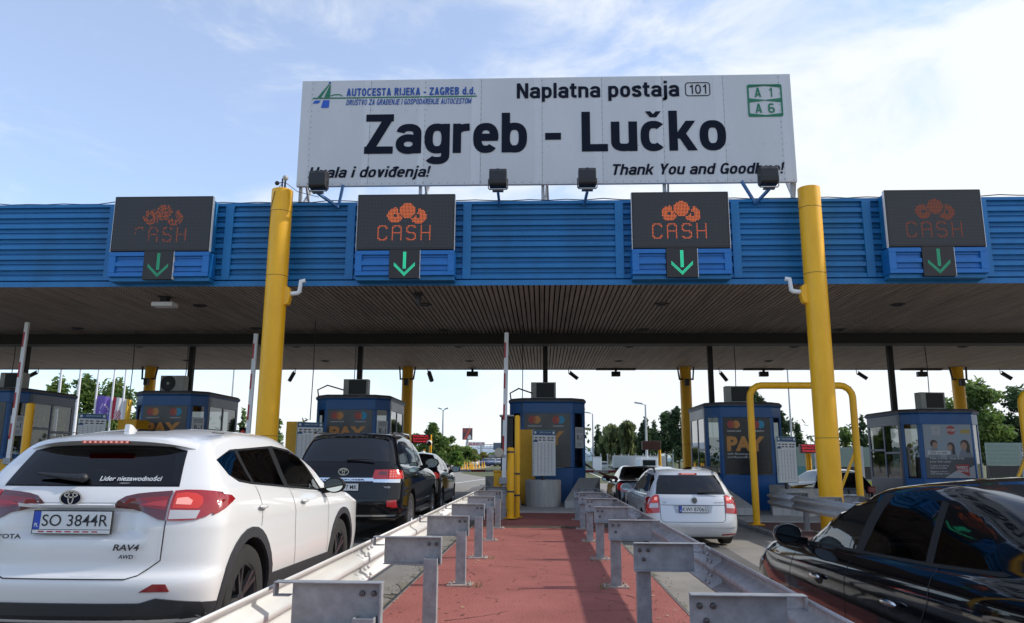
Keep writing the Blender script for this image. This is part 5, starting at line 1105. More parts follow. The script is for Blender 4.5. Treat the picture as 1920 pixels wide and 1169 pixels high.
car.both(car.patch, 'window_trim', [[(1.70, 1.172), (1.82, 1.167), (1.765, 1.502), (1.65, 1.502)], [(.93, 1.222), (.985, 1.22), (.955, 1.48), (.89, 1.476)], [(.52, 1.402), (.80, 1.458), (1.76, 1.498), (2.2, 1.468), (2.42, 1.415), (2.79, 1.112), (2.86, 1.10), (2.47, 1.415), (2.22, 1.487), (1.76, 1.516), (.82, 1.472)], [(.58, 1.288), (.72, 1.252), (.93, 1.228), (1.72, 1.178), (2.79, 1.112), (2.79, 1.095), (1.72, 1.16), (.93, 1.211), (.70, 1.236)]], .002, RUBBER, g=.08)
bl = MB(); car.both(car.patch, 'lower_cladding', [(.05, .30), (.05, .50), (.34, .47), (.42, .34)], .006, CLAD)
car.both(car.patch, 'wheel_arch', flare(.79, .40, .435, .51), .012, CLAD, g=.07); car.both(car.patch, 'wheel_arch', flare(3.42, .40, .435, .50), .012, CLAD, g=.07)
car.both(car.patch, 'sill_cladding', [(1.22, .33), (3.0, .33), (2.98, .49), (1.28, .515)], .012, CLAD)
car.patch('bumper', [(-.84, .30), (.84, .30), (.86, .42), (.845, .49), (.60, .525), (.50, .495), (-.50, .495), (-.60, .525), (-.845, .49), (-.86, .42)], 'B', .014, CLAD, g=.08)
# tail lights: smoked inner part on the hatch, bright outer part on the body
for sx in (1, -1):
    P = lambda pts: [(sx * x, z) for x, z in pts]
    o = car.patch('tail_light', P([(.23, 1.088), (.255, 1.12), (.30, 1.15), (.37, 1.166), (.45, 1.175), (.585, 1.185), (.585, 1.00), (.545, 1.005), (.50, 1.025), (.45, 1.05), (.36, 1.073)]), 'B', .012, LAMP_D, g=.04); car.patch('lamp_band', P([(.27, 1.097), (.33, 1.135), (.575, 1.15), (.575, 1.065), (.43, 1.085)]), 'B', .0135, LAMP_R, o, g=.04, skirt=0); car.patch('lamp_stripe', P([(.40, 1.105), (.575, 1.125), (.575, 1.085), (.45, 1.095)]), 'B', .0145, mat('lamp_pink', (.42, .05, .06), .2), o, g=.04, skirt=0)
    vw = 'R' if sx > 0 else 'L'
    o = car.patch('tail_light', P([(.598, 1.185), (.66, 1.192), (.74, 1.19), (.82, 1.18), (.89, 1.165), (.885, 1.12), (.86, 1.06), (.825, 1.025), (.77, 1.005), (.69, .998), (.598, 1.00)]), 'B', .012, LAMP_GLOW, g=.03)
    car.patch('lamp_core', P([(.615, 1.165), (.67, 1.172), (.73, 1.165), (.775, 1.14), (.785, 1.10), (.765, 1.072), (.615, 1.075)]), 'B', .015, LAMP_ON, o, g=.03, skirt=0); car.patch('lamp_ring', P([(.63, 1.135), (.69, 1.14), (.725, 1.12), (.72, 1.095), (.63, 1.10)]), 'B', .018, LAMP_HOT, o, g=.03, skirt=0); car.patch('lamp_reverse', P([(.605, 1.065), (.78, 1.06), (.765, 1.01), (.605, 1.007)]), 'B', .015, LAMP_C, o, g=.03, skirt=0)
    o2 = car.patch('tail_light', [(.24, 1.172), (.43, 1.15), (.47, 1.125), (.36, 1.09), (.28, 1.05), (.24, 1.03)], vw, .012, LAMP_GLOW, g=.04)
    car.patch('reflector', P([(.50, .565), (.68, .565), (.655, .61), (.58, .612)]), 'B', .008, LAMP_R, g=.04)
car.line('shut_line', [[(.59, 1.0), (.585, .75), (.47, .66), (.40, .64), (-.40, .64), (-.47, .66), (-.585, .75), (-.59, 1.0)]], 'B', .007, SEAM)
car.both(car.line, 'shut_line', [[(.96, 1.2), (1.0, 1.05), (.98, .90)], [(1.76, 1.15), (1.80, .95), (1.86, .5)], [(2.80, 1.09), (2.86, .9), (2.88, .5)], [(1.84, .50), (1.9, .34)]], .006, SEAM)
car.patch('plate_garnish', [(-.42, 1.085), (.24, 1.085), (.24, 1.108), (-.42, 1.108)], 'B', .02, WPAINT, g=.08)
car.plate('SO 3844R', -.02, .082, 1.0, 'PL', tilt=-.06, dealer=True)
b = MB(); b.disc((-.06, -.002, 1.142), .074, 'y', 26, 1, .05); emblem(b, -.06, 1.142, -.006, .078, .054, 0); o = b.build('emblem', [CHROME, NAVY], car.t, loc=(0, .105, 0))
b = MB(); b.text('RAV4', .29, .465, .815, .855, 0, 0, .2, .03); b.text('AWD', .33, .43, .765, .79, 0, 0, .2, .03); b.text('TOYOTA', -.58, -.33, .885, .915, 0, 0, 0, .03); b.build('badge', mat('dark_chrome', (.06, .06, .065), .3, .7), car.t, loc=(0, .045, 0))
b = MB(); b.text('Lider niezawodności', -.20, .21, -.016, .024, 0, 0, .12, .02); b.text('najlepszy wybór', -.06, .06, -.04, -.028, 0, 0, .1, 0); p, n = car.hit('B', .27, 1.262); o = b.build('window_sticker', P_WHT, car.t, loc=p + n * .008); o.rotation_euler = (-.55, 0, .10)
b = MB(); b.tube([(0, 0, 0), (-.12, .01, .005), (-.34, .02, .03)], [.03, .022, .008], 10); b.sphere((0, 0, 0), .032, 8); p, n = car.hit('B', -.04, 1.252); b.build('wiper', BLACK, car.t, loc=p + n * .03, smooth=40)
# roof spoiler with the third brake light
b = MB(); NN = 18; prof = []
for k in range(NN + 1):
    u = -1 + 2 * k / NN; x = u * .60; e = abs(u) ** 3; yr_ = .335 + .12 * e; zt = 1.553 - .055 * e; prof.append([(x, yr_ + .40, 1.592 - .03 * abs(u) ** 2.5), (x, yr_ + .10, zt + .018), (x, yr_ + .012, zt - .002), (x, yr_, zt - .028), (x, yr_ + .05, zt - .046), (x * .97, .50 + .04 * e, 1.475 - .03 * e)])
vs = [p for r_ in prof for p in r_]; b.add(vs, [(k * 6 + i, k * 6 + i + 1, (k + 1) * 6 + i + 1, (k + 1) * 6 + i) for k in range(NN) for i in range(5)]); b.add(prof[0], [tuple(range(6))]); b.add(prof[-1], [tuple(range(5, -1, -1))])
sp = b.build('spoiler', WPAINT, car.t, smooth=50)
b = MB(); b.box(-.165, .165, .328, .36, 1.506, 1.526, 0); [b.box(-.15 + k * .038, -.135 + k * .038, .3255, .33, 1.509, 1.523, 1) for k in range(9)]; b.build('brake_light', [LAMP_GLOW, LAMP_HOT], sp)
b = MB(); b.prism([(0, 0), (.19, 0), (.13, .012), (.05, .055), (.012, .06)], 'x', -.022, .022); b.build('antenna', WPAINT, car.t, loc=(-.1, .78, 1.60), bevel=.012, smooth=50)
for sx in (-1, 1):
    b = MB(); b.tube([(sx * .60, .60, 1.52), (sx * .605, .9, 1.566), (sx * .60, 1.7, 1.58), (sx * .57, 2.2, 1.53)], .010, 8); b.build('roof_seam', WPAINT, car.t)
    b = MB(); b.box(sx * .585 - .006, sx * .585 + .006, .75, .95, 1.594, 1.60); b.build('roof_slot', SEAM, car.t)
    car.mirror(sx, 1.0, 2.72, 1.15, WPAINT if 0 else RUBBER, .92)
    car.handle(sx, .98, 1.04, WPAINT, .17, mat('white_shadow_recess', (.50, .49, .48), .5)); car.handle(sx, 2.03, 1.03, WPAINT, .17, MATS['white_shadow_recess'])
car.wheels('double', RIMB, 5); car.seats(1.55, .66, wheel=(2.45, 1.05), rear=.80)

# --- black off-roader
BPAINT = mat('black_car_paint', (0.003, 0.003, 0.0045), 0.05, coat=0.22, spec=0.35)
lc = rows_of([(.84, .2, 4.7, .36), (.965, .04, 4.85, .43), (.985, .0, 4.92, .62), (.99, .03, 4.92, .86), (.985, .06, 4.88, [(0, 1.06), (4.9, 1.0)]), (.955, .10, 4.80, [(0, 1.20), (2.5, 1.17), (3.6, 1.15), (4.8, 1.05)]), (.92, .14, 4.6, [(0, 1.285), (2.5, 1.24), (3.6, 1.2), (4.6, 1.12)]), (.895, .17, 3.65, [(0, 1.325), (1.5, 1.29), (3.6, 1.22)]),
    (.83, .33, 3.2, 1.55), (.745, .50, 2.85, [(.5, 1.76), (1.5, 1.79), (2.85, 1.70)]), (.66, .56, 2.7, [(.56, 1.81), (1.5, 1.85), (2.7, 1.78)]), (.35, .60, 2.6, [(.6, 1.84), (1.5, 1.885), (2.6, 1.81)]), (0, .62, 2.6, [(.6, 1.845), (1.5, 1.89), (2.6, 1.815)])])
car = Car('black_offroader', 'big black off-roader with chrome tail strip ahead of the white SUV', -3.42, 13.2, lc, BPAINT, wheels=dict(y=(1.38, 4.22), r=.395, z=.395, W=.985), arch=.47)
car.patch('rear_window', [(-.76, 1.35), (.76, 1.35), (.67, 1.68), (.60, 1.76), (-.60, 1.76), (-.67, 1.68)], 'B', .004, GL_SOLID)
car.both(car.patch, 'window', [[(.52, 1.33), (1.38, 1.31), (1.36, 1.73), (.80, 1.73), (.66, 1.66)]], .004, GL_SOLID); car.both(car.patch, 'window', [(1.46, 1.305), (2.30, 1.28), (2.22, 1.74), (1.42, 1.735)], .004, GL_SOLID); car.both(car.patch, 'window', [(2.38, 1.278), (3.42, 1.245), (3.0, 1.58), (2.75, 1.70), (2.30, 1.735)], .004, GL_SOLID)
for sx in (1, -1):
    P = lambda pts: [(sx * x, z) for x, z in pts]; vw = 'R' if sx > 0 else 'L'
    o = car.patch('tail_light', P([(.50, 1.06), (.53, 1.21), (.76, 1.215), (.76, 1.055)]), 'B', .012, LAMP_GLOW, g=.05); car.patch('lamp_inner', P([(.60, 1.13), (.61, 1.185), (.74, 1.185), (.74, 1.12)]), 'B', .0135, LAMP_D, o, g=.05, skirt=0)
    o = car.patch('tail_light', P([(.77, 1.055), (.77, 1.215), (.90, 1.215), (.955, 1.18), (.965, 1.06)]), 'B', .012, LAMP_ON, g=.04); b = MB()
    for i in range(3):
        for j in range(3): p, n = car.hit('B', sx * (.80 + i * .04), 1.10 + j * .04); p = p + n * .014; b.box(p.x - .013, p.x + .013, p.y - .004, p.y, p.z - .013, p.z + .013)
    b.build('lamp_cluster', LAMP_HOT, o)
    car.patch('tail_light', [(.26, 1.20), (.40, 1.20), (.43, 1.10), (.36, 1.06), (.26, 1.06)], vw, .010, LAMP_GLOW, g=.05)
    car.patch('lamp_chrome', P([(.52, 1.005), (.52, 1.055), (.955, 1.055), (.95, .995)]), 'B', .010, CHROME, g=.05); car.patch('reflector', P([(.765, .58), (.76, .70), (.91, .71), (.93, .585)]), 'B', .012, LAMP_GLOW, g=.04)
    car.mirror(sx, 1.10, 3.0, 1.32, BPAINT, 1.25); car.handle(sx, 1.65, 1.10, CHROME, .2); car.handle(sx, 2.75, 1.10, CHROME, .2)
    b = MB(); b.tube([(sx * .70, .62, 1.82), (sx * .71, .75, 1.87), (sx * .71, 2.3, 1.87), (sx * .69, 2.5, 1.82)], .022, 8); b.build('roof_rail', CHROME, car.t, smooth=50)
    b = MB(); b.box(min(sx * .93, sx * 1.06), max(sx * .93, sx * 1.06), 1.95, 3.7, .40, .44); b.build('side_step', DKGREY, car.t, bevel=.015)
    car.patch('door_moulding', [(1.95, .60), (3.6, .60), (3.6, .63), (1.95, .63)], vw, .012, CHROME, g=.1)
car.both(car.line, 'shut_line', [[(1.42, 1.28), (1.5, 1.0), (1.85, .55)], [(2.34, 1.26), (2.36, .5)], [(3.46, 1.22), (3.5, .5)]], .008, SEAM)
car.line('shut_line', [[(-.765, 1.3), (-.765, .8), (-.70, .74), (.70, .74), (.765, .8), (.765, 1.3)]], 'B', .008, SEAM)
car.patch('chrome_strip', [(-.56, 1.02), (.52, 1.02), (.52, 1.075), (-.56, 1.075)], 'B', .016, CHROME, g=.08); b = MB(); b.text('LAND CRUISER', -.38, .38, 1.035, 1.06, 0, 0, 0, .02); b.build('badge', DKGREY, car.t, loc=(0, .035, 0))
car.plate('MO 0777 MK', .02, .008, .925, None, .52, .115, tilt=0)
b = MB(); emblem(b, 0, 1.18, 0, .092, .063, 0); b.text('V8', .70, .82, .905, .94, -.0, 0, 0, .04); b.build('emblem', CHROME, car.t, loc=(0, .07, 0))
car.patch('bumper', [(-.90, .43), (.90, .43), (.93, .56), (.80, .60), (-.80, .60), (-.93, .56)], 'B', .03, BPAINT, g=.09); car.patch('bumper_trim', [(-.88, .455), (.88, .455), (.90, .475), (-.90, .475)], 'B', .034, CHROME, g=.08)
b = MB(); N2 = 14; pr2 = []
for k in range(N2 + 1): u = -1 + 2 * k / N2; pr2.append([(u * .68, .95, 1.845 - .05 * u ** 4), (u * .68, .50 + .06 * u * u, 1.80 - .05 * u ** 4), (u * .68, .50 + .06 * u * u, 1.775 - .05 * u ** 4), (u * .66, .62, 1.74 - .05 * u ** 4)])
b.add([p for r_ in pr2 for p in r_], [(k * 4 + i, k * 4 + i + 1, (k + 1) * 4 + i + 1, (k + 1) * 4 + i) for k in range(N2) for i in range(3)]); sp = b.build('spoiler', BPAINT, car.t, smooth=50, solid=.01)
b = MB(); b.box(-.11, .11, .575, .60, 1.735, 1.752); b.build('brake_light', LAMP_HOT, sp)
b = MB(); b.tube([(.02, 0, 0), (.3, -.01, .01), (.5, 0, -.005)], [.022, .015, .008], 8); p, n = car.hit('B', 0, 1.37); b.build('wiper', BLACK, car.t, loc=p + n * .03)
car.wheels('double', RIMS, 6)

# --- black car ahead of it
RIDE = rows_of([(.76, .2, 4.3, .22), (.87, .05, 4.45, .28), (.90, .0, 4.5, .48), (.91, .03, 4.5, .70), (.905, .06, 4.45, [(0, .93), (4.5, .80)]), (.88, .11, 4.3, [(0, 1.06), (2.6, .98), (3.3, .97), (4.3, .86)]), (.845, .17, 4.1, [(0, 1.12), (2.6, 1.04), (3.3, 1.03), (4.1, .93)]), (.82, .20, 3.25, [(0, 1.15), (2.6, 1.06), (3.25, 1.06)]), (.74, .42, 2.85, 1.30), (.63, .65, 2.4, [(.6, 1.46), (1.4, 1.51), (2.4, 1.42)]), (.52, .74, 2.25, [(.7, 1.50), (1.4, 1.55), (2.25, 1.47)]), (.28, .78, 2.2, [(.7, 1.53), (1.4, 1.575), (2.2, 1.49)]), (0, .8, 2.2, [(.7, 1.535), (1.4, 1.58), (2.2, 1.495)])])
car = Car('black_crossover', 'black crossover ahead of the big black off-roader, nearest the left exit barrier', -3.50, 19.4, RIDE, BPAINT, wheels=dict(y=(.85, 3.55), r=.34, z=.34, W=.90), arch=.39, taper=((0, .97), (.8, 1), (3.5, 1), (4.5, .92)))
car.patch('rear_window', [(-.62, 1.16), (.62, 1.16), (.52, 1.44), (-.52, 1.44)], 'B', .004, GL_SOLID)
for P in ([(.55, 1.16), (1.30, 1.12), (1.28, 1.43), (.78, 1.42)], [(1.37, 1.115), (2.05, 1.09), (1.98, 1.45), (1.34, 1.435)], [(2.12, 1.088), (3.02, 1.075), (2.55, 1.34), (2.3, 1.43), (2.06, 1.45)]): car.both(car.patch, 'window', P, .004, GL_SOLID)
for sx in (1, -1):
    P = lambda pts: [(sx * x, z) for x, z in pts]; o = car.patch('tail_light', P([(.48, .96), (.55, 1.05), (.80, 1.07), (.86, .99), (.84, .91), (.6, .91)]), 'B', .012, LAMP_ON, g=.04); car.patch('lamp_core', P([(.60, .95), (.62, 1.0), (.78, 1.01), (.78, .96)]), 'B', .015, LAMP_HOT, o, g=.05, skirt=0)
    car.patch('tail_light', [(.28, 1.05), (.45, 1.04), (.40, .95), (.28, .92)], 'R' if sx > 0 else 'L', .01, LAMP_GLOW, g=.05); car.mirror(sx, 1.0, 2.95, 1.12, BPAINT, 1.1); car.handle(sx, 1.4, .98, BPAINT); car.handle(sx, 2.3, .97, BPAINT); car.patch('reflector', P([(.6, .50), (.8, .50), (.8, .54), (.6, .54)]), 'B', .008, LAMP_R, g=.05)
car.both(car.line, 'shut_line', [[(1.30, 1.1), (1.4, .7), (1.3, .4)], [(2.08, 1.08), (2.12, .35)], [(3.05, 1.06), (3.08, .4)]], .008, SEAM)
car.plate('ZG 6120 HC', 0, -.01, .80, None); car.wheels('double', RIMS, 7)
# --- silver estate
SPAINT = mat('silver_car_paint', (0.60, 0.605, 0.615), 0.30, 0.3, coat=0.8)
oc = rows_of([(.74, .15, 4.35, .15), (.83, .05, 4.48, .22), (.862, .0, 4.56, .38), (.866, .02, 4.55, .55), (.86, .06, 4.5, [(0, .76), (4.5, .70)]), (.842, .10, 4.35, [(0, .88), (2.7, .86), (3.5, .85), (4.4, .76)]), (.81, .14, 4.2, [(0, .935), (2.7, .92), (3.5, .90), (4.2, .82)]), (.785, .17, 3.35, [(0, .965), (2.7, .94), (3.35, .93)]), (.715, .34, 2.9, 1.15), (.63, .52, 2.5, [(.5, 1.32), (1.5, 1.375), (2.5, 1.29)]), (.545, .58, 2.35, [(.6, 1.37), (1.5, 1.425), (2.35, 1.345)]), (.3, .62, 2.3, [(.6, 1.395), (1.5, 1.455), (2.3, 1.37)]), (0, .64, 2.3, [(.6, 1.40), (1.5, 1.46), (2.3, 1.375)])])
OQ = [(.42, 1.0), (.98, .975), (.96, 1.31), (.66, 1.30), (.55, 1.22)]; OR_ = [(1.05, .972), (1.72, .955), (1.66, 1.335), (1.02, 1.32)]; OF = [(1.80, .953), (2.78, .945), (2.42, 1.20), (2.2, 1.30), (1.74, 1.338)]; OG = [(-.65, .955), (.65, .955), (.60, 1.16), (.53, 1.30), (-.53, 1.30), (-.60, 1.16)]
car = Car('silver_estate', 'silver estate car with plate KWI 87065 and lit brake lights, right of the red island', 2.82, 14.8, oc, SPAINT, wheels=dict(y=(.82, 3.4), r=.315, z=.31, W=.855), arch=.365, taper=((0, .985), (.6, 1), (3.5, 1), (4.6, .92)), cav=rows_of([(.70, .42, 3.0, .55), (.70, .42, 3.0, .8), (.68, .38, 2.9, .95), (.62, .50, 2.6, 1.15), (.55, .68, 2.25, 1.29), (.2, .8, 2.1, 1.36)]), cuts=(OQ, OR_, OF), rearcut=OG, frontcut=([(-.64, .96), (.64, .96), (.50, 1.28), (-.50, 1.28)], 2.1))
for P in (OQ, OR_, OF): car.both(car.patch, 'window', ins(P, -.01), .0015, GL_DARK, skirt=0)
car.patch('rear_window', ins(OG, -.015), 'B', .003, glass_mat('estate_rear_glass', (.16, .18, .20), 1.2), skirt=0); car.patch('windshield', [(-.65, .955), (.65, .955), (.51, 1.285), (-.51, 1.285)], 'F', .003, GL_MID, skirt=0)
car.both(car.patch, 'window_trim', [[(.98, .97), (1.05, .968), (1.02, 1.325), (.955, 1.315)], [(1.72, .95), (1.80, .95), (1.74, 1.343), (1.655, 1.34)]], .002, RUBBER)
for sx in (1, -1):
    P = lambda pts: [(sx * x, z) for x, z in pts]; vw = 'R' if sx > 0 else 'L'
    o = car.patch('tail_light', P([(.615, .62), (.615, .935), (.68, .935), (.76, .88), (.845, .70), (.845, .60)]), 'B', .010, LAMP_GLOW, g=.03); car.patch('lamp_core', P([(.635, .80), (.635, .915), (.68, .915), (.73, .87), (.75, .80)]), 'B', .013, LAMP_ON, o, g=.03, skirt=0); car.patch('lamp_hot', P([(.645, .84), (.645, .895), (.69, .89), (.70, .84)]), 'B', .015, LAMP_HOT, o, g=.03, skirt=0); car.patch('lamp_reverse', P([(.635, .71), (.635, .79), (.77, .78), (.80, .70)]), 'B', .013, LAMP_C, o, g=.03, skirt=0)
    car.patch('tail_light', [(.25, .90), (.30, .90), (.36, .87), (.33, .70), (.25, .62)], vw, .009, LAMP_R, g=.04); car.patch('reflector', P([(.52, .215), (.80, .225), (.80, .25), (.52, .24)]), 'B', .008, LAMP_R, g=.05)
    car.mirror(sx, .96, 2.65, 1.0, SPAINT, 1.0); car.handle(sx, 1.15, .83, SPAINT); car.handle(sx, 2.1, .82, SPAINT); b = MB(); b.tube([(sx * .62, .56, 1.36), (sx * .625, .64, 1.435), (sx * .625, 2.2, 1.455), (sx * .60, 2.4, 1.37)], .02, 8); b.build('roof_rail', BLACK, car.t, smooth=50)
car.both(car.line, 'shut_line', [[(1.0, .96), (1.08, .7), (1.2, .45)], [(1.76, .94), (1.8, .25)], [(2.8, .93), (2.84, .3)]], .007, SEAM)
car.line('shut_line', [[(.61, .93), (.60, .50), (.55, .455), (-.55, .455), (-.60, .50), (-.61, .93)], [(-.6, .76), (.6, .76)]], 'B', .008, SEAM)
car.patch('plate_recess_shade', [(-.33, .615), (.33, .615), (.37, .755), (-.37, .755)], 'B', .001, mat('silver_shaded', (.36, .37, .39), .35, .5), g=.08, skirt=0); car.plate('KWI 87065', .0, .012, .69, 'PL', .52, .112, tilt=-.05)  # flat patch, shade of the plate recess put into a darker silver
b = MB(); b.lathe([(.05, 0), (.056, -.01), (.062, 0)], (0, 0, 0), 'y', 22); b.disc((0, -.003, 0), .048, 'y', 20, 1); b.build('emblem', [CHROME, mat('badge_dark', (.12, .13, .12), .4, .5)], car.t, loc=(.03, .068, .845)); b = MB(); b.text('OCTAVIA', .40, .57, .80, .822, 0, 0, 0, .02); b.text('TDI', -.57, -.50, .80, .822, 0, 0, 0, .02); b.build('badge', mat('badge_dark', (.12, .13, .12), .4), car.t, loc=(0, .06, 0))
b = MB(); b.tube([(.02, 0, 0), (.2, -.005, .012), (.46, 0, 0)], [.026, .02, .008], 8); p, n = car.hit('B', .1, .975); b.build('wiper', BLACK, car.t, loc=p + n * .03)
b = MB(); b.box(-.17, .17, -.02, .05, -.016, .016, 0); b.box(-.13, .13, -.022, -.02, -.010, .010, 1); p, n = car.hit('B', 0, 1.325); b.build('brake_light', [LAMP_GLOW, LAMP_HOT], car.t, loc=(0.01, p.y - .005, 1.33), bevel=.005)
car.patch('bumper', [(-.78, .15), (.78, .15), (.80, .185), (-.80, .185)], 'B', .006, CLAD, g=.08); car.patch('bumper_lip', [(-.80, .36), (.80, .36), (.80, .385), (-.80, .385)], 'B', .012, SPAINT, g=.08)
car.wheels('double', RIMS, 5); car.seats(1.6, .55, .34, wheel=(2.4, .90), rear=.95)

# --- dark saloon at the centre booth
sd_ = rows_of([(.74, .2, 4.35, .2), (.85, .05, 4.55, .26), (.885, .0, 4.65, .45), (.895, .02, 4.66, .68), (.885, .05, 4.6, [(0, .90), (4.6, .76)]), (.85, .09, 4.5, [(0, 1.02), (1.5, .98), (3.4, .93), (4.5, .82)]), (.80, .22, 4.3, [(0, 1.06), (1.5, 1.02), (3.4, .96), (4.3, .88)]), (.775, .82, 3.4, [(.8, 1.08), (3.4, .98)], dict(cr=.2)), (.70, 1.15, 2.95, 1.22, dict(cr=.2)), (.60, 1.45, 2.5, [(1.4, 1.37), (2, 1.40), (2.5, 1.33)], dict(cr=.2)), (.5, 1.55, 2.35, [(1.5, 1.405), (2, 1.43), (2.35, 1.37)], dict(cr=.2)), (.25, 1.6, 2.3, [(1.6, 1.425), (2.3, 1.40)], dict(cr=.2)), (0, 1.62, 2.3, [(1.6, 1.43), (2.3, 1.405)], dict(cr=.2))])
SG = [(-.62, 1.09), (.62, 1.09), (.50, 1.375), (-.50, 1.375)]
DPAINT = mat('dark_blue_car_paint', (0.010, 0.014, 0.022), 0.12, coat=1.0)
SR = [(1.28, 1.07), (2.05, 1.03), (1.98, 1.355), (1.55, 1.33)]; SF = [(2.12, 1.028), (3.0, 1.0), (2.6, 1.23), (2.35, 1.33), (2.06, 1.36)]
car = Car('dark_saloon', 'dark saloon ahead of the silver estate, stopped at the centre booth', 2.93, 21.2, sd_, DPAINT, wheels=dict(y=(1.0, 3.75), r=.33, z=.33, W=.885), arch=.38, taper=((0, .97), (.8, 1), (3.5, 1), (4.6, .92)), cav=rows_of([(.70, .95, 3.1, .6), (.70, .95, 3.1, .85), (.68, .92, 3.0, 1.0), (.61, 1.2, 2.7, 1.2), (.52, 1.5, 2.3, 1.34), (.2, 1.6, 2.2, 1.37)]), cuts=(SR, SF), rearcut=SG, rd=1.5, frontcut=([(-.64, 1.03), (.64, 1.03), (.48, 1.31), (-.48, 1.31)], 2.2))
for P, g in ((SR, GL_DARK), (SF, GL_MID)): car.both(car.patch, 'window', ins(P, -.01), .0015, g, skirt=0)
car.patch('rear_window', ins(SG, -.02), 'B', .003, GL_MID, skirt=0); car.patch('windshield', [(-.65, 1.02), (.65, 1.02), (.49, 1.315), (-.49, 1.315)], 'F', .003, GL_MID, skirt=0)
for sx in (1, -1):
    P = lambda pts: [(sx * x, z) for x, z in pts]; o = car.patch('tail_light', P([(.42, .80), (.60, .92), (.80, .98), (.86, .95), (.86, .80), (.72, .75)]), 'B', .012, LAMP_GLOW, g=.04); car.patch('lamp_core', P([(.56, .83), (.66, .89), (.80, .90), (.80, .84)]), 'B', .015, LAMP_HOT, o, g=.05, skirt=0); car.patch('tail_light', [(.26, .965), (.40, .95), (.36, .86), (.26, .80)], 'R' if sx > 0 else 'L', .01, LAMP_ON, g=.05)
    car.mirror(sx, .98, 2.85, 1.04, DPAINT, 1.1); car.handle(sx, 1.5, .90, DPAINT); car.handle(sx, 2.4, .89, DPAINT)
car.both(car.line, 'shut_line', [[(1.3, 1.05), (1.35, .7), (1.45, .4)], [(2.08, 1.02), (2.1, .3)]], .008, SEAM); car.plate('ZG 483 IK', 0, .02, .78, None); car.wheels('double', RIMS, 6); car.seats(1.9, .56, .34, wheel=(2.75, .92), rear=1.35)

# --- near black hatchback on the right
hb = rows_of([(.72, .2, 4.05, .20), (.835, .08, 4.2, .27), (.875, .0, 4.30, .50), (.888, .03, 4.29, .68), (.885, .07, 4.22, [(0, .92), (2.5, .88), (4.2, .74)]), (.865, .13, 4.08, [(0, 1.05), (1.4, 1.0), (2.8, .95), (3.5, .91), (4.1, .80)]), (.83, .18, 3.9, [(0, 1.115), (1.4, 1.06), (2.8, 1.01), (3.5, .97), (3.9, .88)]), (.80, .22, 3.08, [(0, 1.15), (1.4, 1.09), (2.8, 1.035), (3.1, 1.03)], dict(cf=.35, cr=.22)), (.735, .40, 2.62, [(.4, 1.27), (2.6, 1.24)], dict(cf=.3, cr=.17)), (.645, .55, 2.2, [(.5, 1.385), (1.2, 1.43), (2.2, 1.37)], dict(cf=.25, cr=.15)), (.56, .60, 2.08, [(.6, 1.425), (1.2, 1.475), (2.08, 1.42)], dict(cf=.25)), (.3, .64, 2.0, [(.6, 1.45), (1.2, 1.505), (2.0, 1.45)], dict(cf=.25)), (0, .66, 2.0, [(.6, 1.455), (1.2, 1.51), (2.0, 1.455)], dict(cf=.25))])
HF = [(1.98, 1.075), (2.76, 1.045), (2.55, 1.20), (2.30, 1.325), (2.10, 1.375), (1.86, 1.392)]; HR = [(1.13, 1.105), (1.86, 1.08), (1.72, 1.395), (1.17, 1.385)]; HQ = [(.52, 1.148), (1.06, 1.11), (1.10, 1.372), (.84, 1.345), (.66, 1.275)]
car = Car('black_hatchback', 'glossy black hatchback nearest at the right, reflecting the red island', 2.63, 2.75, [dict(q, yr=q['yr'] - .28) for q in hb], BPAINT, wheels=dict(y=(.80, 3.42), r=.325, z=.325, W=.885), arch=.375, taper=((0, .95), (.7, 1), (3.3, 1), (4.3, .90)), cav=rows_of([(.76, .40, 2.9, .70), (.76, .40, 2.9, .90), (.755, .35, 2.85, 1.05), (.685, .48, 2.5, 1.25), (.59, .66, 2.12, 1.385), (.2, .8, 1.95, 1.44)]), cuts=(HF, HR, HQ), rd=.34, rearcut=[(-.58, 1.16), (.58, 1.16), (.48, 1.37), (-.48, 1.37)], frontcut=([(-.745, 1.055), (.745, 1.055), (.585, 1.385), (-.585, 1.385)], 1.95))
for P, g in ((HF, glass_mat('clear_glass', (.72, .76, .74), 1.0)), (HR, GL_DARK), (HQ, GL_DARK)): car.both(car.patch, 'window', ins(P, -.01), .0015, g, skirt=0)
car.patch('windshield', [(-.75, 1.05), (.75, 1.05), (.59, 1.39), (-.59, 1.39)], 'F', .003, MATS['clear_glass'], skirt=0); car.patch('rear_window', [(-.59, 1.155), (.59, 1.155), (.49, 1.375), (-.49, 1.375)], 'B', .003, GL_DARK, skirt=0)
car.both(car.patch, 'window_trim', [[(1.86, 1.072), (1.98, 1.068), (1.86, 1.397), (1.72, 1.4)], [(1.06, 1.105), (1.13, 1.10), (1.17, 1.39), (1.10, 1.383)], [(.46, 1.14), (.50, 1.145), (1.06, 1.11), (1.98, 1.072), (2.76, 1.045), (2.84, 1.03), (1.98, 1.057), (1.06, 1.094), (.5, 1.128)]], .003, RUBBER, g=.08)
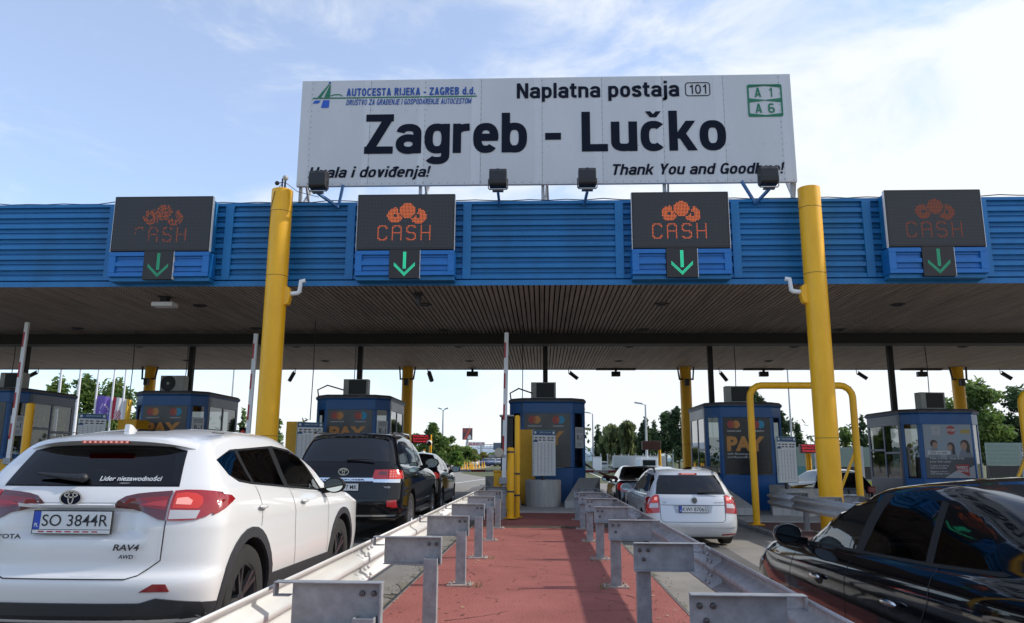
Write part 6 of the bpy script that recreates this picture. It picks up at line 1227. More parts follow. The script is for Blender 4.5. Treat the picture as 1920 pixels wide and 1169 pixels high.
for sx in (1, -1):
    vw = 'R' if sx > 0 else 'L'
    car.mirror(sx, .945, 2.74, 1.09, BPAINT, .82, mat('dark_mirror_glass', (.10, .11, .12), .05, 1.0)); car.handle(sx, 1.33, .885, CHROME, .19, RUBBER); car.handle(sx, 2.38, .865, CHROME, .19, RUBBER); P = lambda pts: [(sx * x, z) for x, z in pts]; car.patch('tail_light', P([(.60, .85), (.62, 1.08), (.80, 1.06), (.84, .88)]), 'B', .01, LAMP_R, g=.05); car.patch('headlight', P([(.42, .66), (.50, .74), (.74, .76), (.80, .68), (.6, .62)]), 'F', .008, LAMP_C, g=.05)
    car.patch('headlight', [(4.10, .66), (4.05, .76), (3.80, .82), (3.72, .80), (3.95, .68)], vw, .008, LAMP_C, g=.05)
    car.patch('sill_moulding', [(1.25, .27), (3.0, .27), (2.95, .36), (1.25, .38)], vw, .012, BPAINT, g=.1)
car.both(car.line, 'shut_line', [[(1.0, 1.10), (.98, .95), (1.12, .72), (1.25, .45)], [(1.92, 1.06), (1.96, .9), (1.98, .35)], [(2.86, 1.02), (2.96, .8), (2.98, .38)], [(2.96, .86), (3.25, .86)]], .006, SEAM)
car.plate('ZG 7714 EB', 0, .02, .62, None); car.wheels('double', RIMS, 5); car.seats(1.35, .58, .35, wheel=(2.25, 1.0), rear=.72)
# ------------------------------------------------------------------ background
def at(px, Y, py=None):
    q = co.matrix_world.to_3x3() @ Vector(((px - 960) / 1429, (584.5 - (py if py is not None else 862)) / 1429, -1)); k = Y / q.y
    return q.x * k, 1.5 + q.z * k
LEAF = {}
def leafmat(n, c):
    if 'leaf_' + n in MATS: return MATS['leaf_' + n]
    m = mat('leaf_' + n, tuple(v * 1.45 for v in c), 0.7, var=0.4, scale=0.9, detail=3); t = m.node_tree; b = t.nodes['Principled BSDF']; o = t.nodes['Material Output']
    tr = t.nodes.new('ShaderNodeBsdfTranslucent'); mx = t.nodes.new('ShaderNodeMixShader'); mx.inputs[0].default_value = 0.42; tr.inputs[0].default_value = (*[min(1, v * 2.2) for v in c], 1)
    t.links.new(b.outputs[0], mx.inputs[1]); t.links.new(tr.outputs[0], mx.inputs[2]); t.links.new(mx.outputs[0], o.inputs[0]); return m
GREENS = {'mid': [leafmat('mid', (.066, .110, .024)), leafmat('mid_light', (.115, .155, .036)), leafmat('mid_dark', (.036, .064, .017))],
          'dark': [leafmat('dark', (.027, .050, .020)), leafmat('dark_light', (.046, .075, .028)), leafmat('dark_deep', (.015, .030, .013))],
          'willow': [leafmat('willow', (.105, .125, .05)), leafmat('willow_light', (.15, .165, .07)), leafmat('willow_dark', (.055, .07, .03))],
          'bright': [leafmat('bright', (.085, .15, .02)), leafmat('bright_light', (.13, .20, .03)), leafmat('bright_dark', (.04, .08, .015))],
          'autumn': [leafmat('autumn', (.13, .12, .03)), leafmat('autumn_red', (.15, .075, .03)), leafmat('autumn_green', (.07, .10, .025))]}
BARK = mat('bark', (.06, .048, .035), .9, var=.3, scale=6, bump=.3)
def crown_blobs(kind, h, w_, rr):
    B = []
    if kind == 'conifer':
        for k in range(9): t = k / 8; B.append((rr.gauss(0, .05) * w_, rr.gauss(0, .05) * w_, h * (.14 + .82 * t), w_ * .5 * (1.03 - t) + .12, h * .075))
    elif kind == 'column':
        for k in range(8): t = k / 7; B.append((rr.gauss(0, .08) * w_, rr.gauss(0, .08) * w_, h * (.16 + .76 * t), w_ * .5 * math.sin(PI * (.22 + .68 * t)), h * .11))
    else:
        n = 15
        for k in range(n):
            a = rr.uniform(0, 6.28); t = rr.random(); z = h * (.28 + .62 * t); rad = w_ * .5 * math.sin(PI * min(1, .28 + .60 * t)) * rr.uniform(.25, .72); B.append((rad * math.cos(a), rad * math.sin(a), z, w_ * rr.uniform(.15, .26), h * rr.uniform(.07, .13)))
        B.append((0, 0, h * .9, w_ * .14, h * .1)); B.append((0, 0, h * .5, w_ * .26, h * .18))
    return B
def tree(px, Y, top_py, w_px, kind, tone, label, name='broadleaf_tree', n=2600, leaf=.30, group='trees beyond the toll plaza', seed=None):
    x, zt = at(px, Y, top_py); g = ground(x); h = zt - g; w_ = w_px * Y / 1429; rr = random.Random(seed if seed is not None else int(px * 7 + Y))
    t = thing(name, label, 'tree', (x, Y, g), 0, group); B = crown_blobs(kind, h, w_, rr); b = MB(); tot = sum(q[3] * q[3] * q[4] for q in B)
    for q in B:
        c = max(24, int(n * (q[3] * q[3] * q[4]) ** .75 / sum((r[3] * r[3] * r[4]) ** .75 for r in B)))
        tonem = rr.choice((0, 0, 1, 2))
        for _ in range(c):
            a, u = rr.uniform(0, 6.283), rr.uniform(-1, 1); s = math.sqrt(1 - u * u); rad = rr.random() ** .42 * rr.uniform(.8, 1.16)
            p = (q[0] + q[3] * rad * s * math.cos(a), q[1] + q[3] * rad * s * math.sin(a), q[2] + q[4] * rad * u)
            l = leaf * rr.uniform(.5, 1.25); d1 = Vector((rr.gauss(0, 1), rr.gauss(0, 1), rr.gauss(0, .7))).normalized(); d2 = d1.cross(Vector((rr.gauss(0, 1), rr.gauss(0, 1), rr.gauss(0, 1)))).normalized()
            if kind == 'willow': d1 = Vector((rr.gauss(0, .2), rr.gauss(0, .2), -1)).normalized(); d2 = Vector((math.cos(a), math.sin(a), 0)); l *= 1.3
            P = Vector(p); m = tonem if rr.random() < .7 else rr.randint(0, 2)
            b.add([P - d1 * l, P + d2 * l * .42, P + d1 * l, P - d2 * l * .42], [(0, 1, 2, 3)], m)
    b.build('crown', GREENS[tone], t)
    b = MB(); r0 = max(.07, h * .017); b.tube([(0, 0, 0), (rr.gauss(0, .1), 0, h * .3), (rr.gauss(0, .15), 0, h * .6), (0, 0, h * .88)], [r0, r0 * .8, r0 * .5, r0 * .12], 8)
    if kind not in ('conifer',):
        for q in B[:9]: z0 = q[2] * .62; b.tube([(0, 0, z0), (q[0] * .5, q[1] * .5, (z0 + q[2]) / 2 + .1), (q[0] * .95, q[1] * .95, q[2])], [r0 * .4, r0 * .26, r0 * .08], 5)
    b.build('trunk', BARK, t)
T = tree
T(112, 62, 700, 84, 'round', 'mid', 'leafy tree at the far left, between the leftmost booth and the white flagpoles', n=3600, leaf=.24); T(166, 66, 697, 78, 'round', 'mid', 'leafy tree behind the two white flagpoles', n=3600, leaf=.24); T(222, 64, 706, 92, 'round', 'mid', 'leafy tree right above the hanging flags', n=3600, leaf=.24)
T(60, 75, 745, 90, 'round', 'dark', 'dark bushy tree low behind the leftmost booth', n=2500); T(262, 80, 745, 40, 'conifer', 'dark', 'small fir beside the rear yellow column behind the flags', 'fir_tree', 1500)
T(458, 70, 768, 34, 'conifer', 'mid', 'thin young fir left of the left front yellow column', 'fir_tree', 700, .26); T(524, 70, 790, 30, 'conifer', 'mid', 'thin young fir right of the left front yellow column', 'fir_tree', 700, .26)
T(812, 78, 792, 58, 'round', 'mid', 'tallest roadside tree, right of the red message sign', n=3600, leaf=.26); T(846, 92, 818, 62, 'round', 'mid', 'roadside tree just right of the tall lamp pole beyond the left exit', n=2600); T(780, 88, 812, 60, 'round', 'mid', 'roadside tree behind the red message sign', n=2200); T(872, 112, 836, 56, 'round', 'mid', 'lower roadside tree below the square store sign', n=2200)
T(856, 84, 847, 34, 'round', 'bright', 'bright green shrub beneath the roadside trees', 'shrub', 1300, .26); T(884, 125, 842, 44, 'round', 'autumn', 'yellowing tree below the red store lettering', n=1600); T(906, 150, 848, 44, 'round', 'autumn', 'reddish tree beneath the road gantry', n=1500, leaf=.4); T(932, 170, 850, 50, 'round', 'mid', 'small green trees left of the raised centre boom', n=1500, leaf=.45)
T(1122, 130, 801, 22, 'column', 'dark', 'narrow poplar right of the centre booth', 'poplar_tree', 1500, .38); T(1148, 120, 797, 58, 'willow', 'willow', 'left half of the pale willow group right of the centre booth', 'willow_tree', 3600, .38); T(1178, 118, 791, 58, 'willow', 'willow', 'right half of the pale willow group right of the centre booth', 'willow_tree', 3600, .38)
T(1207, 108, 783, 30, 'column', 'dark', 'narrow dark tree behind the taller right lamp pole', 'poplar_tree', 1900, .34); T(1226, 112, 788, 40, 'round', 'dark', 'small dark tree between two taller ones, left of the rear column', 'poplar_tree', 1700, .34); T(1247, 104, 771, 44, 'round', 'dark', 'dark evergreen just left of the rear yellow column near the pipe gate booth', 'evergreen_tree', 2600, .32); T(1270, 100, 762, 40, 'round', 'dark', 'tallest dark evergreen, partly behind the rear yellow column near the pipe gate booth', 'evergreen_tree', 2600, .32)
T(1300, 110, 790, 40, 'column', 'dark', 'dark evergreen in the gap left of the pipe gate booth', 'evergreen_tree', 1600)
T(1412, 70, 728, 60, 'round', 'dark', 'dark tree showing above the pipe gate booth roof', n=2800); T(1462, 85, 768, 50, 'round', 'dark', 'dark tree right of the pipe gate booth', n=2600); T(1496, 82, 792, 34, 'conifer', 'dark', 'small pointed fir left of the right yellow column', 'fir_tree', 1500); T(1546, 90, 778, 44, 'conifer', 'dark', 'pointed fir behind the right yellow column', 'fir_tree', 1600); T(1584, 92, 800, 40, 'round', 'mid', 'green bush framed by the pipe gate', n=1200); T(1612, 78, 782, 46, 'conifer', 'dark', 'pointed fir left of the family poster booth', 'fir_tree', 2000)
T(1765, 58, 742, 90, 'round', 'mid', 'leafy tree behind the pale air conditioner of the poster booth', n=4200, leaf=.22); T(1832, 55, 708, 110, 'round', 'mid', 'tall leafy tree right of the rear column behind the poster booth', n=5200, leaf=.22); T(1905, 56, 728, 120, 'round', 'dark', 'dark tree at the right picture edge behind the second pipe gate', n=5200, leaf=.22); T(1850, 62, 770, 120, 'round', 'dark', 'dark undergrowth tree behind the second pipe gate', n=3200, leaf=.26)
# far wood and hills
b = MB(); rr = random.Random(21)
for k in range(5200):
    px = rr.choice((rr.uniform(-300, 520), rr.uniform(560, 960), rr.uniform(1080, 2300))); Y = rr.uniform(210, 330); x, _ = at(px, Y); h = 9 + 4 * math.sin(px * .013) + 3 * math.sin(px * .047 + 1); 
    if 640 < px < 1000: h *= .45
    z = rr.random() ** .7 * h; l = rr.uniform(.6, 1.3); d = Vector((rr.gauss(0, 1), rr.gauss(0, 1), rr.gauss(0, 1))).normalized(); e = d.cross(Vector((rr.gauss(0, 1), .3, rr.gauss(0, 1)))).normalized(); P = Vector((x, Y, z))
    b.add([P - d * l, P + e * l * .6, P + d * l, P - e * l * .6], [(0, 1, 2, 3)], rr.randint(0, 2))
for k in range(2600):                                         # unseen leaf belt added behind the camera to darken reflections
    x = rr.uniform(-150, 150); y = rr.uniform(-95, -70); h = 12 + 4 * math.sin(x * .07) + 2 * math.sin(x * .23); z = rr.random() ** .8 * h; l = rr.uniform(.8, 1.6); d = Vector((rr.gauss(0, 1), rr.gauss(0, 1), rr.gauss(0, 1))).normalized(); e = d.cross(Vector((rr.gauss(0, 1), .3, rr.gauss(0, 1)))).normalized(); P = Vector((x, y, z))
    b.add([P - d * l, P + e * l * .7, P + d * l, P - e * l * .7], [(0, 1, 2, 3)], rr.randint(0, 2))
tag(b.build('far_woods', [leafmat('far', (.035, .055, .025)), leafmat('far_light', (.06, .08, .035)), leafmat('far_dark', (.02, .035, .018))]), 'low band of far woods along the horizon', 'woods', None, 'stuff')
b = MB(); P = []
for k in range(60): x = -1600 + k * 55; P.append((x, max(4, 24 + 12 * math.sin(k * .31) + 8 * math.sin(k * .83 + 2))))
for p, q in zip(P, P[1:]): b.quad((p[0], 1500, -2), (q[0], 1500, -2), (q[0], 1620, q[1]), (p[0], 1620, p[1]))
struct(b.build('hills', mat('hazy_hills', (.30, .36, .42), .95, var=.15, scale=.01)))  # pale blue tone paints distance haze into the hill colour

# lamp posts and poles
PIPE = mat('pole_grey', (.42, .43, .43), .5, .3, var=.1); 
def lamp(px, Y, top_py, label, arm=(-1,), r=.09):
    x, zt = at(px, Y, top_py); g = ground(x); t = thing('street_lamp', label, 'street lamp', (x, Y, g), 0, 'tall street lamps'); h = zt - g
    b = MB(); b.tube([(0, 0, 0), (0, 0, h)], [r * 1.3, r * .6], 10); b.build('pole', PIPE, t, smooth=50)
    for s in arm:
        b = MB(); b.bar((0, 0, h - .08), (s * .75, 0, h + .18), .08, .06); b.prism([(s * .3, -.04), (s * 1.25, .10), (s * 1.22, .26), (s * .35, .12)], 'y', -.16, .16); b.v = [(v[0], v[1], v[2] + h + (.05 if i > 7 else 0)) if i > 7 else v for i, v in enumerate(b.v)]; b.build('lamp_head', PIPE, t)
lamp(831, 95, 769, 'tall street lamp among the roadside trees beyond the left exit', (-.5, .5), .13); lamp(1111, 118, 776, 'shorter street lamp beside the narrow poplar', (-1,), .14); lamp(1210, 88, 759, 'taller street lamp before the narrow dark trees', (-1,), .14); lamp(443, 60, 640, 'thin lamp pole left of the left front yellow column, reaching past the roof', (1,), .07); lamp(1474, 60, 660, 'thin lamp pole inside the pipe gate, reaching past the roof', (1,), .07)
POLEW = mat('flagpole_white', (.72, .72, .74), .35, var=.05)
FLAGS = {}
def flag(px, Y, top_py, label, kind, wpx=34, hpx=42):
    x, zt = at(px, Y, top_py); s = Y / 1429; W, H = wpx * s, hpx * s; b = MB(); nx, nz = 14, 12; V = []
    for j in range(nz + 1):
        for i in range(nx + 1): u, v = i / nx, j / nz; V.append((u * W, .10 * math.sin(u * 9 + v * 1.5) * (.3 + u), -v * H - .12 * u * u))
    cols = []
    F = []
    for j in range(nz):
        for i in range(nx):
            F.append((j * (nx + 1) + i, j * (nx + 1) + i + 1, (j + 1) * (nx + 1) + i + 1, (j + 1) * (nx + 1) + i)); v = (j + .5) / nz; u = (i + .5) / nx
            if kind == 'croatia': m = 0 if u < .3 else (1 if u < .68 else 2); m = (0 if (i + j) % 2 else 1) if .2 < u < .72 and v > .58 and m != 2 else m
            elif kind == 'stars': m = 1 if (abs(math.hypot((u - .55) * 1.2, v - .62) - .27) < .05 and (i + j) % 2 == 0) else 0
            else: m = 0 if u > .25 else 1
            cols.append(m)
    b.add(V, F); b.m = cols
    mm = {'croatia': [mat('flag_red', (.45, .03, .06), .7), mat('flag_white', (.7, .7, .7), .7), mat('flag_blue', (.05, .10, .36), .7)], 'stars': [mat('flag_violet', (.17, .11, .42), .7, var=.15), mat('flag_star', (.55, .5, .6), .7)], 'yellow': [mat('flag_yellow', (.68, .42, .04), .7, var=.1), MATS.get('flag_white') or mat('flag_white', (.7, .7, .7), .7)]}[kind]
    t = thing('flag', label, 'flag', (x, Y, zt), 0, 'flags beyond the left booths'); b.build('cloth', mm, t, smooth=60)
    b = MB(); g = ground(x) - zt; b.tube([(-.05, 0, g), (-.05, 0, 6.5 if kind != 'x' else .5)], .06, 8); b.build('flagpole', POLEW, t, smooth=50)
flag(182, 46, 742, 'violet blue flag with a ring of stars', 'stars', 30, 44); flag(212, 45.5, 745, 'red, white and blue flag with a checkered shield', 'croatia', 24, 42); flag(233, 45, 748, 'yellow flag hanging right of the checkered flag', 'yellow', 16, 40)
for px, tp, lb in ((122, 640, 'bare white flagpole, left of two'), (158, 640, 'bare white flagpole, right of two')):
    x, zt = at(px, 48, tp); o = None; b = MB(); b.tube([(0, 0, 0), (0, 0, zt - ground(x))], [.11, .07], 10); o = b.build('bare_flagpole', POLEW, loc=(x, 48, ground(x)), smooth=50); tag(o, lb, 'flagpole', 'bare white flagpoles')

# message signs past the booths
def msg(px0, px1, py0, py1, Y, label, rows, face, textm, posts):
    x0, zt = at(px0, Y, py0); x1, zb = at(px1, Y, py1); cx = (x0 + x1) / 2; g = ground(cx); t = thing('message_sign', label, 'message sign', (cx, Y, g), 0, 'message signs past the booths'); h = (x1 - x0) / 2
    b = MB(); b.box(-h, h, 0, .25, zb - g, zt - g); b.build('housing', face, t, bevel=.02); b = MB()
    for k, r_ in enumerate(rows): z = zt - g - (k + .85) * (zt - zb) / (len(rows) + .3); b.text(r_, -h * .8, h * .8, z, z + (zt - zb) / (len(rows) + .3) * .62, -.006, 0, 0, .02)
    b.build('lettering', textm, t)
    b = MB(); [b.tube([(p * h, .12, 0), (p * h, .12, zt - g if p > .9 else zb - g)], .07, 10) for p in posts]; b.build('post', YEL, t, smooth=50)
MRED = mat('sign_led_red', (.3, .02, .03), .5, emit=(1, .05, .08), es=.35)
msg(771, 807, 815, 832, 38, 'dark message sign with red letters behind the black off-roader', ['HVALA', 'SRETAN PUT', 'THANKS'], mat('sign_maroon', (.05, .012, .016), .5), MRED, (.96,)); msg(1204, 1239, 827, 844, 38, 'small brown message sign left of the rear column near the pipe gate booth', ['HVALA', 'SRETAN PUT'], mat('sign_brown', (.10, .06, .055), .5), mat('sign_dull_red', (.2, .07, .07), .5), (.9,)); msg(1500, 1534, 833, 850, 38, 'pinkish message sign on yellow posts left of the right yellow column', ['HVALA', 'SRETAN PUT', 'THANKS'], mat('sign_pink', (.16, .07, .075), .5), MRED, (-.2, .1))
msg(536, 556, 808, 822, 38, 'small dark message sign beside the yellow ticket machine', ['OPREZ'], mat('sign_black', (.02, .012, .015), .5), MRED, (0,))
t = thing('traffic_light', 'small red traffic light left of the left front yellow column', 'traffic light', (*(lambda p: (p[0], 30, ground(p[0])))(at(455, 30, 810)),))
x, z = at(455, 30, 811); g = ground(x); b = MB(); b.box(-.16, .16, 0, .2, z - g - .2, z - g + .2); b.build('housing', BLACK, t, bevel=.02); b = MB(); b.disc((0, -.006, z - g), .09, 'y', 18); b.build('red_lamp', LAMP_ON, t); b = MB(); b.tube([(0, .1, 0), (0, .1, z - g - .2)], .05, 8); b.build('post', DKGREY, t)
# speed cameras on yellow posts
for px, py, lb in ((808, 822, 'round camera on a yellow post right of the red message sign'), (796, 842, 'round camera low left of the one on the yellow post')):
    x, z = at(px, 36, py); g = ground(x); t = thing('post_camera', lb, 'camera', (x, 36, g), 0, 'round cameras past the left booth'); b = MB(); b.tube([(0, 0, 0), (0, 0, z - g)], .05, 10); b.build('post', YEL, t, smooth=50); b = MB(); b.sphere((-.04, -.16, z - g - .22), .13, 8); b.build('camera_dome', WHITE, t, smooth=50); b = MB(); b.lathe([(.001, -.3), (.1, -.29), (.1, -.2)], (-.04, 0, z - g - .26), 'y', 14); b.build('lens_hood', BLACK, t)
# store signs, road gantry
x, zt = at(876.5, 240, 803); _, zb = at(876.5, 240, 825); g = ground(x); hh = zt - zb; t = thing('store_sign', 'square red and dark store sign on a tall mast above the road', 'sign', (x, 240, g)); b = MB(); W = hh * .43; b.box(-W, W, 0, .6, zb - g, zt - g, 0); q = zb - g
for k in range(3): b.box(-W * .95, -W * .15, -.1, -.01, q + hh * (.93 - k * .12), q + hh * (.87 - k * .12), 1)
b.add([(-W * .8, -.12, q), (-W * .2, -.12, q), (W * .85, -.12, q + hh), (W * .35, -.12, q + hh)], [(0, 1, 2, 3)], 1); b.add([(W * .05, -.14, q + hh * .05), (W * .8, -.14, q + hh * .05), (W * .8, -.14, q + hh * .28), (W * .45, -.14, q + hh * .45), (W * .05, -.14, q + hh * .22)], [(0, 1, 2, 3, 4)], 2); b.build('panel', [mat('store_dark', (.10, .07, .07), .5), mat('store_red', (.55, .10, .07), .5), WHITE], t); b = MB(); b.tube([(0, .3, 0), (0, .3, q)], .35, 10); b.tube([(W * .4, .3, q + hh), (W * .4, .3, q + hh * 1.25)], .06, 6); b.build('mast', PIPE, t)
x0, zt = at(873, 250, 829); x1, zb = at(909, 250, 837); g = ground(x0); t = thing('store_lettering', 'red store lettering on a white strip below the square sign', 'sign', ((x0 + x1) / 2, 250, g)); h = (x1 - x0) / 2; b = MB(); b.box(-h, h, 0, .4, zb - g, zt - g); b.build('panel', WHITE, t); b = MB(); b.text('BAUHAUS', -h * .94, h * .94, zb - g + .25, zt - g - .25, -.02, 0, 0, .04); b.build('lettering', mat('store_letter_red', (.5, .03, .04), .5), t); b = MB(); b.box(-h * .8, -h * .76, .1, .3, 0, zb - g); b.box(h * .76, h * .8, .1, .3, 0, zb - g); b.build('post', PIPE, t)
x0, zt = at(895, 185, 834); x1, _ = at(962, 185, 834); g = ground(x0); t = thing('road_gantry', 'grey road gantry with a dark sign panel across the far carriageway', 'gantry', (x0, 185, g)); W = x1 - x0; H = zt - g; b = MB()
for z in (H, H - .9): b.bar((0, 0, z), (W, 0, z), .16, .16)
for k in range(12): b.bar((W * k / 11, 0, H), (W * k / 11, 0, H - .9), .09, .09)
b.build('truss', PIPE, t); b = MB(); b.box(W * .08, W * .13, -.15, .15, 0, H); b.box(W * .95, W, -.15, .15, 0, H); b.build('leg', PIPE, t); b = MB(); b.box(W * .45, W * .88, -.4, -.2, H - 1.25, H + .45); b.build('sign_panel', mat('gantry_sign', (.10, .13, .17), .5), t)
# yellow delineators on the far road
for k, (px, Y) in enumerate(((866, 100), (871, 104), (876, 98), (881, 106), (887, 101), (892, 108), (898, 110), (904, 116), (884, 95), (908, 122))):
    x, _ = at(px, Y); b = MB(); b.lathe([(.22, 0), (.22, .05), (.13, .06), (.09, .55), (.05, .95), (.001, .97)], n=12); o = b.build('delineator', YEL2, loc=(x, Y, ground(x)), smooth=40); tag(o, 'small yellow delineator standing on the far road left of the centre boom', 'delineator', 'yellow delineators on the far road')

# fence right of the centre booth, noise barriers on the right
FPAN = glass_mat('fence_panel', (.50, .58, .60), 1.2)
def fence(px0, px1, Y0, Y1, py_top, label, n):
    xa, zt = at(px0, Y0, py_top); xb, _ = at(px1, Y1); t = thing('panel_fence', label, 'fence', (xa, Y0, ground(xa)), 0, 'pale fences beyond the plaza'); d = Vector((xb - xa, Y1 - Y0, 0)); H = zt - ground(xa)
    for k in range(n): p, q = d * (k / n), d * ((k + 1) / n); b = MB(); b.add([(p.x, p.y, .45), (q.x, q.y, .45), (q.x, q.y, H), (p.x, p.y, H)], [(0, 1, 2, 3)]); b.build('panel', FPAN, t)
    for k in range(n + 1): p = d * (k / n); b = MB(); b.box(p.x - .07, p.x + .07, p.y - .07, p.y + .07, 0, H + .08); b.build('post', GREY, t)
    b = MB(); b.bar((0, 0, .3), (d.x, d.y, .3), .1, .35); b.build('base_rail', CONC, t)
fence(1076, 1262, 105, 98, 852, 'pale panel fence in front of the willows and dark trees', 14)
NB = [mat('barrier_pale_green', (.20, .27, .23), .5, var=.1), mat('barrier_teal', (.06, .19, .19), .45, var=.1), mat('barrier_yellow_green', (.42, .44, .05), .5, var=.1), mat('barrier_dark', (.018, .018, .02), .3)]
def noise(px0, px1, Y, py_top, label, darks):
    xa, zt = at(px0, Y, py_top); xb, _ = at(px1, Y); g = ground((xa + xb) / 2); H = zt - g; W = xb - xa; t = thing('noise_barrier', label, 'noise barrier', (xa, Y, g), 0, 'noise barriers at the right'); n = max(2, int(W / 2.6))
    for k in range(n):
        a, c = W * k / n + .08, W * (k + 1) / n - .08; b = MB(); z = 0
        for f, m in ((.08, 3), (.13, 2), (.03, 0), (.30, 3 if darks(k / n) else 1), (.46, 0)):
            b.box(a, c, 0, .12, z * H, (z + f) * H - .01, m); z += f
        for r_ in range(5): b.box(a, c, -.02, -.001, H * (.60 + r_ * .08), H * (.62 + r_ * .08), 0)
        b.build('panel', NB, t); b = MB(); b.box(c + .005, c + .155, -.06, .18, 0, H + .05); b.build('post', GREY, t)
noise(1440, 1705, 52, 838, 'green and yellow noise barrier seen through the pipe gate', lambda u: u > .30); noise(1845, 2060, 50, 830, 'grey green noise barrier at the right picture edge', lambda u: True)

# ------------------------------------------------------------------ more cars
def simple_car(name, label, x, y, rows, paint, cut, z=.33, r=.33, ys=(.85, 3.5), yaw=0, group=None, lamps=True, k=1.0, roof=None):
    t = thing(name, label, 'car', (x, y, ground(x)), yaw, group); V, F, RI = loft(rows, NR=8, NS=16, NF=8, sub=2); last = len(rows) - 2
    body = [(f, i) for f, i in zip(F, RI) if not (cut <= i < cut + 2)]; win = [f for f, i in zip(F, RI) if cut <= i < cut + 2]
    o = mesh_obj('body', V, [f for f, _ in body], [paint] + ([roof] if roof else []), [1 if roof and i >= cut + 2 else 0 for _, i in body]); o.parent = t; smooth_mesh(o.data, 40)
    o = mesh_obj('window', V, win, [GL_SOLID]); o.parent = t; smooth_mesh(o.data, 40)
    W = max(q['W'] for q in rows)
    for yy in ys:
        for sx in (1, -1):
            b = MB(); b.lathe([(.001, 0), (r * .62, 0), (r * .66, .01), (r, -.01), (r, -.2), (.001, -.2)], (0, 0, 0), 'x', 20); w_ = b.build('wheel', TYRE, t, loc=(sx * (W + .004), yy, z)); w_.rotation_euler.z = 0 if sx > 0 else PI
    if lamps:
        for sx in (1, -1): b = MB(); b.box(sx * (W - .13) - .12, sx * (W - .13) + .12, .02, .14, .78, .98); b.build('tail_light', LAMP_R, t, bevel=.03)
        b = MB(); b.box(-.26, .26, -.012, .05, .62, .74); b.build('licence_plate', PLATE, t)
    return t
REDP = mat('red_car_paint', (.35, .012, .015), .15, coat=1); BLUEP = mat('blue_car_paint', (.03, .05, .12), .2, .3, coat=1); GREYP = mat('grey_car_paint', (.22, .23, .24), .25, .5, coat=.8)
hb_s = [dict(q) for q in hb]
for q in hb_s: q['z'] = [(p[0], p[1] * .98) for p in q['z']] if isinstance(q['z'], list) else q['z']
simple_car('two_tone_car', 'dark car with a white roof seen behind the right yellow column', 9.6, 25.0, hb, BPAINT, 7, roof=WPAINT)
simple_car('dark_car', 'dark car behind the second pipe gate at the far right', 15.9, 23.0, hb, BPAINT, 7)
simple_car('white_car', 'white car bonnet just showing at the left picture edge', -9.05, 8.0, hb, WPAINT, 7)
FAR = [(1131, 104, WPAINT, 'white estate driving away right of the centre booth', 0), (1158, 130, GREYP, 'grey car roof beyond the dark saloon', 0), (1196, 92, BPAINT, 'dark car beyond the silver estate, left of the white van', 0), (872, 138, WPAINT, 'white car queueing left of the yellow delineators', PI), (891, 138, WPAINT, 'white car queueing behind the yellow delineators', PI), (912, 150, BLUEP, 'dark blue car right of the yellow delineators', PI), (923, 150, BLUEP, 'blue car second right of the yellow delineators', PI), (936, 155, GREYP, 'grey car close to the raised centre boom', PI), (946, 155, WPAINT, 'white car partly behind the raised centre boom', PI)]
for px, Y, pm, lb, yw in FAR:
    x, _ = at(px, Y); simple_car('far_car', lb, x, Y, RIDE if px in (1131, 912) else hb, pm, 7, yaw=yw, group='distant cars past the booths', lamps=yw == 0)
x, _ = at(829, 30); simple_car('far_car', 'grey car just past the left exit, roof showing over the black crossover', at(822, 110)[0], 110, lc, GREYP, 7, group='distant cars past the booths'); simple_car('far_car', 'dark blue car just past the left exit beside the lamp pole', at(848, 122)[0], 122, lc, BLUEP, 7, group='distant cars past the booths')
x, _ = at(1217, 86); g = ground(x); t = thing('white_van', 'white van with a box body beyond the silver estate', 'van', (x, 86, g)); b = MB(); b.box(-.95, .95, 0, 4.6, .45, 2.05); b.build('box_body', WHITE, t, bevel=.06); b = MB(); b.prism([(4.62, .4), (6.0, .4), (6.0, 1.0), (5.4, 1.15), (4.9, 1.85), (4.62, 1.9)], 'x', -.9, .9); b.build('cab', WHITE, t, bevel=.05); b = MB(); b.box(-.7, .7, -.02, -.001, 1.2, 1.8); b.build('rear_window', GL_SOLID, t)
for sx in (-1, 1):
    for yy in (1, 5.2): b = MB(); b.lathe([(.001, .1), (.33, .1), (.33, -.1), (.001, -.1)], (0, 0, 0), 'x', 16); b.build('wheel', TYRE, t, loc=(sx * .85, yy, .33))
x, _ = at(1258, 88); x -= 1.5; g = ground(x); t = thing('trailer', 'pale box trailer standing in front of the fence', 'trailer', (x, 92, g)); b = MB(); b.box(-4.5, 1.5, 0, 2.4, .9, 2.3); b.build('box_body', mat('trailer_grey', (.40, .41, .40), .6, var=.1), t, bevel=.04); b = MB(); b.box(-4.4, 1.4, .1, 2.3, .55, .899); b.build('chassis', BLACK, t)
for xx in (-3.6, -2.6, .6):
    b = MB(); b.lathe([(.001, .2), (.42, .2), (.42, 0), (.001, 0)], (0, 0, 0), 'y', 16); b.build('wheel', TYRE, t, loc=(xx, .1, .42))
x, _ = at(1120, 100); t = thing('roadside_cabinet', 'white roadside cabinet by the fence', 'cabinet', (x, 100, ground(x))); b = MB(); b.box(-.55, .55, 0, .6, .1, 2.1); b.build('cabinet', WHITE, t, bevel=.03); b = MB(); b.box(-.58, .58, -.04, .64, 2.102, 2.18); b.box(-.5, .5, .05, .55, 0, .098); b.build('cap', GREY, t)
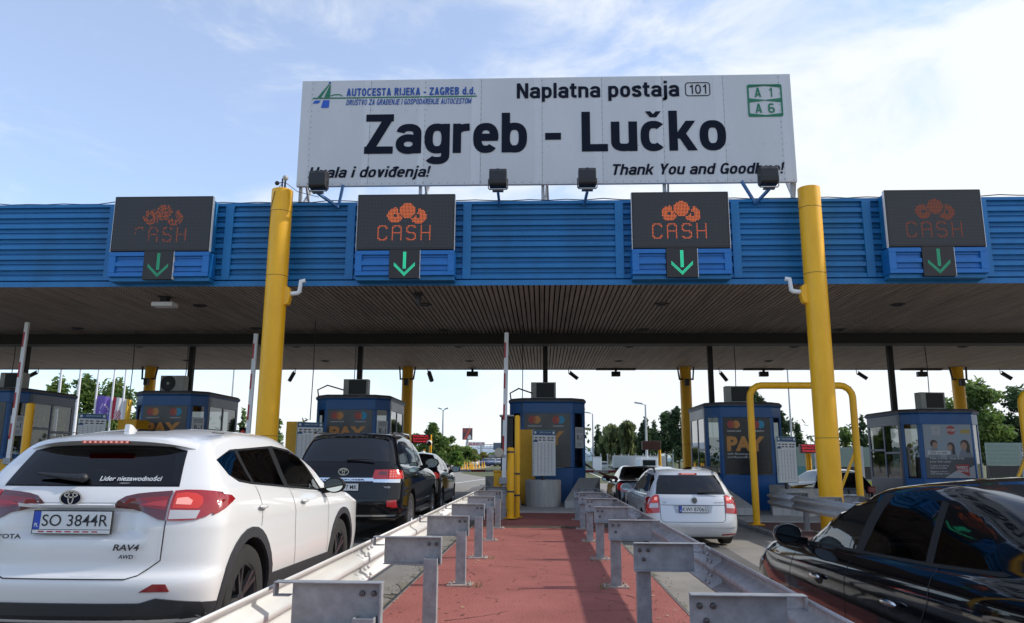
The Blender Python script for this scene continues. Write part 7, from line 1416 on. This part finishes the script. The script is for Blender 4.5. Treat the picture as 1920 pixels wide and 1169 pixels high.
# ------------------------------------------------------------------ people handing over a ticket at the centre booth
SKIN = mat('skin', (.42, .23, .15), .55, var=.06); HAIR = mat('dark_hair', (.03, .02, .015), .7)
def person(label, J, clothes, face):                      # J: world joints; one continuous skinned body
    base = Vector(J['pelvis']); V, R, E, ix = [], [], [], {}
    def add(n, p, r): ix[n] = len(V); V.append(Vector(p) - base); R.append(r)
    for n, r in (('pelvis', .14), ('waist', .13), ('chest', .15), ('neck', .055), ('chin', .085), ('head', .098), ('crown', .07)): add(n, J[n], r)
    E += [(ix[a], ix[b]) for a, b in (('pelvis', 'waist'), ('waist', 'chest'), ('chest', 'neck'), ('neck', 'chin'), ('chin', 'head'), ('head', 'crown'))]
    hd = Vector(J['head']); f = Vector(face).normalized(); add('nose', hd + f * .115 + Vector((0, 0, -.02)), .014); E.append((ix['head'], ix['nose']))
    for s in ('l', 'r'):
        for n, r in (('shoulder', .068), ('elbow', .048), ('wrist', .030), ('palm', .036)): add(n + s, J[n + s], r)
        E += [(ix['chest'], ix['shoulder' + s]), (ix['shoulder' + s], ix['elbow' + s]), (ix['elbow' + s], ix['wrist' + s]), (ix['wrist' + s], ix['palm' + s])]
        d = (Vector(J['palm' + s]) - Vector(J['wrist' + s])).normalized(); u = d.cross(Vector((0, 0, 1))).normalized(); n_ = u.cross(d)
        for k, (o, l) in enumerate(((-.030, .062), (-.010, .076), (.010, .072), (.028, .055))):
            p = Vector(J['palm' + s]) + d * .035 + u * o; add('f%d%s' % (k, s), p, .010); q = p + d * l * .6 - n_ * .006; add('g%d%s' % (k, s), q, .009); add('h%d%s' % (k, s), q + d * l * .4 - n_ * .018, .007); E += [(ix['palm' + s], ix['f%d%s' % (k, s)]), (ix['f%d%s' % (k, s)], ix['g%d%s' % (k, s)]), (ix['g%d%s' % (k, s)], ix['h%d%s' % (k, s)])]
        p = Vector(J['palm' + s]) - d * .02 + u * .04; add('t' + s, p, .012); add('v' + s, p + u * .025 + d * .035 - n_ * .01, .009); E += [(ix['palm' + s], ix['t' + s]), (ix['t' + s], ix['v' + s])]
        for n, r in (('hip', .095), ('knee', .062), ('ankle', .042), ('toe', .038)): add(n + s, J[n + s], r)
        E += [(ix['pelvis'], ix['hip' + s]), (ix['hip' + s], ix['knee' + s]), (ix['knee' + s], ix['ankle' + s]), (ix['ankle' + s], ix['toe' + s])]
    me = bpy.data.meshes.new('person'); me.from_pydata([tuple(v) for v in V], E, []); o = bpy.data.objects.new('person', me); C.objects.link(o); o.location = base
    k = o.modifiers.new('k', 'SKIN'); k.use_smooth_shade = True; sv = me.skin_vertices[0].data
    for i, r in enumerate(R): sv[i].radius = (r, r); sv[i].use_root = i == 0
    m = o.modifiers.new('s', 'SUBSURF'); m.levels = m.render_levels = 1
    dg = bpy.context.evaluated_depsgraph_get(); nm = bpy.data.meshes.new_from_object(o.evaluated_get(dg)); o.modifiers.clear(); o.data = nm
    for x in (clothes, SKIN): nm.materials.append(x)
    sk = [v for n, v in zip(ix, V) if n in ('chin', 'head', 'crown', 'nose') or n[:4] == 'palm' or (len(n) == 3 and n[0] in 'fgh') or n in ('tl', 'tr', 'vl', 'vr')]; cl = [v for n, v in zip(ix, V) if n in ('chest', 'wristl', 'wristr', 'elbowl', 'elbowr', 'pelvis', 'waist', 'shoulderl', 'shoulderr') or n[:3] in ('hip', 'kne', 'ank', 'toe')]
    for p in nm.polygons:
        c = p.center; p.material_index = 1 if min((c - v).length for v in sk) < min((c - v).length for v in cl) else 0
    b = MB(); b.sphere((0, 0, 0), .112, 8, 0, (1, 1, .9)); h = b.build('hair', HAIR, o, loc=hd - base - f * .022 + Vector((0, 0, .05)), smooth=60)
    e = MB(); u = f.cross(Vector((0, 0, 1))).normalized(); [e.sphere(hd - base + f * .088 + u * s * .034 + Vector((0, 0, .015)), .011, 5) for s in (-1, 1)]; e.build('eyes', INK, o)
    tag(o, label, 'person'); return o
g = ground(.9) + IZ + .035
person('booth attendant in a brown top reaching out of the centre booth window', dict(pelvis=(.72, 26.0, 1.02), waist=(.76, 25.98, 1.2), chest=(.84, 25.95, 1.42), neck=(.90, 25.93, 1.62), chin=(.94, 25.91, 1.68), head=(.95, 25.9, 1.76), crown=(.95, 25.9, 1.84), shoulderl=(.84, 26.16, 1.5), elbowl=(.92, 26.2, 1.24), wristl=(1.08, 26.0, 1.18), palml=(1.14, 25.95, 1.18), shoulderr=(1.02, 25.78, 1.50), elbowr=(1.32, 25.62, 1.42), wristr=(1.56, 25.52, 1.27), palmr=(1.63, 25.48, 1.23), hipl=(.72, 26.12, .96), kneel=(.74, 26.14, .58), anklel=(.72, 26.16, g + .09), toel=(.86, 26.12, g + .04), hipr=(.74, 25.88, .96), kneer=(.76, 25.86, .58), ankler=(.74, 25.88, g + .09), toer=(.88, 25.84, g + .04)), mat('brown_top', (.085, .055, .038), .85, var=.15, scale=20), (1, -.3, 0))
gz_ = ground(2.93)
dx, dy = 2.93, 21.2
person('driver of the dark saloon stretching a bare arm out to the booth', dict(pelvis=(dx - .36, dy + 2.08, gz_ + .66), waist=(dx - .36, dy + 1.98, gz_ + .80), chest=(dx - .38, dy + 1.95, gz_ + .99), neck=(dx - .39, dy + 1.98, gz_ + 1.13), chin=(dx - .40, dy + 2.0, gz_ + 1.155), head=(dx - .40, dy + 2.0, gz_ + 1.20), crown=(dx - .40, dy + 2.0, gz_ + 1.25), shoulderl=(dx - .57, dy + 2.02, gz_ + 1.05), elbowl=(dx - .92, dy + 2.35, gz_ + 1.09), wristl=(dx - 1.16, dy + 2.58, gz_ + 1.20), palml=(dx - 1.22, dy + 2.63, gz_ + 1.235), shoulderr=(dx - .20, dy + 1.96, gz_ + 1.04), elbowr=(dx - .16, dy + 2.1, gz_ + .80), wristr=(dx - .26, dy + 2.36, gz_ + .86), palmr=(dx - .28, dy + 2.42, gz_ + .88), hipl=(dx - .46, dy + 2.1, gz_ + .62), kneel=(dx - .48, dy + 2.5, gz_ + .66), anklel=(dx - .46, dy + 2.75, gz_ + .40), toel=(dx - .46, dy + 2.86, gz_ + .38), hipr=(dx - .26, dy + 2.1, gz_ + .62), kneer=(dx - .24, dy + 2.5, gz_ + .66), ankler=(dx - .26, dy + 2.75, gz_ + .40), toer=(dx - .26, dy + 2.86, gz_ + .38)), mat('dark_red_top', (.12, .03, .025), .85, var=.15, scale=20), (-.5, 1, 0))
